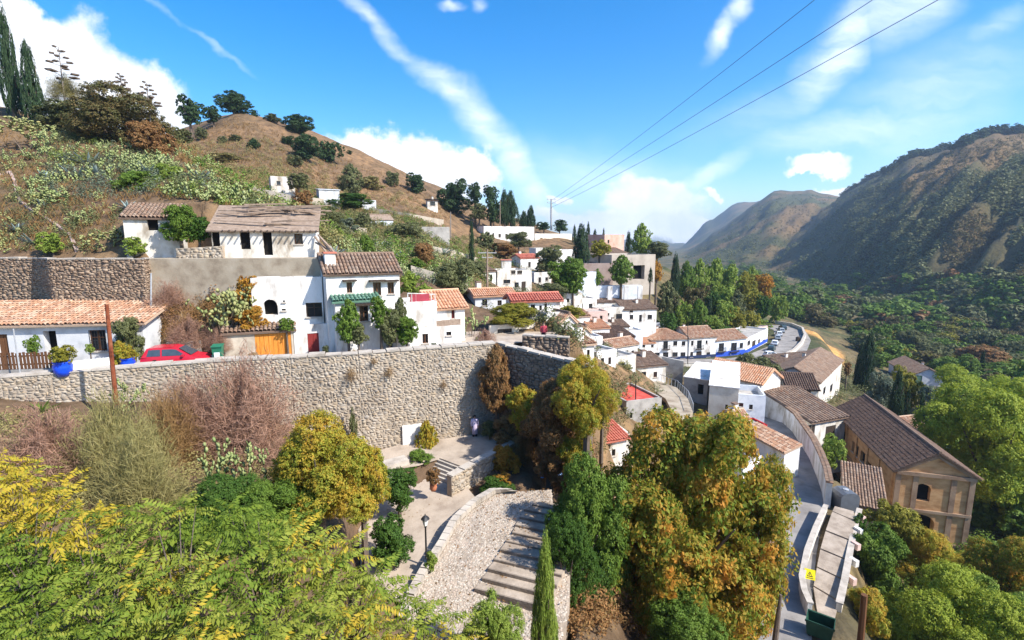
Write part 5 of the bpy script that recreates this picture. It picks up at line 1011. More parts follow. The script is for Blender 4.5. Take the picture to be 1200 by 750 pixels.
def pearmesh(var=0, n=46, ps=1.):
    key = ('pear', n, var, ps)
    if key in CRN: return CRN[key]
    rng = np.random.RandomState(80 + var); parts = []; stems = []
    tips = [(np.array([rng.uniform(-.38, .38), rng.uniform(-.38, .38), rng.uniform(0, .55) * (n > 50)]), np.array([rng.normal() * .3, rng.normal() * .3, 1.])) for _ in range(max(3, n // 6))]
    k = 0
    while k < n:
        p, d = tips[rng.randint(len(tips))]; d = d / np.linalg.norm(d); L = rng.uniform(.11, .19) * ps; w = L * rng.uniform(.33, .42)
        nn = rng.normal(size=3); nn = nn - nn.dot(d) * d; nn /= np.linalg.norm(nn); b = np.cross(d, nn); c = p + d * L * .48; t = .012 * ps
        ring = [(c + d * L * .5 * cos(a) + b * w * sin(a) * (1 + .15 * cos(a))) for a in np.linspace(0, 2 * pi, 9)[:-1]]
        V = [c + nn * t * 1.6, c - nn * t * 1.6] + ring; F = []
        for i in range(8): j = (i + 1) % 8; F += [(0, 2 + i, 2 + j), (1, 2 + j, 2 + i)]
        parts.append((np.array(V), np.array(F))); k += 1
        for _ in range(rng.randint(1, 3)):
            a = rng.uniform(-.9, .9); nd = d * cos(a) + b * sin(a) + rng.normal(size=3) * .25 + np.array([0, 0, .22]); q = c + d * L * .42 * cos(a) + b * w * sin(a)
            if np.hypot(q[0], q[1]) < .5 and q[2] < .95: tips.append((q, nd))
    V, F = cat(parts); CRN[key] = npmesh('pads', V, F, LF['pear']); return CRN[key]
def agavemesh(var=0):
    key = ('agave', var)
    if key in CRN: return CRN[key]
    rng = np.random.RandomState(120 + var); parts = []
    for i in range(26):
        a = i * 2.4 + rng.normal() * .1; e = rng.uniform(.25, 1.35); L = rng.uniform(.5, .75); w = .055
        pts = []
        for s in np.linspace(0, 1, 4):
            r = L * s * cos(e) * (1 + .1 * s); z = L * s * sin(e) - .12 * s * s * cos(e); ww = w * (1 - s) ** .6 * (1.0 if s > 0 else .8) + .003
            c = np.array([r * cos(a), r * sin(a), z + .03]); b = np.array([-sin(a), cos(a), 0]); up = np.array([-sin(e) * cos(a), -sin(e) * sin(a), cos(e)])
            pts += [c - b * ww + up * .02, c - up * .01, c + b * ww + up * .02]
        F = []
        for s in range(3): F += [(s * 3, s * 3 + 1, s * 3 + 4, s * 3 + 3), (s * 3 + 1, s * 3 + 2, s * 3 + 5, s * 3 + 4)]
        parts.append((np.array(pts), np.array(F)))
    V, F = cat(parts); CRN[key] = npmesh('blades', V, F, LF['agave']); return CRN[key]
def trunk(root, zc, hc, w, rng, m='bark', thin=1.):
    b = MB(); r = (.035 * w + .03 * (zc + hc) * .5) * .9 * thin; r = max(.03, min(r, .4)); lean = Vector((rng.uniform(-.06, .06) * w, rng.uniform(-.06, .06) * w, 0))
    top = Vector((0, 0, zc + hc * .55)) + lean
    b.tube([(0, 0, -.4), lean * .3 + Vector((0, 0, zc * .5)), lean * .7 + Vector((0, 0, zc + hc * .2)), top], [r * 1.25, r, r * .75, r * .25], 6)
    for k in range(5):
        a = k * 1.26 + rng.uniform(-.3, .3); s = Vector((0, 0, zc + hc * (.02 + .07 * k))) + lean * .6
        e = Vector((cos(a) * w * .33, sin(a) * w * .33, zc + hc * rng.uniform(.4, .75))); b.tube([s, s.lerp(e, .5) + Vector((0, 0, -hc * .05)), e], [r * .5, r * .35, r * .1], 5)
    return b.mesh('trunk', MT[m])
trng = random.Random(77); NV = [0]
def setm(o, m):
    o.material_slots[0].link = 'OBJECT'; o.material_slots[0].material = m
def plant(name, label, px, pyb, pyt, hw, shape, lm, Y=None, lvl=None, group=None, catg='tree', ground=True, bark='bark', thin=1., depth=1.):
    if Y is None:
        p = hit(px, pyb, 15.); Y = p.y if p else 100.
    p = W(px, pyb, Y); dep = p.y * cos(PITCH) - p.z * sin(PITCH); w = 2 * hw * dep / 600; zt = W(px, pyt, Y).z
    g = height(p.x, p.y) if ground else p.z
    z0 = min(g, p.z) if p.z - g < 14 else p.z - 2; hc = zt - p.z
    NV[0] += 1; rz = trng.uniform(0, 6.28); root = empty(name, (p.x, p.y, z0), label, catg, group)
    if lvl is None: lvl = 0 if hw < 7 else 1 if hw < 15 else 2 if hw < 30 else 3 if hw < 60 else 4
    v = NV[0] % 3
    if lm in ('orange', 'turning') and lvl == 4: lvl = 3
    if shape == 'twig': me = twigs(v, 1200 if hw < 14 else 17000); nm = 'twigs'
    elif shape == 'pear': me = pearmesh(v, 44 if w < 1.6 else 130 if w < 3 else 340, 1. if w < 1.6 else .66 if w < 3 else .50); nm = 'pads'
    elif shape == 'agave': me = agavemesh(v); nm = 'blades'
    else: me = crown(shape, lvl, v); nm = 'crown'
    o = link(nm, me, root); nm == 'pads' and tag(o, kind='stuff'); o.location = (0, 0, p.z - z0); o.rotation_euler = (0, 0, rz); o.scale = (w, w * depth, hc); setm(o, LF[lm])
    if shape in ('twig', 'pear', 'agave'):
        if shape != 'agave':
            b = MB(); k = trng.randint(3, 5)
            for i in range(k):
                a = i * 6.28 / k; b.tube([(0, 0, -.2), (cos(a) * w * .12, sin(a) * w * .12, hc * .3), (cos(a) * w * .22, sin(a) * w * .22, hc * .55)], [max(.02, w * .012), max(.015, w * .008), .008], 4)
            link('stem', b.mesh('stem', MT[bark]), root)
    else: link('trunk', trunk(root, p.z - z0, hc, w, trng, bark, thin), root)
    return root
PL = [  # name, label, px, crown foot, crown top, half width, shape, leaves, Y
 ('cypress_tree', 'tallest dark cypress at the top of the near slope', 17, 130, 0, 12, 'cypress', 'cypress', 74),
 ('cypress_tree', 'broad shorter cypress right beside the tallest cypress', 42, 145, 47, 13, 'cypress', 'cypress', 72),
 ('oak_tree', 'big rounded olive brown tree on the slope right of the two cypresses', 140, 184, 103, 48, 'broad', 'bronze', 70),
 ('shrub', 'rusty bush leaning out of the big olive brown tree', 178, 190, 140, 22, 'bush', 'russet', 66),
 ('shrub', 'grey green bush low between the cypresses and the big olive brown tree', 75, 152, 118, 26, 'bush', 'olive', 72),
 ('shrub', 'bare wispy shrub around the tallest agave flower stalk', 78, 118, 92, 20, 'twig', 'drygreen', 75),
 ('pine_tree', 'left pine of the group on the bare summit', 224, 147, 112, 13, 'broad', 'pine', 150),
 ('pine_tree', 'small pine between the left summit pine and the umbrella pine', 250, 144, 124, 10, 'broad', 'pine', 160),
 ('pine_tree', 'umbrella shaped pine standing alone on the bare summit', 275, 132, 107, 18, 'pine', 'pine', 172),
 ('shrub', 'small dark bush just right of the umbrella pine', 298, 139, 128, 6, 'bush', 'pine', 172),
 ('shrub', 'low grey bush on the summit skyline', 319, 143, 133, 10, 'bush', 'olive', 174),
 ('pine_tree', 'wide dark pine on the skyline right of the umbrella pine', 350, 156, 134, 17, 'bush', 'pine', 176),
 ('shrub', 'pale green bush under the left summit pine', 213, 170, 150, 13, 'bush', 'olive', None),
 ('shrub', 'round green bush on the straw slope below the small pine', 236, 164, 149, 7, 'broad', 'olive', None),
 ('shrub', 'rounded dark bush in the middle of the straw slope', 298, 174, 162, 8, 'bush', 'pine', None),
 ('shrub', 'small bush left of the rounded dark bush on the straw slope', 262, 168, 159, 6, 'bush', 'olive', None),
 ('shrub', 'low flat bush above the rounded dark bush on the straw slope', 277, 165, 158, 8, 'bush', 'olive', None),
 ('shrub', 'faded low scrub across the middle of the straw slope', 265, 190, 179, 18, 'bush', 'drygreen', None),
 ('shrub', 'small dark bush at the left of the big bushes below the skyline', 338, 170, 159, 7, 'broad', 'pine', None),
 ('pine_tree', 'largest dark bush of the clump below the skyline', 358, 188, 158, 16, 'broad', 'pine', None),
 ('pine_tree', 'right dark bush of the clump below the skyline', 387, 191, 165, 13, 'broad', 'pine', None),
 ('shrub', 'low bush in front of the dark clump below the skyline', 347, 195, 182, 10, 'bush', 'olive', None),
 ('shrub', 'dot of dark bush alone on the skyline slope', 410, 181, 176, 3.5, 'broad', 'pine', None),
 ('tree', 'soft green tree on the slope above the dark hedge', 412, 228, 192, 12, 'poplar', 'olive', None),
 ('shrub', 'round dark bush near the skyline right of the soft green tree', 460, 219, 200, 8, 'broad', 'olive', None),
 ('shrub', 'pale scrub on the slope right of the soft green tree', 435, 222, 206, 14, 'bush', 'drygreen', None),
 ('tree', 'dark rounded tree on the skyline near the tiny roofed shelter', 488, 226, 203, 13, 'broad', 'pine', None),
 ('tree', 'biggest dark tree on the skyline above the long white terrace', 532, 250, 211, 17, 'broad', 'pine', None),
 ('pine_tree', 'tall pine with a bare trunk on the ridge beside the biggest dark tree', 557, 240, 214, 9, 'broad', 'pine', 172),
 ('pine_tree', 'second bare trunked pine on the ridge', 575, 238, 217, 9, 'broad', 'pine', 174),
 ('tree', 'olive bush under the two bare trunked pines', 562, 258, 238, 12, 'bush', 'olive', 170),
 ('tree', 'dark bush under the second bare trunked pine', 578, 262, 234, 11, 'broad', 'pine', 170),
 ('fir_tree', 'broad dark conifer on the ridge with a pointed side top', 598, 264, 224, 12, 'cypress', 'cypress', 174),
 ('fir_tree', 'pointed conifer leaning on the broad dark conifer', 591, 262, 220, 7, 'cypress', 'cypress', 172),
 ('fir_tree', 'left of two small pointed firs on the ridge', 614, 266, 247, 7, 'cypress', 'cypress', 180),
 ('fir_tree', 'taller of two small pointed firs on the ridge', 622, 266, 241, 7, 'cypress', 'cypress', 180),
 ('shrub', 'low dark bush on the ridge left of the pylon', 637, 270, 260, 9, 'bush', 'pine', 186),
 ('tree', 'rounded dark tree on the ridge right of the pylon', 656, 272, 257, 9, 'bush', 'pine', 188),
 ('hedge', 'long dark hedge under the soft green tree', 412, 244, 226, 24, 'bush', 'darkgreen', 118),
 ('tree', 'grey green tree behind the ruined house', 385, 280, 244, 20, 'broad', 'olive', 72),
 ('tree', 'olive green tree between the ruined house and the grey green tree', 360, 272, 240, 18, 'broad', 'olive', 66),
 ('shrub', 'rusty bush below the small white hut', 356, 248, 222, 13, 'bush', 'russet', 80),
 ('tree', 'pale bush in front of the small white hut', 350, 222, 202, 13, 'bush', 'olive', 97),
 ('tree', 'grey olive tree behind the square grey shed', 402, 284, 252, 18, 'broad', 'grey', 82),
 ('tree', 'silvery shrub just below the square grey shed', 428, 274, 248, 12, 'bush', 'olive', 95),
 ('shrub', 'bright green bush left of the bluish house', 400, 300, 268, 8, 'poplar', 'light', 60),
 ('tree', 'slim bright green tree above the white house roof', 429, 303, 275, 10, 'poplar', 'green', 58),
 ('tree', 'wide grey green tree right of the bluish house', 474, 292, 261, 22, 'broad', 'olive', 88),
 ('tree', 'big rounded olive green tree above the orange roofed houses', 530, 350, 304, 25, 'broad', 'olive', 62),
 ('palm_shrub', 'small spiky green bush on the orange slope', 488, 318, 302, 11, 'bush', 'green', 62),
 ('shrub', 'orange dry bush on the slope above the white house', 497, 312, 284, 17, 'bush', 'russet', 68),
 ('shrub', 'bright lime bush behind the white block', 482, 345, 318, 14, 'bush', 'light', 48),
 ('shrub', 'yellow green bush on the slope right of the white house', 500, 358, 335, 13, 'bush', 'light', 46),
 ('cypress_tree', 'thin dark cypress standing alone on the hillside', 553, 312, 256, 4.5, 'cypress', 'cypress', 98),
 ('shrub', 'dark bush right of the thin lone cypress', 570, 302, 272, 13, 'bush', 'olive', 130),
 ('shrub', 'olive bush in front of the long white terrace', 608, 290, 272, 15, 'bush', 'olive', 150),
 ('shrub', 'brown bush below the long white terrace', 590, 300, 284, 20, 'bush', 'russet', 130),
 ('shrub', 'dark green bush left of the white terrace house', 556, 330, 305, 18, 'bush', 'olive', 90),
 ('tree', 'large green tree filling the middle of the village', 662, 343, 302, 24, 'broad', 'green', 104),
 ('tree', 'pale top of a tree behind the large green village tree', 643, 322, 288, 16, 'broad', 'olive', 112),
 ('tree', 'dark right side tree beside the large green village tree', 672, 346, 316, 12, 'round', 'green', 103),
 ('shrub', 'ragged bush right of the red roofed house', 648, 352, 332, 16, 'bush', 'olive', 90),
 ('shrub', 'yellowish bush on the wall below the pale blue wall', 668, 374, 358, 16, 'bush', 'yellow', 86),
 ('vine', 'wide yellow green vine canopy in front of the village houses', 602, 381, 354, 30, 'bush', 'yellow', 47),
 ('cactus_tree', 'tall prickly pear at the right end of the low white house', 553, 398, 357, 18, 'pear', 'pear', 44),
 ('cypress_tree', 'largest dark cypress left of the museum buildings', 681, 307, 263, 12, 'cypress', 'cypress', 128),
 ('cypress_tree', 'slim cypress on the skyline left of the largest village cypress', 673, 285, 263, 3.5, 'cypress', 'cypress', 176),
 ('cypress_tree', 'tall slim cypress on the skyline right of the largest village cypress', 689, 282, 260, 3.5, 'cypress', 'cypress', 178),
 ('cypress_tree', 'short skyline cypress between the tall slim one and the pink brick block', 697, 284, 268, 3.5, 'cypress', 'cypress', 178),
 ('cypress_tree', 'thinnest cypress next to the pink brick block', 707, 286, 267, 2.2, 'cypress', 'cypress', 178),
 ('tree', 'yellow olive tree in front of the pink brick block', 703, 302, 281, 12, 'broad', 'yellow', 138),
 ('cypress_tree', 'dark cypress right of the pink brick block', 736, 297, 270, 5, 'cypress', 'cypress', 168),
 ('poplar_tree', 'tall feathery light green poplar behind the museum buildings', 751, 300, 262, 11, 'poplar', 'light', 172),
 ('tree', 'rounded grey green tree right of the poplar', 771, 303, 283, 15, 'broad', 'olive', 170),
 ('tree', 'light green tree in front of the dark square opening', 728, 332, 299, 13, 'poplar', 'green', 128),
 ('tree', 'small green tree before the long brown building', 700, 334, 315, 6, 'poplar', 'green', 127),
 ('tree', 'bright yellow tree at the right edge of the concrete building', 769, 330, 304, 6, 'poplar', 'gold', 142),
 ('cypress_tree', 'small cypress at the corner of the concrete building', 762, 331, 313, 3.5, 'cypress', 'cypress', 131),
]
WOOD = [
 ('cypress_tree', 'tall dark cypress at the left edge of the wood', 790, 345, 295, 7, 'cypress', 'cypress', 150),
 ('tree', 'grey green tree at the very left of the wood', 781, 375, 330, 12, 'broad', 'olive', 132),
 ('tree', 'dark olive tall tree behind the wood near the cypress', 803, 350, 306, 9, 'poplar', 'green', 165),
 ('tree', 'olive column tree in the back row of the wood', 818, 352, 304, 10, 'poplar', 'light', 170),
 ('tree', 'rounded light olive treetop in the back row of the wood', 836, 350, 303, 12, 'broad', 'light', 175),
 ('tree', 'bright rounded treetop left of the yellow trees', 853, 352, 310, 13, 'broad', 'light', 178),
 ('tree', 'yellowish treetop sloping down at the back of the wood', 872, 352, 318, 11, 'broad', 'yellow', 180),
 ('tree', 'thin feathery tree above the yellow trees', 880, 345, 312, 8, 'poplar', 'light', 200),
 ('tree', 'golden round treetop at the right of the wood', 893, 350, 321, 11, 'broad', 'gold', 190),
 ('tree', 'orange tinted tree under the golden treetop', 880, 366, 338, 11, 'broad', 'yellow', 165),
 ('tree', 'dark green tree at the right edge of the wood', 893, 374, 346, 9, 'round', 'darkgreen', 160),
 ('tree', 'light green tree at the road end of the wood', 910, 382, 344, 9, 'broad', 'light', 178),
 ('tree', 'brownish dark tree in the middle of the wood', 815, 375, 332, 14, 'broad', 'bronze', 148),
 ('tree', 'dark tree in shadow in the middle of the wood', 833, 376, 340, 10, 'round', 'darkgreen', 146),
 ('tree', 'olive tree right of the dark shadowed tree', 850, 372, 335, 12, 'broad', 'light', 152),
 ('tree', 'brownish tall tree under the yellowish treetop', 862, 375, 340, 9, 'poplar', 'olive', 150),
 ('tree', 'leafy green tree directly over the hip roof', 797, 392, 352, 13, 'broad', 'light', 132),
 ('tree', 'bright green tree over the taller row house', 817, 391, 351, 11, 'poplar', 'green', 131),
 ('tree', 'dark trunked tree between the two green trees over the row', 806, 394, 365, 8, 'round', 'darkgreen', 133),
 ('tree', 'yellow green bush over the balcony row house', 836, 390, 369, 11, 'bush', 'light', 136),
 ('tree', 'round bright yellow green tree in the lower wood', 848, 382, 352, 10, 'broad', 'light', 142),
 ('tree', 'dark pointed cypress in the lower wood', 831, 372, 347, 5, 'cypress', 'cypress', 143),
 ('tree', 'wide green tree over the blue row house', 860, 390, 360, 13, 'broad', 'yellow', 145),
 ('tree', 'yellow green bush above the last row house', 877, 392, 364, 12, 'broad', 'yellow', 152),
 ('shrub', 'pale green bush behind the lilac house', 890, 388, 372, 11, 'bush', 'light', 160),
 ('shrub', 'low dark hedge line behind the row house roofs', 845, 396, 384, 26, 'bush', 'darkgreen', 134),
 ('tree', 'dull green tree at the left foot of the wood', 784, 398, 366, 12, 'broad', 'darkgreen', 126),
]
PL2 = [
 # street and cottage
 ('vine', 'leafy creeper hanging over the ruined cottage wall', 212, 284, 240, 20, 'round', 'green', 41.5),
 ('vine', 'dark green creeper between the two ruined houses', 234, 284, 252, 14, 'round', 'darkgreen', 42),
 ('shrub', 'dark green bush behind the creepers of the ruined houses', 222, 250, 215, 20, 'broad', 'olive', 50),
 ('potted_tree', 'small green climbing plant by the cottage door', 40, 417, 393, 7, 'broad', 'green', 30.8),
 ('shrub', 'green bush under the barred cottage window', 106, 414, 402, 5, 'bush', 'light', 31),
 ('tree', 'thin olive tree at the right end of the cottage', 152, 420, 372, 16, 'broad', 'olive', 32.6),
 ('shrub', 'yellowish bush at the foot of the rusty pole', 146, 430, 400, 12, 'bush', 'turning', 31.2),
 ('climbing_tree', 'slim leafy tree against the green roofed wing', 409, 400, 351, 13, 'poplar', 'green', 35.3),
 ('climbing_tree', 'lower pale leaves of a climber on the wing wall', 420, 402, 378, 12, 'bush', 'olive', 35.2),
 ('climbing_tree', 'dark leafy climber between the wing and the white house window', 446, 384, 347, 11, 'round', 'green', 36.2),
 ('climbing_tree', 'pale spreading climber on the corner of the white house', 456, 404, 362, 15, 'broad', 'olive', 36.4),
 ('climbing_tree', 'small climber by the right edge of the white house', 470, 378, 348, 7, 'poplar', 'olive', 37.6),
 ('round_bush', 'dense clipped round green bush on the low white wall', 477, 403, 371, 15, 'round', 'green', 36.9),
 ('shrub', 'small grey bush at the foot of the low white house', 509, 412, 401, 6, 'round', 'grey', 37.4),
 ('shrub', 'dry tufty plant on the parapet by the white house', 416, 418, 409, 8, 'twig', 'straw', 34.6),
 ('shrub', 'pale feathery dry bush at the wall corner', 568, 402, 388, 14, 'twig', 'dry', 38.6),
 ('shrub', 'dark spiky plant by the red double door', 354, 421, 413, 7, 'agave', 'darkgreen', 34.8),
 # bank behind the car
 ('cactus', 'large sunlit prickly pear on the bank above the car', 262, 392, 318, 38, 'pear', 'pearold', 35.6),
 ('cactus', 'paler prickly pear right part of the bank above the garage', 290, 382, 335, 18, 'pear', 'pearold', 36),
 ('shrub', 'bright yellow bush over the garage roof', 296, 391, 360, 18, 'bush', 'gold', 36.0),
 ('shrub', 'orange yellow bush at the top of the bank', 292, 352, 322, 14, 'bush', 'gold', 37),
 ('shrub', 'dark green bush on the left part of the garage roof', 336, 388, 372, 9, 'bush', 'green', 36),
 ('shrub', 'dry brown brush behind the red car', 222, 408, 376, 26, 'twig', 'dry', 34.6),
 ('shrub', 'dry brown brush low on the bank behind the bin', 258, 412, 388, 14, 'twig', 'dry', 34.5),
 ('shrub', 'dry reddish brush high on the bank under the brown wall', 200, 372, 335, 24, 'twig', 'dry', 37),
 # slope above the ruins
 ('cactus', 'big prickly pear left of the ruined cottage', 122, 300, 258, 30, 'pear', 'pearold', 43),
 ('cactus', 'yellow green prickly pear clump on the slope beside the path', 68, 250, 212, 26, 'pear', 'pear', 49),
 ('shrub', 'bright green bush just above the old stone wall', 62, 297, 272, 14, 'bush', 'light', 41.5),
 ('shrub', 'light green bush between the prickly pear and the ruined cottage', 158, 300, 277, 14, 'bush', 'light', 41),
 ('agave', 'spiky agave above the old stone wall', 42, 290, 262, 16, 'agave', 'agave', 43),
 ('cactus', 'pale prickly pear at the left edge below the cypresses', 28, 162, 124, 34, 'pear', 'pearold', 60),
 ('cactus', 'prickly pear on the slope below the broad cypress', 50, 172, 145, 14, 'pear', 'pear', 58),
 ('agave', 'left agave of the bluish agave patch', 92, 216, 178, 24, 'agave', 'agave', 56),
 ('agave', 'middle agave of the bluish agave patch', 116, 214, 180, 22, 'agave', 'agave', 57),
 ('agave', 'upper agave of the bluish agave patch', 105, 198, 168, 20, 'agave', 'agave', 60),
 ('agave', 'right agave of the bluish agave patch', 136, 224, 196, 18, 'agave', 'agave', 54),
 ('agave', 'lowest left agave of the bluish agave patch', 55, 214, 190, 15, 'agave', 'agave', 54),
 ('agave', 'small agave beside the yellow green prickly pear', 52, 246, 226, 12, 'agave', 'agave', 48),
 ('shrub', 'bright green shrub patch above the ruined cottage', 165, 234, 200, 28, 'bush', 'green', 53),
 ('shrub', 'lime shrub right of the bright green shrub patch', 196, 222, 192, 20, 'bush', 'light', 56),
 # retaining wall foot and plaza
 ('cactus', 'prickly pear against the stone wall by the rusty pole', 155, 480, 442, 20, 'pear', 'pear', 27.6),
 ('cactus', 'prickly pear on the wall below the green bin', 256, 462, 440, 14, 'pear', 'pear', 29.4),
 ('agave', 'spiky green plant on the ground at the left wall', 48, 485, 462, 14, 'agave', 'green', 26),
 ('climbing_shrub', 'brown column shaped bush at the corner of the big stone wall', 582, 482, 404, 17, 'poplar', 'russet', 35.6),
 ('climbing_shrub', 'yellow green pointed bush against the stone wall by the square', 501, 542, 493, 12, 'poplar', 'turning', 34.2),
 ('climbing_shrub', 'narrow green plant growing up the stone wall', 415, 524, 478, 4.5, 'poplar', 'olive', 32.6),
 ('shrub', 'green bush at the left side of the steps', 492, 556, 528, 16, 'bush', 'green', 31.8),
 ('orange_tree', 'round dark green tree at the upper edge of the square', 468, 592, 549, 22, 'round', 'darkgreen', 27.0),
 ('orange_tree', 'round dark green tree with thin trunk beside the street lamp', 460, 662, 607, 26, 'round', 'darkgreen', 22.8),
 ('hedge', 'low clipped dark bush at the top of the cobbled ramp', 583, 583, 560, 20, 'bush', 'darkgreen', 29.3),
 ('creeper', 'orange creeper spilling over the low wall', 590, 568, 522, 19, 'bush', 'gold', 31.8),
 ('creeper', 'yellow flowers on top of the clipped dark bush', 588, 568, 556, 12, 'bush', 'gold', 29.6),
 ('shrub', 'dark shadowy bush at the wall foot beside the standing person', 574, 512, 493, 10, 'bush', 'olive', 35.2),
 ('shrub', 'ochre grassy bush on the slope right of the standing person', 604, 520, 482, 24, 'bush', 'straw', 34.5),
 ('cactus', 'small pale prickly pear at the corner of the big wall', 586, 504, 490, 7, 'pear', 'pear', 35),
 ('agave', 'low green plants at the foot of the street lamp', 505, 668, 646, 8, 'bush', 'light', 22.4),
 # shrubs on the slope
 ('tree', 'yellow green tree rising in front of the sloping coping', 686, 508, 421, 34, 'broad', 'turning', 29),
 ('tree', 'russet tree left of the yellow green tree', 645, 520, 446, 34, 'broad', 'russet', 31),
 ('shrub', 'olive bush between the russet tree and the corner bush', 612, 505, 450, 22, 'broad', 'turning', 33.5),
 ('shrub', 'dark brown bush in shadow below the russet tree', 645, 562, 510, 26, 'bush', 'russet', 30.8),
 ('shrub', 'olive bush left of the little red roofed hut', 672, 562, 508, 20, 'broad', 'turning', 29.5),
 ('shrub', 'rusty bush above the little red roofed hut', 706, 484, 458, 12, 'bush', 'russet', 38),
 ('shrub', 'straw coloured bush on the slope below the russet tree', 612, 545, 512, 18, 'twig', 'straw', 33.2),
 ('shrub', 'pale scrub along the curved terrace edge', 720, 440, 420, 18, 'bush', 'drygreen', 66),
 ('shrub', 'olive scrub under the wall of the village road', 752, 432, 420, 14, 'bush', 'olive', 92),
 ('shrub', 'dry straw bank bush beside the gable fronted house', 672, 412, 396, 14, 'bush', 'straw', 66),
 ('tree', 'dark olive tree beside the white villa roof', 888, 462, 415, 25, 'broad', 'olive', 88),
 ('tree', 'second dark tree tucked behind the white villa roof', 874, 452, 419, 12, 'broad', 'olive', 94),
 # valley
 ('cypress_tree', 'tall broad dark cypress beside the farm buildings', 1013, 459, 388, 10, 'cypress', 'cypress', 118),
 ('cypress_tree', 'dark narrow top beside the tall broad cypress', 1005, 459, 398, 7, 'cypress', 'cypress', 122),
 ('cypress_tree', 'pointed cypress behind the church roof', 1048, 490, 433, 9, 'cypress', 'cypress', 88),
 ('cypress_tree', 'slim cypress right of the pointed one behind the church', 1061, 492, 455, 4.5, 'cypress', 'cypress', 86),
 ('cypress_tree', 'leaning dark cypress behind the brick annex', 1077, 496, 458, 6, 'cypress', 'cypress', 84),
 ('cypress_tree', 'last small cypress right of the brick annex', 1087, 500, 466, 4.5, 'cypress', 'cypress', 83),
 ('tree', 'pale mottled tree left of the pointed cypress', 1032, 482, 438, 15, 'broad', 'grey', 96),
 ('tree', 'yellow green tree behind the pointed cypress', 1058, 482, 432, 17, 'broad', 'yellow', 100),
 ('tree', 'small bright green tree in the church yard', 972, 545, 509, 14, 'broad', 'light', 58),
 ('tree', 'big bright yellow green tree right of the church', 1165, 600, 448, 68, 'broad', 'lime', 62),
 ('tree', 'huge green tree at the edge of the valley right of the church', 1240, 600, 445, 40, 'broad', 'lime', 80),
 ('tree', 'pale feathery tree behind the big bright tree', 1135, 500, 434, 38, 'broad', 'lime', 92),
 ('tree', 'pale grey tree left of the pale feathery tree', 1103, 500, 452, 24, 'broad', 'grey', 90),
 ('tree', 'round mid green tree right of the long barn', 1113, 454, 416, 22, 'broad', 'green', 150),
 ('tree', 'tree with a rust coloured top in the valley', 1150, 440, 404, 28, 'broad', 'russet', 165),
 ('cypress_tree', 'dark cypress in front of the rust topped tree', 1148, 445, 411, 5, 'cypress', 'cypress', 150),
 ('tree', 'olive tree between the long barn and the round green tree', 1092, 428, 400, 14, 'broad', 'olive', 185),
 ('tree', 'grey green round tree behind the long barn', 1068, 420, 388, 17, 'broad', 'olive', 200),
 ('tree', 'light green tree behind the tall broad cypress', 1028, 412, 380, 13, 'broad', 'green', 205),
 ('tree', 'dark small round tree at the end of the farm barn', 992, 440, 424, 5, 'round', 'russet', 112),
 ('tree', 'yellow leaved bush in front of the church corner', 1040, 640, 588, 26, 'broad', 'yellow', 44),
 ('tree', 'deep green tree left below the church front', 1025, 690, 622, 28, 'broad', 'green', 38),
 ('tree', 'olive green tree in front of the church entrance', 1082, 690, 622, 36, 'broad', 'turning', 42),
 ('tree', 'yellow green tree at the foot of the church right side', 1128, 700, 648, 30, 'broad', 'turning', 40),
 ('tree', 'bushy green tree in the corner under the reddish tree', 1105, 800, 672, 62, 'broad', 'lime', 31),
 ('tree', 'tree with reddish autumn leaves beside the bushy green tree', 1180, 740, 632, 42, 'broad', 'orange', 36),
 ('tree', 'bright green bush filling the corner below the reddish tree', 1195, 800, 690, 50, 'broad', 'light', 30),
 ('shrub', 'mixed green bush beside the stepped path', 1015, 745, 690, 24, 'bush', 'turning', 31),
 ('shrub', 'dark green bush by the upper end of the stepped path', 1003, 650, 605, 14, 'bush', 'darkgreen', 41),
 # foreground
 ('cypress_tree', 'slim bright cypress in front of the cobbled ramp', 637, 800, 628, 19, 'cypress', 'light', 17.5),
 ('round_bush', 'dense rounded green bush under the big autumn tree', 800, 790, 697, 44, 'round', 'green', 22),
 ('tree', 'dark green tree left of the big autumn tree', 684, 705, 540, 46, 'broad', 'green', 24.5),
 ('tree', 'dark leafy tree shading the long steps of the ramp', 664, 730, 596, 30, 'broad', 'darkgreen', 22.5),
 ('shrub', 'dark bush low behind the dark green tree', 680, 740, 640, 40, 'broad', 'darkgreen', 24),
 ('tree', 'big autumn tree with orange and green leaves', 801, 735, 466, 100, 'hero', 'orange', 27),
 ('tree', 'orange side tree joined to the big autumn tree', 864, 735, 535, 42, 'broad', 'orange', 27.5),
 ('tree', 'lower green part of the autumn trees beside the cypress', 742, 745, 572, 56, 'broad', 'orange', 25.5),
 ('tree', 'yellow and orange tree in front of the big stone wall', 375, 612, 490, 58, 'broad', 'turning', 20.5),
 ('tree', 'orange tinged bush right of the yellow and orange tree', 425, 605, 520, 26, 'broad', 'turning', 21),
 ('tree', 'dark leafy tree under the yellow and orange tree', 330, 640, 560, 40, 'broad', 'green', 19),
 ('dry_shrub', 'large round pinkish brown dry shrub below the stone wall', 290, 535, 432, 62, 'twig', 'dry', 26),
 ('dry_shrub', 'left part of the brown dry brush below the stone wall', 225, 520, 452, 48, 'twig', 'dry', 25),
 ('dry_shrub', 'greenish dry brush in front of the wall at the left', 145, 590, 478, 56, 'twig', 'drygreen', 21),
 ('dry_shrub', 'greyish brown dry brush nearest the sumac trees', 60, 570, 490, 58, 'twig', 'dry', 20.5),
 ('dry_shrub', 'dry straw coloured brush beside the prickly pears', 200, 545, 470, 40, 'twig', 'straw', 23.5),
 ('dry_shrub', 'dark twiggy brush in front of the prickly pears', 170, 610, 510, 46, 'twig', 'drygreen', 18.5),
 ('cactus', 'prickly pear with pale pads among the dry shrubs', 262, 570, 500, 28, 'pear', 'pear', 20),
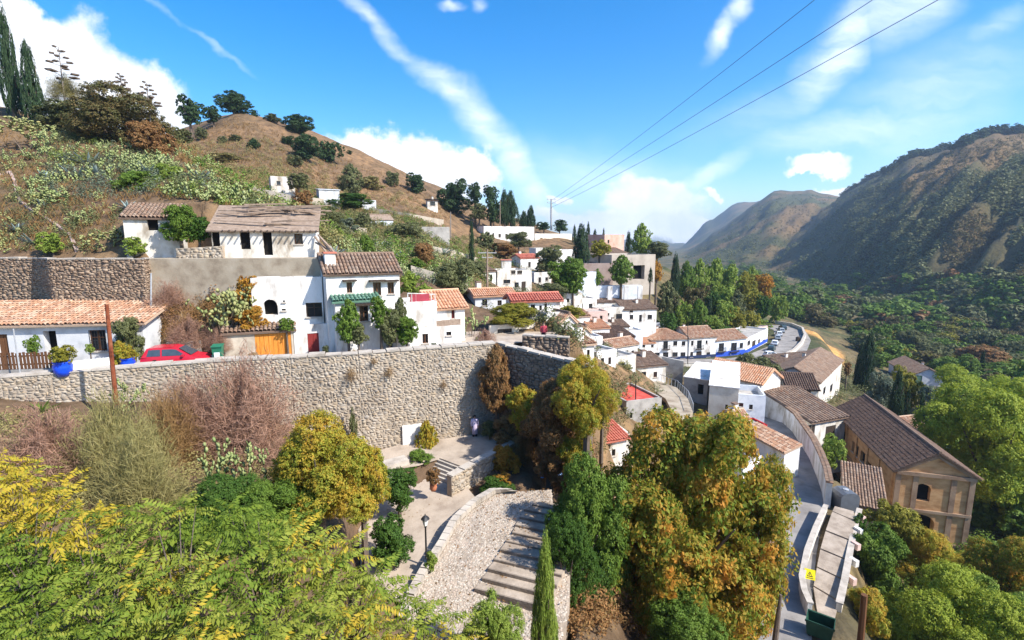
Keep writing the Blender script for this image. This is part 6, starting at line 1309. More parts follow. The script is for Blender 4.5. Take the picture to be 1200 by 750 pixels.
 ('cactus', 'second prickly pear right of the pale one among the dry shrubs', 298, 565, 505, 22, 'pear', 'pear', 20.5),
 ('cactus', 'low prickly pear in the shade under the pale one', 240, 600, 545, 24, 'pear', 'pear', 18.5),
 ('shrub', 'dark bush in the gap below the prickly pears', 265, 630, 560, 40, 'broad', 'darkgreen', 18),
 ('shrub', 'light leafy sapling at the foot of the ramp', 582, 790, 700, 30, 'broad', 'light', 14.5),
]
for row in PL + WOOD + PL2: plant(*row[:8], Y=row[8], catg={'cactus': 'prickly pear', 'cactus_tree': 'prickly pear', 'agave': 'agave', 'hedge': 'hedge', 'vine': 'vine', 'creeper': 'creeper'}.get(row[0], 'tree' if 'tree' in row[0] else 'shrub'), group='trees of the wood above the row houses' if row in WOOD else None)
def rowscrub():
    scatter('valley_scrub', region([(880, 430), (1000, 415), (1040, 450), (1060, 520), (985, 500), (930, 470)], 200, 31, 60.), BL_, 'olive', 1., 3., 31, .8)
    scatter('church_yard_scrub', region([(1015, 620), (1120, 640), (1200, 600), (1200, 748), (1015, 748)], 420, 32, 25.), BL_, 'green', .8, 2.2, 32, .8)
    scatter('agave_scrub_on_hillside', region([(385, 285), (480, 285), (545, 300), (550, 340), (480, 330), (400, 302)], 120, 33), BL_, 'grey', .8, 1.8, 33, .8)
    scatter('green_scrub_on_near_slope', thin(region([(60, 150), (200, 165), (330, 240), (345, 258), (150, 220), (60, 190)], 420, 34), 5., .47), BL_, 'light', .5, 1.3, 34, .7)
    scatter('grey_scrub_on_near_slope', region([(60, 165), (170, 180), (300, 225), (330, 250), (200, 225), (120, 235), (50, 235)], 260, 35), BL_, 'grey', .6, 1.4, 35, .8)
    scatter('dark_scrub_on_hill', region([(225, 195), (330, 205), (480, 255), (620, 300), (560, 345), (420, 300), (330, 262)], 420, 37), BL_, 'green', .9, 2.4, 37, .8)
    scatter('left_slope_scrub', region([(0, 175), (60, 190), (150, 250), (110, 297), (0, 297)], 170, 41), BL_, 'olive', .5, 1.2, 41, .8)
    scatter('left_slope_prickly_pears', region([(0, 175), (60, 190), (150, 250), (110, 297), (0, 297)], 40, 42), PE, 'pearold', 1., 2., 42)
    scatter('hut_scrub', region([(688, 430), (730, 440), (735, 515), (700, 545), (690, 520)], 60, 43), BL_, 'bronze', .7, 1.6, 43, .9)
    scatter('bank_scrub', region([(175, 325), (300, 325), (300, 392), (180, 400)], 190, 36, 30.), BL_, 'russet', .5, 1.1, 36, .8)
for lb, px_ in [('dry stone terrace wall behind the ruined house', [(352, 266), (392, 272), (430, 275)]), ('long pale terrace wall below the thin lone cypress', [(482, 322), (515, 331), (548, 343)]), ('short terrace wall above the round olive green tree', [(500, 296), (535, 301), (560, 309)]),
                ('pale terrace wall under the small white hut', [(300, 232), (345, 236), (392, 240)]), ('upper terrace wall right of the dark hedge', [(440, 250), (480, 256), (520, 262)])]:
    pp = [hit(x, y, 30) for x, y in px_]; b = MB()
    for a_, b_ in zip(pp[:-1], pp[1:]):
        d_ = b_ - a_; nn = Vector((-d_.y, d_.x, 0)).normalized(); b.para(a_ - Vector((0, 0, .8)), d_, nn * .5, (0, 0, 1.9))
    tag(b.build('terrace_wall', MT['stone'], None, (0, 0, 0)), lb, 'wall')
for px_, pt_, pb_, w_, lb in [(412, 432, 446, 9, 'dry tuft growing from the upper face of the big stone wall'), (456, 431, 441, 7, 'second dry tuft on the big stone wall right of the first'), (438, 420, 426, 5, 'small orange tuft just under the wall coping'), (520, 446, 455, 5, 'little dry tuft in the middle of the big stone wall')]:
    q_ = fx(px_); plant('wall_tuft', lb, px_, pb_, pt_, w_, 'twig', 'straw', Y=q_.y - .25, catg='shrub', ground=False)
for px_, pb_, w_, lb, k_ in [(18, 190, 13, 'single prickly pear by the winding path wall', 'pear'), (30, 232, 11, 'small prickly pear left of the path wall', 'pear'), (92, 262, 14, 'prickly pear on the bare earth above the old stone wall', 'pear'), (20, 272, 12, 'agave at the far left above the old stone wall', 'agave'), (150, 246, 13, 'agave just above the ruined cottage roof', 'agave'), (175, 205, 16, 'agave in the middle of the prickly pear band', 'agave'), (236, 214, 15, 'agave between prickly pears above the ruined house', 'agave'), (392, 300, 14, 'first big agave right of the ruined house', 'agave'), (418, 296, 13, 'second big agave right of the ruined house', 'agave'), (462, 306, 13, 'agave on the slope above the tiled chimney house', 'agave'), (520, 300, 12, 'agave under the wide grey green tree', 'agave'), (445, 290, 11, 'small agave left of the wide grey green tree', 'agave')]:
    plant('agave' if k_ == 'agave' else 'cactus', lb, px_, pb_, pb_ - w_ * 1.5, w_, k_, 'agave' if k_ == 'agave' else 'pear', None, catg='agave' if k_ == 'agave' else 'prickly pear', ground=False)
# agave flower stalks
for i, (px, pb, pt, Y, lb) in enumerate([(77, 125, 55, 74, 'tallest dry agave flower stalk near the cypresses'), (145, 125, 88, 72, 'agave flower stalk showing over the big olive brown tree'), (177, 150, 97, 70, 'rightmost agave flower stalk against the white cloud')]):
    p = W(px, pb, Y); top = W(px, pt, Y); h = top.z - p.z; r = empty('agave_stalk', p, lb, 'agave'); b = MB(); b.tube([(0, 0, -2), (0, 0, h * .5), (.05, 0, h)], [.1, .08, .03], 6); b.build('stem', MT['palebark'], r, (0, 0, 0)); c = MB()
    for k in range(16):
        z = h * (.45 + .54 * k / 16); a = k * 2.4; L = h * .2 * (1.1 - .8 * k / 16); e = Vector((cos(a) * L, sin(a) * L, z + .15)); c.tube([(0, 0, z), e], [.03, .025], 4)
        c.box((e.x, e.y, e.z + .1), (L * .5 + .12, L * .4 + .12, .16), a)
    tag(c.build('flower_clusters', MT['bark'], r, (0, 0, 0)), kind='stuff')
# ---- sumac saplings in the foreground: fronds with paired leaflets
def frondmesh(var):
    rng = np.random.RandomState(200 + var); n = 9; P = []; N = []; T = []; s = []; dr = rng.uniform(.35, .8)
    C_ = lambda t: np.array([t, .06 * sin(3 * t + var), .3 * t - dr * t * t])
    for i in range(n):
        t = .14 + .82 * i / (n - 1); c = C_(t); ll = .25 * (1 - .5 * abs(t - .5)) * rng.uniform(.8, 1.15)
        for sd in (-1, 1):
            d = np.array([.35 + rng.normal() * .12, sd * .8, -.75 + rng.normal() * .3]); d /= np.linalg.norm(d); P.append(c + d * ll * .5); T.append(d); N.append(np.array([.55 + rng.normal() * .3, sd * .7 + rng.normal() * .3, .8])); s.append(ll * .5)
    P.append(C_(1.06)); T.append(np.array([1, 0, -.9])); N.append(np.array([.6, 0, 1.])); s.append(.12)
    a = leafq(np.array(P), np.array(N), np.array(s), .38, rng, np.array(T))
    b = MB(); b.tube([tuple(C_(t)) for t in (0, .35, .7, 1)], [.011, .009, .006, .003], 3, False)
    return cat([a, (np.array(b.v), np.array(b.f))])
FM = [frondmesh(v) for v in range(5)]; FME = [npmesh('frond', V, F, LF['frond']) for V, F in FM]
def canopy_top(px): return float(np.interp(px, [-60, 0, 40, 90, 130, 180, 235, 290, 340, 400, 440, 480, 520, 560], [520, 530, 545, 592, 585, 598, 580, 590, 605, 622, 655, 690, 712, 745]))
rng = np.random.RandomState(9); tips = []
for px in np.arange(-60, 560, 20):
    top = canopy_top(px) + 14; y = top
    while y < 800:
        x_ = px + rng.uniform(-12, 12); y_ = y + rng.uniform(-9, 9); f = (y_ - 520) / 280; Yd = 16.5 - 8.3 * f + rng.uniform(-1.1, 1.1) + max(0, (px - 380)) * .012
        tips.append((W(x_, y_, Yd), x_, y_)); y += 17 + 5 * f
trees_ = [(-40, 700, 11.0, 'sumac tree cut by the left edge of the view'), (40, 700, 11.5, 'sumac tree with the yellowest leaves beside the greyish brush'), (120, 720, 10.5, 'lime green sumac tree below the brown brush'), (215, 730, 10.5, 'sumac tree with long fronds below the prickly pears'), (315, 735, 11, 'green sumac tree under the yellow and orange tree'), (410, 740, 12, 'bright sumac tree left of the round tree by the lamp'), (500, 760, 13.5, 'low sumac at the foot of the cobbled ramp')]
roots = []
for px, py, Y, lb in trees_:
    p = W(px, py, Y); g_ = height(p.x, p.y); roots.append((empty('sumac_tree', (p.x, p.y, min(g_, p.z - 1.5)), lb, 'tree'), px, MB(), []))
for tp, x_, y_ in tips:
    r = min(roots, key=lambda q_: abs(q_[1] - x_)); base = r[0].location; h = tp.z - base.z
    a = Vector((base.x, base.y, base.z + max(.2, h * .35))); k = a.lerp(tp, .55) + Vector((0, 0, .12 * h)); tgt = tp - (tp - k) * .02
    r[2].tube([a, k, tgt], [.03, .016, .007], 4, False)
    w = 8
    for i in range(w):
        an = i * 6.283 / w + rng.uniform(-.4, .4); el = rng.uniform(-.3, .85); L = rng.uniform(.5, .9) * (.85 if y_ > 700 else 1)
        pat_ = vnoise(np.array([x_ / 70 + 3]), np.array([y_ / 45.]), 5)[0] + rng.uniform(-.16, .16); yl = pat_ > .74 or (x_ < 140 and 565 < y_ < 640 and rng.rand() < .6)
        r[3].append((tp + Vector((0, 0, rng.uniform(-.25, .2))), an, el, L, 'frondy' if yl else ('frondl' if pat_ > .46 else 'frond'), rng.randint(5), rng.uniform(-.3, .3)))
from mathutils import Euler
for r, px, b, fr in roots:
    base = r.location; b.tube([(base.x, base.y, base.z - .6), (base.x + .1, base.y, base.z + .6), (base.x, base.y + .1, base.z + 1.6)], [.12, .09, .05], 7); b.build('trunk', MT['bark'], r)
    fr.sort(key=lambda f: f[0].y); rest = {}
    for i, (tp, an, el, L, m, v, tw) in enumerate(fr):
        e = Euler((tw, -el, an)); 
        if i < 170:
            o = link('frond', FME[v], r); o.location = tp - base; o.rotation_euler = e; o.scale = (L, L, L); setm(o, LF[m])
        else:
            Mx = np.array(e.to_matrix()); V, F = FM[v]; rest.setdefault(m, []).append(((V * L) @ Mx.T + np.array(tp - base), F))
    for m, ps in rest.items():
        V, F = cat(ps); tag(link('foliage', npmesh('foliage', V, F, LF[m]), r), kind='stuff')
# ---- scattered ground cover
def scatter(name, pts, me_parts, mk, smin, smax, seed, hscale=1., sink=.05):
    rng = np.random.RandomState(seed); Vs = []; Fs = []; n0 = 0
    for k, (x, y, z) in enumerate(pts):
        V, F = me_parts[k % len(me_parts)]; s = rng.uniform(smin, smax); a = rng.uniform(0, 6.28); c, d = cos(a), sin(a)
        X = V[:, 0] * c - V[:, 1] * d; Y = V[:, 0] * d + V[:, 1] * c
        Vs.append(np.stack([X * s + x, Y * s + y, V[:, 2] * s * hscale * rng.uniform(.7, 1.2) + z - sink * s], 1)); Fs.append(F + n0); n0 += len(V)
    return tag(link(name, npmesh(name, np.concatenate(Vs), np.concatenate(Fs), LF[mk])), kind='stuff')
def blob(n, leaf, seed, shape='bush', asp=.55):
    rng = np.random.RandomState(seed); z = rng.uniform(0, 1, n); th = rng.uniform(0, 6.28, n); r = PROF[shape](z) * (1 + .25 * np.sin(3 * th + seed) * np.sin(5 * z)) * rng.uniform(.75, 1.05, n)
    P = np.stack([r * np.cos(th), r * np.sin(th), z], 1); return leafq(P, unit(P - np.array([0, 0, .3])) + rng.normal(size=(n, 3)) * .5, leaf * rng.uniform(.7, 1.3, n), asp, rng)
def tuft(n, seed):
    rng = np.random.RandomState(seed); th = rng.uniform(0, 6.28, n); D = np.stack([np.cos(th) * .45, np.sin(th) * .45, np.full(n, 1.)], 1); P = D * rng.uniform(.3, .6, (n, 1)); return leafq(P, np.stack([np.cos(th + 1.5), np.sin(th + 1.5), th * 0], 1), rng.uniform(.3, .5, n), .09, rng, D)
def region(poly, n, seed, rmin=15., jitter=0):
    """random ground points seen inside a pixel polygon"""
    rng = np.random.RandomState(seed); xs = [p[0] for p in poly]; ys = [p[1] for p in poly]; o = []
    while len(o) < n:
        x, y = rng.uniform(min(xs), max(xs)), rng.uniform(min(ys), max(ys))
        if pip(poly, np.array([x]), np.array([y]))[0] < 0:
            h = hit(x, y, rmin); o.append(None if h is None else tuple(h))
    return [p for p in o if p]
BL_ = [blob(90, .075, s) for s in range(6)]; BS = []
for v in range(5):
    me = crown('broad', -1, v); vv = np.zeros(len(me.vertices) * 3, np.float32); me.vertices.foreach_get('co', vv); ff = np.zeros(len(me.loops), np.int32); me.loops.foreach_get('vertex_index', ff); BS.append((vv.reshape(-1, 3), ff.reshape(-1, 4))); TU = [tuft(9, s) for s in range(6)]; BT = [blob(18, .2, s + 40) for s in range(6)]
PE = []
def thin(pts, k=6., c=.5): return [q_ for q_ in pts if fbm(np.array([q_[0] / k]), np.array([q_[1] / k]), 3, 44)[0] > c]
for v in range(3):
    me = pearmesh(v, 40); vv = np.zeros(len(me.vertices) * 3, np.float32); me.vertices.foreach_get('co', vv); ff = np.zeros(len(me.loops), np.int32); me.loops.foreach_get('vertex_index', ff); PE.append((vv.reshape(-1, 3), ff.reshape(-1, 3)))
slope = [(-40, 130), (60, 150), (190, 165), (330, 240), (350, 262), (240, 236), (150, 236), (110, 295), (-40, 298)]
scatter('dry_grass', region(slope, 2200, 1) + region([(170, 330), (300, 330), (300, 385), (180, 400)], 500, 2), TU, 'straw', .3, .8, 1)
scatter('dry_grass_on_hill', region([(200, 170), (275, 138), (370, 170), (480, 216), (560, 255), (500, 262), (330, 235), (220, 205)], 2600, 3), TU, 'straw', .5, 1.3, 2)
scatter('green_scrub', region([(60, 150), (200, 165), (330, 240), (345, 258), (150, 215), (60, 185)], 260, 4) + region([(350, 230), (480, 250), (560, 300), (560, 345), (480, 310), (380, 290)], 700, 5), BL_, 'olive', .6, 1.6, 3, .8)
scatter('prickly_pear_thicket', thin(region([(150, 160), (240, 188), (330, 240), (340, 258), (250, 236), (150, 225)], 300, 6) + region([(40, 150), (150, 175), (175, 220), (110, 232), (40, 235)], 120, 7)), PE, 'pear', 1.1, 2.4, 4)
scatter('prickly_pears_on_hillside', region([(385, 285), (480, 285), (545, 300), (550, 335), (500, 330), (400, 302)], 170, 8), PE, 'pear', 1.2, 2.2, 5)
scatter('hill_scrub', region([(225, 195), (330, 200), (480, 255), (620, 300), (560, 330), (420, 300), (330, 262)], 1400, 9) + region([(205, 172), (300, 160), (470, 225), (520, 255), (330, 220)], 420, 10), BL_, 'drygreen', .7, 2.0, 6, .7)
scatter('village_scrub', region([(560, 300), (660, 300), (760, 380), (740, 430), (690, 420), (640, 385), (560, 360)], 420, 11) + region([(690, 410), (760, 420), (840, 440), (800, 470), (720, 520), (690, 470)], 90, 12), BL_, 'olive', .7, 2.0, 7, .8)
scatter('near_undergrowth', region([(0, 490), (200, 500), (330, 535), (440, 560), (430, 600), (300, 600), (0, 600)], 500, 13, 6.), BL_, 'drygreen', .4, 1.0, 8, .9)
scatter('slope_undergrowth', region([(590, 520), (640, 480), (690, 470), (690, 560), (690, 600), (640, 570)], 200, 14) + region([(700, 620), (860, 590), (880, 740), (640, 745)], 500, 15), BL_, 'russet', .5, 1.3, 9, .8)
val1 = region([(905, 373), (950, 335), (1200, 330), (1240, 420), (1200, 470), (1100, 440), (1010, 428), (995, 390), (940, 378)], 420, 16, 120.)
BF = []
for v in range(3):
    me = crown('broad', 0, v); vv = np.zeros(len(me.vertices) * 3, np.float32); me.vertices.foreach_get('co', vv); ff = np.zeros(len(me.loops), np.int32); me.loops.foreach_get('vertex_index', ff); BF.append((vv.reshape(-1, 3), ff.reshape(-1, 4)))
vnear = [q_ for q_ in val1 if q_[1] < 270]; val1 = [q_ for q_ in val1 if q_[1] >= 270]; k_n = len(vnear) // 4
scatter('near_valley_wood', vnear[:k_n], BF, 'olive', 6, 11, 70, .8); scatter('near_valley_wood_green', vnear[k_n:2 * k_n + 10], BF, 'green', 6, 11, 71, .8); scatter('near_valley_wood_yellow', vnear[2 * k_n + 10:3 * k_n], BF, 'yellow', 5, 10, 72, .8); scatter('near_valley_wood_bronze', vnear[3 * k_n:], BF, 'bronze', 6, 11, 73, .8)
n_ = len(val1)
scatter('valley_wood', val1[:int(n_ * .4)], BS, 'olive', 9, 17, 10, .75); scatter('valley_wood_olive', val1[int(n_ * .4):int(n_ * .75)], BS, 'green', 9, 17, 11, .75); scatter('valley_wood_autumn', val1[int(n_ * .75):int(n_ * .88)], BS, 'russet', 8, 14, 12, .7); scatter('valley_wood_dark', val1[int(n_ * .88):], BS, 'green', 8, 15, 13, .8)
scatter('valley_wood_edge', region([(820, 300), (905, 320), (960, 350), (905, 372)], 60, 17, 220.), BF, 'green', 8, 14, 14, .8)
scatter('riverside_trees', region([(1090, 500), (1110, 440), (1200, 430), (1200, 640), (1140, 620), (1120, 540)], 60, 18, 75.), BF, 'green', 4, 7, 15, .9)
m1 = region([(800, 302), (905, 226), (985, 231), (1060, 191), (1130, 170), (1200, 157), (1200, 350), (930, 340), (860, 320)], 7000, 20, 300.); m1x, m1y = np.array([p[0] for p in m1]), np.array([p[1] for p in m1]); nn_ = fbm((m1x + .6 * m1y) / 150, (m1y - .6 * m1x) / 60, 6, 50)
scatter('mountain_scrub', [p for p, q_ in zip(m1, nn_) if q_ < .52], BT, 'olive', 3., 8, 16, .7)
scatter('mountain_dry_scrub', [p for p, q_ in zip(m1, nn_) if q_ >= .58], BT, 'bronze', 2.5, 5, 18, .7)
cr = []
for px in np.arange(986, 1204, 2.2):
    yy_ = float(np.interp(px, [985, 1010, 1045, 1062, 1095, 1130, 1165, 1200], [229, 214, 200, 189, 180, 169, 158, 155]))
    h = None; k_ = -6
    while h is None or h.y < 500:
        h = hit(px, yy_ + k_, 300.); k_ += 1
        if k_ > 40: break
    if h is not None: cr.append(tuple(h))
rowscrub()
rg_ = np.random.RandomState(61); lt = []
for _ in range(700):
    f_, s_2 = rg_.uniform(0, .8), rg_.uniform(.03, .97) ** .7; q_ = pl(RAMP_L, f_).lerp(pl(RAMP_R, f_), s_2); lt.append((q_.x, q_.y, q_.z + .04 + (.1 if s_2 > .45 else 0)))
for px_, py_ in zip(rg_.uniform(430, 560, 500), rg_.uniform(505, 680, 500)):
    z_ = -14.38 if py_ < 540 else -15.5; q_ = W(px_, py_, z=z_)
    if py_ >= 560: lt.append((q_.x, q_.y, float(lo_z(np.float64(q_.x), np.float64(q_.y))) + .03))
    elif py_ < 535: lt.append((q_.x, q_.y, -14.37))
lq = [leafq(np.zeros((1, 3)), np.array([[.2, .1, 1.]]), np.array([1.]), .5, np.random.RandomState(k_)) for k_ in range(4)]
scatter('fallen_leaves', lt, lq, 'russet', .03, .075, 62, 1., 0)
scatter('mountain_crest_trees', cr, BS, 'pine', 7, 16, 17, .8)
# ------------------------------------------------------------------ things in the street and the square
MT['carred'] = flat('red_car_paint', (.50, .015, .035), .25, .5, bump=0, var=.03)
MT['carwhite'] = flat('white_car_paint', (.75, .76, .77), .25, .5, bump=0, var=.03)
MT['cargrey'] = flat('silver_car_paint', (.38, .40, .42), .25, .5, bump=0, var=.03)
MT['cardark'] = flat('dark_green_car_paint', (.04, .07, .075), .25, .5, bump=0, var=.03)
MT['rubber'] = flat('black_rubber', (.018, .018, .018), .8)
MT['lamp'] = flat('lamp_lens', (.7, .7, .66), .1, .6, bump=0)
MT['binG'] = flat('green_bin_plastic', (.02, .16, .09), .5, .4)
MT['dumpster'] = mat('dark_green_dumpster', [(.015, .055, .035), (.03, .09, .055)], 2, .15, 15, .5)
MT['bluepot'] = flat('glazed_blue_pot', (.01, .07, .62), .25, .5)
MT['terrapot'] = flat('clay_pot', (.42, .16, .08), .8)
MT['yellow'] = flat('yellow_sign', (.85, .70, .01), .5)
MT['skin'] = flat('skin', (.46, .27, .19), .6); MT['lilac'] = flat('lilac_cloth', (.62, .52, .66), .9); MT['redcloth'] = flat('dark_red_cloth', (.36, .05, .07), .9)
MT['hair'] = flat('dark_hair', (.015, .011, .01), .6); MT['denim'] = flat('dark_trousers', (.03, .03, .045), .9); MT['bluetarp'] = flat('blue_white_tarpaulin', (.22, .38, .72), .6, var=.5)
CARP = {}
def car_parts():
    if CARP: return CARP
    b = MB(); st_ = [(-1.93, .50, .40, .62), (-1.88, .74, .26, .86), (-1.2, .82, .20, .93), (0, .83, .18, .92), (.95, .82, .19, .90), (1.55, .79, .22, .80), (1.86, .70, .28, .66), (1.94, .54, .36, .52)]
    for x, w, z0, z1 in st_:
        b.v += [(x, -w * .96, z0), (x, -w, (z0 + z1) * .55), (x, -w * .93, z1), (x, w * .93, z1), (x, w, (z0 + z1) * .55), (x, w * .96, z0)]
    for i in range(len(st_) - 1):
        for k in range(6): j = (k + 1) % 6; b.f.append((i * 6 + k, i * 6 + j, i * 6 + 6 + j, i * 6 + 6 + k))
    b.f.append((0, 1, 2, 3, 4, 5)[::-1]); n = (len(st_) - 1) * 6; b.f.append(tuple(n + k for k in range(6)))
    c = [(-1.82, .74, .90), (-1.50, .60, 1.40), (-1.1, .62, 1.45), (-.1, .62, 1.44), (.2, .60, 1.38), (1.05, .74, .89)]; m = len(b.v)
    for x, w, z in c: b.v += [(x, -w, z), (x, w, z)]
    for i in range(5): b.f.append((m + 2 * i, m + 2 * i + 2, m + 2 * i + 3, m + 2 * i + 1))
    for s in (0, 1):
        f = tuple(m + 2 * i + s for i in range(6)); b.f.append(f if s else f[::-1])
    CARP['body'] = b.mesh('body', MT['carred'], smooth=False)
    def side(P):
        o = []
        for s in (-1, 1):
            g = MB(); q = [(x, s * (.745 - (z - .9) * .265 + .014), z) for x, z in P]; g.face(*(q if s < 0 else q[::-1])); o.append(g.mesh('side_window', MT['carglass']))
        return o
    CARP['rear_window'] = side([(-1.5, .97), (-.72, .97), (-.72, 1.34), (-1.38, 1.34)])
    CARP['front_window'] = side([(-.62, .97), (.72, .97), (.18, 1.31), (-.05, 1.34), (-.62, 1.34)])
    g = MB(); g.face((1.0, -.64, .95), (1.0, .64, .95), (.29, .52, 1.36), (.29, -.52, 1.36)); CARP['windscreen'] = g.mesh('windscreen', MT['carglass'])
    g.v = [(x + .022, y, z + .022) for x, y, z in g.v]; CARP['windscreen'] = g.mesh('windscreen', MT['carglass'])
    g = MB(); g.face((-1.81, .6, .98), (-1.81, -.6, .98), (-1.56, -.5, 1.35), (-1.56, .5, 1.35)); CARP['back_window'] = g.mesh('back_window', MT['carglass'])
    g = MB(); g.v = []; pts = []
    g.tube([(0, -.1, 0), (0, .1, 0)], .29, 14); CARP['tyre'] = g.mesh('tyre', MT['rubber'])
    g = MB(); g.tube([(0, -.115, 0), (0, .115, 0)], .18, 10); CARP['rim'] = g.mesh('rim', MT['steel'])
    g = MB(); g.box((0, 0, 0), (.12, .34, .16)); CARP['headlight'] = g.mesh('headlight', MT['lamp'])
    g = MB(); g.box((0, 0, 0), (.10, .16, .12)); CARP['mirror'] = g.mesh('mirror', MT['carred'])
    g = MB()
    g.box((-.12, -.845, .74), (.2, .03, .035)); g.box((-.12, .845, .74), (.2, .03, .035)); g.box((-1.02, -.845, .76), (.2, .03, .035)); g.box((-1.02, .845, .76), (.2, .03, .035)); CARP['door_handles'] = g.mesh('door_handles', MT['rubber'])
    g = MB(); g.box((1.93, 0, .36), (.14, 1.3, .16)); g.box((-1.92, 0, .40), (.14, 1.3, .16)); CARP['bumpers'] = g.mesh('bumpers', MT['rubber'])
    return CARP
def car(label, loc_, rz, m, group=None, sc=1.0):
    P = car_parts(); r = empty('parked_car', loc_, label, 'car', group, rz, (sc,) * 3)
    b = link('body', P['body'], r); setm(b, MT[m])
    for k in ('windscreen', 'back_window', 'door_handles', 'bumpers'): link(k, P[k], r)
    for me in P['rear_window'] + P['front_window']: link('side_window', me, r)
    for x in (-1.2, 1.22):
        for y in (-.74, .74): t = link('tyre', P['tyre'], r); t.name = 'wheel'; t.location = (x, y, .29); link('rim', P['rim'], t)
    for y in (-.55, .55): h = link('headlight', P['headlight'], r); h.location = (1.87, y, .58)
    for y in (-.85, .85): h = link('mirror', P['mirror'], r); h.location = (.6, y, .98); setm(h, MT[m])
    return r
p = W(211, 431, z=STREET); p = W(210, 433.5, Y=32.7); car('small red hatchback parked behind the stone parapet', (p.x, p.y, STREET + .004), R(13), 'carred').scale = (1, 1, 1.1)
FC = [(904, 418.5, 'carwhite', 8, 'white car nearest the last row house'), (904, 411, 'cardark', 55, 'dark green car behind the nearest white car'), (908, 404.5, 'carwhite', 60, 'white car in the middle of the parked row'), (911, 398, 'cargrey', 65, 'silver car after the middle white car'),
      (912.5, 393.5, 'carwhite', 70, 'second last white car of the parked row'), (915, 389.5, 'cargrey', 75, 'small silver car near the bend of the road'), (917, 386, 'cardark', 80, 'last dark car at the bend of the road'), (1029, 417, 'carwhite', 20, 'left white car beside the long barn'), (1036, 418.5, 'cargrey', 20, 'right silver car beside the long barn')]
for px, py, m, a, lb in FC:
    h = hit(px, py, 60) ; car(lb, (h.x, h.y, h.z + .06), R(a), m, 'cars parked along the bend of the road' if px < 1000 else 'cars parked by the long barn')
h = hit(935, 400, 60); b = MB(); b.box((h.x, h.y, h.z + .55), (.9, .9, 1.2)); b.lathe((h.x, h.y, h.z + 1.15), [(.5, 0), (.42, .12), (.1, .2)], 10); tag(b.build('litter_bin', MT['darkwood']), 'small dark bin on the outer edge of the curving road', 'bin')
# wheelie bin
p = W(257, 429, Y=33.4); g = MB(); g.box((p.x + .5, p.y + .3, STREET + .2), (2.6, 1.3, .4), .3); tag(g.build('footway', MT['concrete']), kind='structure')
r = empty('wheelie_bin', (p.x, p.y, STREET + .404), 'green wheelie bin standing between the red car and the garage', 'bin', rz=.3)
b = MB(); t = [(-.24, -.25, .08), (.24, -.25, .08), (.24, .25, .08), (-.24, .25, .08), (-.30, -.34, .98), (.30, -.34, .98), (.30, .34, .98), (-.30, .34, .98)]; b.v = t; b.f = [(3, 2, 1, 0), (4, 5, 6, 7), (0, 1, 5, 4), (1, 2, 6, 5), (2, 3, 7, 6), (3, 0, 4, 7)]; b.build('body', MT['binG'], r, (0, 0, 0))
b = MB(); b.para((-.33, -.40, .985), (.66, 0, 0), (0, .80, .05), (0, 0, .06)); b.build('lid', MT['binG'], r, (0, 0, 0)); b = MB(); b.box((0, -.335, .42), (.34, .02, .42)); b.build('notice', MT['carwhite'], r, (0, 0, 0))
for s in (-.22, .22): b = MB(); b.tube([(s - .03, .3, .1), (s + .03, .3, .1)], .1, 10); b.build('wheel', MT['rubber'], r, (0, 0, 0))
# pots
def pot(px, py, Y, d, hgt, m, label, plant_=None, lm='turning'):
    p = W(px, py, Y); r = empty('plant_pot', p, label, 'pot'); b = MB(); b.lathe((0, 0, 0), [(d * .32, 0), (d * .46, hgt * .35), (d * .5, hgt * .7), (d * .42, hgt * .92), (d * .5, hgt), (d * .42, hgt), (d * .40, hgt * .9)], 16); b.build('pot', MT[m], r, (0, 0, 0), True)
    if plant_:
        o = link('plant', crown('bush', 1, 1), r); o.location = (0, 0, hgt * .9); o.scale = (plant_[0], plant_[0], plant_[1]); setm(o, LF[lm])
pot(75, 440.5, 28.6, .95, .85, 'bluepot', 'large glossy blue pot with a yellow green bush', (1.35, 1.0), 'yellow')
pot(151, 434, 31.0, .8, .8, 'bluepot', 'smaller blue pot half hidden behind the rusty pole', (.9, .6), 'turning')
pot(508, 575, 28.6, .45, .45, 'terrapot', 'clay pot with a reddish plant at the foot of the steps', (.9, 1.0), 'russet')
pot(382, 419, 35.0, .4, .4, 'darkwood', 'dark pot right of the red double door', (.5, .5), 'olive')
# cottage terrace: low wall, fence, white parapet, table
def barw(name, label, a, b_, z0, z1, th, m, catg):
    g = MB(); d = b_ - a; d.z = 0; nn = Vector((-d.y, d.x, 0)).normalized(); g.para((a.x, a.y, z0), d, nn * th, (0, 0, z1 - z0)); return tag(g.build(name, MT[m]), label, catg)
a1, a2 = W(-60, 437, Y=28.6), W(63, 437, Y=29.4); barw('low_wall', 'low grey wall under the dark wooden fence', a1, a2, STREET, -7.55, .18, 'grey', 'wall')
fr = empty('picket_fence', (a1.x, a1.y, -7.55), 'dark brown picket fence in front of the cottage', 'fence'); d = a2 - a1; d.z = 0; L_ = d.length; d.normalize()
for k in range(int(L_ / .19)):
    g = MB(); c_ = a1 + d * (k * .19 + .06); g.para((c_.x, c_.y, -7.53), d * .13, (-d.y * .03, d.x * .03, 0), (0, 0, .95 + .03 * ((k * 7) % 3))); g.build('picket', MT['brownwood'], fr)
for z in (-7.3, -6.8): g = MB(); g.para((a1.x - d.y * .032, a1.y + d.x * .032, z), d * L_, (-d.y * .04, d.x * .04, 0), (0, 0, .08)); g.build('rail', MT['darkwood'], fr)
g = MB(); c_ = W(24, 440, Y=28.4); g.tube([(c_.x, c_.y, STREET), (c_.x, c_.y, -5.0)], .035, 6); tag(g.build('metal_post', MT['steel']), 'thin grey post standing by the picket fence', 'post')
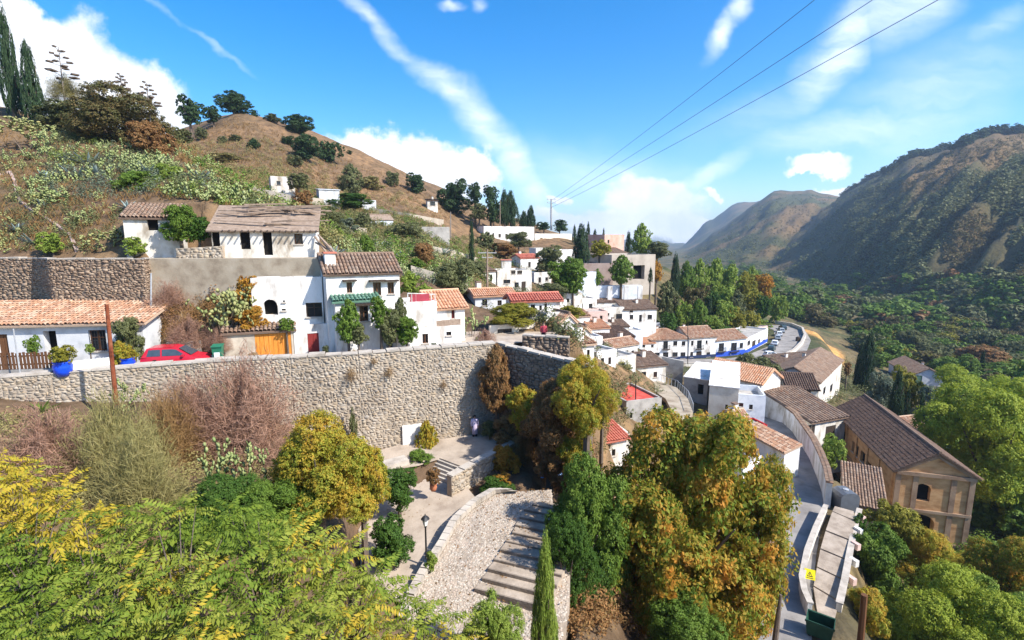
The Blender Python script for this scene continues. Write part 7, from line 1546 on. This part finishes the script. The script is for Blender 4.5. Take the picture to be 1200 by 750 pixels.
barw('white_parapet', 'bright white sloping parapet between the blue pot and the rusty pole', W(85, 437, Y=29.0), W(131, 437, Y=30.0), STREET, -7.05, .2, 'white', 'wall')
barw('low_white_wall', 'little white wall behind the red car', W(196, 412, Y=34.1), W(236, 412, Y=34.7), STREET, -6.95, .2, 'oldwhite', 'wall')
p = W(22, 417, Y=30.4); r = empty('garden_table', (p.x, p.y, -7.0), 'small white table behind the picket fence', 'table'); g = MB(); g.box((0, 0, .02), (1.0, .7, .05)); g.build('tabletop', MT['carwhite'], r, (0, 0, 0))
for x in (-.4, .4):
    for y in (-.25, .25): g = MB(); g.box((x, y, -.71), (.05, .05, 1.4)); g.build('leg', MT['carwhite'], r, (0, 0, 0))
# fence panel and parapets by the low white house
barw('fence_panel', 'grey brown screen panel on top of the low white house', W(512, 389, Y=38.9), W(540, 389, Y=39.9), W(512, 389, Y=38.9).z - .25, W(512, 376, Y=38.9).z, .06, 'greywood', 'fence')
g = MB(); g.box(tuple(W(508, 382, Y=38.8)), (.3, .3, 1.3)); tag(g.build('gate_post', MT['white']), 'short white post beside the grey brown screen panel', 'post')
a_, b_ = W(478, 352, Y=39.5), W(510, 353, Y=40.5); r = empty('roof_railing', a_, 'white railing with red cloth on the flat roof of the white block', 'railing')
for k in range(8): q_ = a_.lerp(b_, k / 7); g = MB(); g.box((q_.x, q_.y, q_.z + .1), (.06, .06, .9)); g.build('post', MT['white'], r)
g = MB(); g.tube([a_ + Vector((0, 0, .55)), b_ + Vector((0, 0, .55))], .04, 5); g.build('rail', MT['white'], r)
g = MB(); q_ = W(492, 352, Y=39.9); g.box((q_.x, q_.y, q_.z + .15), (1.5, .08, .7), .35); g.build('cloth', MT['redcloth'], r)
# poles
def pole(name, label, bot, top, r0, m, catg='pole', arms=(), rt=None):
    r = empty(name, bot, label, catg); h = top - bot; b = MB(); b.tube([(0, 0, -.5), tuple(h * .5), tuple(h)], [r0, r0 * .9, rt or r0 * .75], 8); b.build('shaft', MT[m], r, (0, 0, 0))
    for z, L, a in arms:
        q = h * z; g = MB(); g.box(tuple(q), (L, .12, .12), a); x = g.build('crossarm', MT['steel'], r, (0, 0, 0)); g = MB()
        for s in (-.45, 0, .45): g.lathe((q.x + s * L * cos(a), q.y + s * L * sin(a), q.z + .06), [(.07, 0), (.1, .12), (.04, .3)], 6)
        tag(g.build('insulators', MT['greywood'], x, (0, 0, 0)), kind='stuff')
    return r
pole('rusty_pole', 'leaning rust red steel pole in front of the stone wall', W(135, 464, Y=26.9), W(125, 357, Y=27.0), .115, 'rust')
pole('metal_pipe', 'thin pale pipe at the end of the old stone wall', W(177, 386, Y=36.0), W(177, 320, Y=36.2), .07, 'steel', 'pipe')
PY = pole('power_pylon', 'tall grey power pylon on the ridge carrying the wires', W(646, 268, Y=188), W(646, 233, Y=188), .35, 'steel', 'pylon', ((.86, 3.2, .3), (.97, 3.2, .3)))
pole('utility_pole', 'weathered wooden utility pole above the orange roofed house', W(571, 352, Y=76), W(571, 292, Y=76.5), .17, 'greywood', arms=((.93, 2.8, .2), (.84, 1.6, .2)))
pole('utility_pole', 'thin pole on the ridge among the pines', W(586, 268, Y=168), W(586, 234, Y=168), .16, 'greywood')
pole('utility_pole', 'pale post on the slope left of the thin lone cypress', W(528, 276, Y=110), W(528, 248, Y=110), .12, 'palebark')
pole('utility_pole', 'short pole left of the orange roofed house', W(557, 366, Y=74), W(557, 330, Y=74), .12, 'greywood')
pole('utility_pole', 'thin lamp pole in front of the village row', W(806, 424, Y=110), W(806, 380, Y=110), .09, 'iron')
pole('utility_pole', 'dark pole by the red roof terrace', W(745, 474, Y=55), W(745, 446, Y=55), .07, 'iron')
pole('tree_stake', 'dark broken trunk standing beside the road below the autumn tree', W(905, 775, Y=23.5), W(915, 697, Y=23.8), .16, 'bark', 'stump', rt=.07)
pole('wooden_post', 'brown wooden post at the foot of the stepped path', W(1006, 780, Y=26.5), W(1013, 697, Y=26.5), .2, 'brownwood', 'post', rt=.17)
# power lines: from the pylon towards the camera side
top = W(646, 233, Y=188)
for k, (px, Yn, dz, lb) in enumerate([(945, 46, 0, 'upper power line crossing the sky'), (1010, 42, -.8, 'middle power line crossing the sky'), (1083, 38, -1.6, 'lowest power line crossing the sky')]):
    a = Vector((top.x, top.y, top.z - .6 - k * 1.2)); e = W(px, 0, Y=Yn); e2 = a + (e - a) * 1.25; b = MB(); pts = []
    for i in range(25):
        f = i / 24; q = a.lerp(e2, f); q.z -= 1.6 * 4 * f * (1 - f) * .5; pts.append(q)
    b.tube(pts, [.045 - .022 * i / 24 for i in range(25)], 4); tag(b.build('power_line', MT['iron'], None, (0, 0, 0)), lb, 'wire')
# street lamp
p = W(500, 667, z=-16.0); p.z = float(lo_z(np.float64(p.x), np.float64(p.y))); tp = W(502, 604, Y=p.y); H = tp.z - p.z
r = empty('street_lamp', p, 'black street lamp with a glass lantern standing in the square', 'lamp post'); b = MB(); b.lathe((0, 0, 0), [(.13, 0), (.13, .12), (.07, .3), (.05, .6), (.042, H - .62), (.07, H - .6), (.03, H - .52)], 10); b.build('post', MT['iron'], r, (0, 0, 0), True)
b = MB(); b.lathe((0, 0, H - .52), [(.09, 0), (.17, .34)], 4); ln = b.build('lantern', MT['lamp'], r, (0, 0, 0)); b = MB(); b.lathe((0, 0, H - .18), [(.22, 0), (.12, .12), (.03, .18), (.02, .26)], 8); b.build('lantern_cap', MT['iron'], ln, (0, 0, 0))
# dumpster, notice, dark tank
p = W(960, 742, z=-23.9); r = empty('dumpster', (p.x, p.y, -24.1), 'open dark green dumpster at the lower end of the stepped path', 'dumpster', rz=-.62)
b = MB(); w_, d_, h_ = 1.5, 1.0, 1.15
o8 = [(-w_/2, -d_/2), (w_/2, -d_/2), (w_/2, d_/2), (-w_/2, d_/2)]
for i in range(4):
    (x0, y0), (x1, y1) = o8[i], o8[(i + 1) % 4]; k = .84; b.face((x0 * k, y0 * k, .15), (x1 * k, y1 * k, .15), (x1, y1, h_), (x0, y0, h_)); b.face((x0 * .95, y0 * .95, h_), (x1 * .95, y1 * .95, h_), (x1 * k * .94, y1 * k * .94, .2), (x0 * k * .94, y0 * k * .94, .2)); b.face((x0, y0, h_), (x1, y1, h_), (x1 * .95, y1 * .95, h_), (x0 * .95, y0 * .95, h_))
b.face(*[(x * .8, y * .8, .2) for x, y in o8]); b.build('container', MT['dumpster'], r, (0, 0, 0))
b = MB(); b.para((-w_/2, d_/2 + .02, h_), (w_, 0, 0), (0, .12, -.75), (0, .06, .02)); b.build('lid', MT['dumpster'], r, (0, 0, 0))
b = MB(); b.para((-w_/2 - .03, -d_/2 - .05, h_ - .12), (w_ + .06, 0, 0), (0, .045, 0), (0, 0, .14)); b.build('rim', MT['dumpster'], r, (0, 0, 0))
for x in (-.5, .5):
    for y in (-.33, .33): b = MB(); b.tube([(x, y - .04, .09), (x, y + .04, .09)], .09, 8); b.build('wheel', MT['rubber'], r, (0, 0, 0))
c = W(949, 673, z=-23.6); r = empty('warning_notice', c, 'square yellow notice with a black emblem fixed to the parapet', 'sign')
f = (-c).normalized(); ux = Vector((0, 0, 1)).cross(f).normalized(); uy = f.cross(ux)
f = Vector((-.35, -.75, .55)).normalized(); ux = Vector((0, 0, 1)).cross(f).normalized(); uy = f.cross(ux); s_ = .34
b = MB(); b.para(-ux * s_ - uy * s_, ux * 2 * s_, uy * 2 * s_, f * .03); b.build('panel', MT['yellow'], r, (0, 0, 0))
b = MB(); q3 = [(-.2, -.16), (.2, -.16), (0, .2)]
for i in range(3):
    a_, b_ = q3[i], q3[(i + 1) % 3]; b.face(*[tuple(ux * x + uy * y + f * .034) for x, y in (a_, b_, (b_[0] * .62, b_[1] * .62), (a_[0] * .62, a_[1] * .62))])
b.face(*[tuple(ux * x + uy * y + f * .034) for x, y in ((-.03, -.07), (.03, -.07), (.02, .07), (-.02, .07))]); b.face(*[tuple(ux * x + uy * y + f * .034) for x, y in ((-.22, -.27), (.22, -.27), (.22, -.22), (-.22, -.22))]); b.build('emblem', MT['iron'], r, (0, 0, 0))
MT['tank'] = flat('dark_grey_metal', (.11, .12, .135), .45, .4)
c = W(990, 583, z=-24.0); r = empty('water_tank', c, 'dark grey rounded tank at the top of the stepped path', 'tank'); b = MB(); prof = [(-.85, -1.1), (-.85, .35), (-.7, .62), (-.35, .78), (.35, .78), (.7, .62), (.85, .35), (.85, -1.1)]
for y0, y1 in ((-.8, .8),):
    n_ = len(prof)
    for i in range(n_ - 1): b.face((prof[i][0], y1, prof[i][1]), (prof[i][0], y0, prof[i][1]), (prof[i + 1][0], y0, prof[i + 1][1]), (prof[i + 1][0], y1, prof[i + 1][1]))
    b.face(*[(x, y0, z) for x, z in prof][::-1]); b.face(*[(x, y1, z) for x, z in prof])
b.build('shell', MT['tank'], r, (0, 0, 0)); b = MB(); b.lathe((0, 0, .78), [(.25, 0), (.25, .08), (.05, .12)], 10); b.build('hatch', MT['steel'], r, (0, 0, 0))
# rubble wall between the ruins, path on the slope
stonewall('rubble_wall', 'tumbled rubble wall between the two ruined houses', [W(207, 304, Y=40.4), W(262, 304, Y=40.9)], [-.75, -.55], [-1.7, -1.7], .5, 'stone', 'mortar', .28, .18, 0, seed=15)
PTH = [hit(x, y, 20) for x, y in [(-6, 208), (10, 203), (16, 216), (19, 234), (32, 246), (60, 263), (80, 277), (88, 296)]]
b = MB()
for a_, b_ in zip(PTH[:-1], PTH[1:]):
    d = b_ - a_; nn = Vector((-d.y, d.x, 0)).normalized(); b.para(a_ - Vector((0, 0, .5)), d, nn * .25, (0, 0, .75))
tag(b.build('path_wall', MT['brownwall'], None, (0, 0, 0)), 'narrow brownish wall winding down the slope beside a footpath', 'wall')
# road edge walls in the village, curved terrace with railing, tarp
plainwall('roadside_parapet', 'pale parapet around the outer bend of the village road', [(893, 425.5, -28.5), (915, 421, -28.5), (929, 413, -28.6), (938, 404, -28.7), (942, 395, -28.8), (939, 387, -29), (927, 382, -29.1), (908, 379, -29.2)], .9, .5, 'cream', 'coping')
plainwall('roadside_rail_wall', 'long pale rail wall in front of the village row', [(745, 430, -28.4), (800, 429, -28.4), (848, 428, -28.4)], .7, .3, 'oldwhite', 'coping')
plainwall('stained_wall', 'stained pale retaining wall below the village road', [(716, 446, -19.5), (745, 441, -20.5), (772, 440, -21.3), (800, 446, -21.8)], 3.2, .6, 'grey')
crv = [W(x, y, z=-20.2) for x, y in [(700, 452), (740, 447), (772, 447), (793, 455), (806, 468), (812, 484)]]; inn = [W(x, y, z=-20.2) for x, y in [(702, 470), (740, 462), (768, 460), (780, 468), (786, 480), (788, 492)]]
b = MB(); b.slab([(p.x, p.y, -20.1) for p in crv[::-1]] + [(p.x, p.y, -20.1) for p in inn], .5); tag(b.build('curved_terrace', MT['concrete']), 'pale curved concrete walkway above the red roof terrace', 'terrace')
rl = empty('curved_railing', crv[2], 'thin curved metal railing along the concrete walkway', 'railing'); g = MB(); g.tube([(p.x, p.y, -19.1) for p in crv[1:]], .04, 5); g.build('rail', MT['steel'], rl)
for i in range(22):
    q_ = pl(crv[1:], i / 21); g = MB(); g.box((q_.x, q_.y, -19.6), (.05, .05, 1.0)); g.build('baluster', MT['steel'], rl)
c = W(646, 556, Y=31.5); b = MB(); rng = np.random.RandomState(3); n_ = 7; gr_ = {}
for i in range(n_):
    for j in range(n_): gr_[i, j] = (c.x + (i - 3) * .24, c.y + (j - 3) * .2, c.z + .75 * math.exp(-((i - 3) ** 2 + (j - 3) ** 2) / 6) + rng.uniform(-.08, .08))
for i in range(n_ - 1):
    for j in range(n_ - 1): b.face(gr_[i, j], gr_[i + 1, j], gr_[i + 1, j + 1], gr_[i, j + 1])
tag(b.build('tarpaulin', MT['bluetarp']), 'crumpled blue and white tarpaulin beneath the russet bushes', 'tarpaulin')
# people
def person(label, loc_, rz, h, coat, coatlen=.45):
    k = h / 1.70; J = {}; V = []; E = []; Rd = []
    def v(p, r, par=None):
        V.append((p[0] * k, p[1] * k, p[2] * k)); Rd.append(r * k); i = len(V) - 1
        if par is not None: E.append((par, i))
        return i
    pel = v((0, 0, .92), .135); ch = v((0, .0, 1.28), .15, v((0, .01, 1.08), .125, pel)); nk = v((0, 0, 1.46), .06, ch); hd = v((0, -.02, 1.58), .095, nk); v((0, -.01, 1.66), .075, hd)
    for s in (-1, 1):
        kn = v((s * .10, -.01, .49), .065, v((s * .09, 0, .85), .10, pel)); an = v((s * .10, .02, .08), .045, kn); v((s * .11, -.15, .03), .035, an)
        sh = v((s * .185, 0, 1.40), .065, ch); el = v((s * .25, .03, 1.12), .045, sh); wr = v((s * .25, -.05, .88), .028, el); pm = v((s * .25, -.07, .81), .03, wr)
        for q in range(4): v((s * .25, -.10 + .022 * q, .71 + .008 * abs(q - 1.5)), .008, v((s * .255, -.095 + .022 * q, .76), .009, pm))
        v((s * .235, -.12, .79), .009, pm)
    r = empty('person', loc_, label, 'person', rz=rz); me = bpy.data.meshes.new('body'); me.from_pydata(V, E, []); me.materials.append(MT['skin']); o = link('body', me, r); sk = o.modifiers.new('Skin', 'SKIN'); sk.use_smooth_shade = True
    if not len(me.skin_vertices): bpy.context.view_layer.update()
    for i, sv in enumerate(me.skin_vertices[0].data): sv.radius = (Rd[i], Rd[i]); sv.use_root = (i == 0)
    o.modifiers.new('Subdivision', 'SUBSURF').levels = 1; o.modifiers[-1].render_levels = 1
    c = MB(); c.lathe((0, 0, 0), [(.20 * k, (.92 - coatlen) * k), (.19 * k, .95 * k), (.175 * k, 1.08 * k), (.205 * k, 1.3 * k), (.19 * k, 1.42 * k), (.08 * k, 1.48 * k), (.065 * k, 1.49 * k)], 14); c.v = [(x * 1.08, y * .8, z) for x, y, z in c.v]; link('coat', c.mesh('coat', MT[coat], smooth=True), r)
    for s in (-1, 1):
        c = MB(); c.tube([(s * .19 * k, 0, 1.42 * k), (s * .255 * k, .03 * k, 1.12 * k), (s * .255 * k, -.045 * k, .90 * k)], [.085 * k, .066 * k, .05 * k], 8); link('sleeve', c.mesh('sleeve', MT[coat], smooth=True), r)
        c = MB(); c.tube([(s * .09 * k, 0, .92 * k), (s * .10 * k, -.01 * k, .49 * k), (s * .10 * k, .02 * k, .07 * k)], [.125 * k, .085 * k, .07 * k], 8); link('trouser_leg', c.mesh('trouser_leg', MT['denim'], smooth=True), r)
        c = MB(); c.box((s * .105 * k, -.06 * k, .035 * k), (.10 * k, .27 * k, .07 * k)); link('shoe', c.mesh('shoe', MT['rubber']), r)
    c = MB(); c.lathe((0, .015 * k, 1.545 * k), [(.105 * k, 0), (.118 * k, .06 * k), (.10 * k, .13 * k), (.05 * k, .165 * k)], 12); c.v = [(x, y + (.02 * k if y < 0 else 0), z) for x, y, z in c.v]; link('hair', c.mesh('hair', MT['hair'], smooth=True), r)
    for s in (-1, 1):
        c = MB(); c.box((s * .035 * k, -.112 * k, 1.585 * k), (.02 * k, .012 * k, .012 * k)); link('eye', c.mesh('eye', MT['hair']), r)
    c = MB(); c.box((0, -.118 * k, 1.56 * k), (.022 * k, .03 * k, .03 * k)); c.box((0, -.108 * k, 1.525 * k), (.045 * k, .012 * k, .012 * k)); link('nose_and_mouth', c.mesh('nose_and_mouth', MT['skin']), r)
    return r
fz = fx(553); person('person in a long lilac coat standing against the big stone wall', (fz.x + .12, fz.y - .42, -14.4), R(20), 1.7, 'lilac', .62)
p = W(637, 392, Y=42.0); person('person in a dark red top behind the short dark wall', (p.x, p.y, STREET - .1), R(10), 1.66, 'redcloth', .1)
# ------------------------------------------------------------------ air
zlo, zhi = float(gz.min()) - 3, float(gz.max()) + 30
b = MB(); b.v = [(x, y, z) for z in (zlo, zhi) for x, y in ((-5700, -80), (5700, -80), (5700, 5700), (-5700, 5700))]; b.f = [(3, 2, 1, 0), (4, 5, 6, 7), (0, 1, 5, 4), (1, 2, 6, 5), (2, 3, 7, 6), (3, 0, 4, 7)]
hm = bpy.data.materials.new('haze_air'); hm.use_nodes = True; hm.node_tree.nodes.clear(); ho = hm.node_tree.nodes.new('ShaderNodeOutputMaterial'); hp = hm.node_tree.nodes.new('ShaderNodeVolumePrincipled')
hp.inputs['Color'].default_value = (.58, .76, 1, 1); hp.inputs['Density'].default_value = .00015; hp.inputs['Anisotropy'].default_value = .2
hm.node_tree.links.new(hp.outputs[0], ho.inputs['Volume']); me = b.mesh('haze', hm); tag(link('haze', me), kind='stuff')
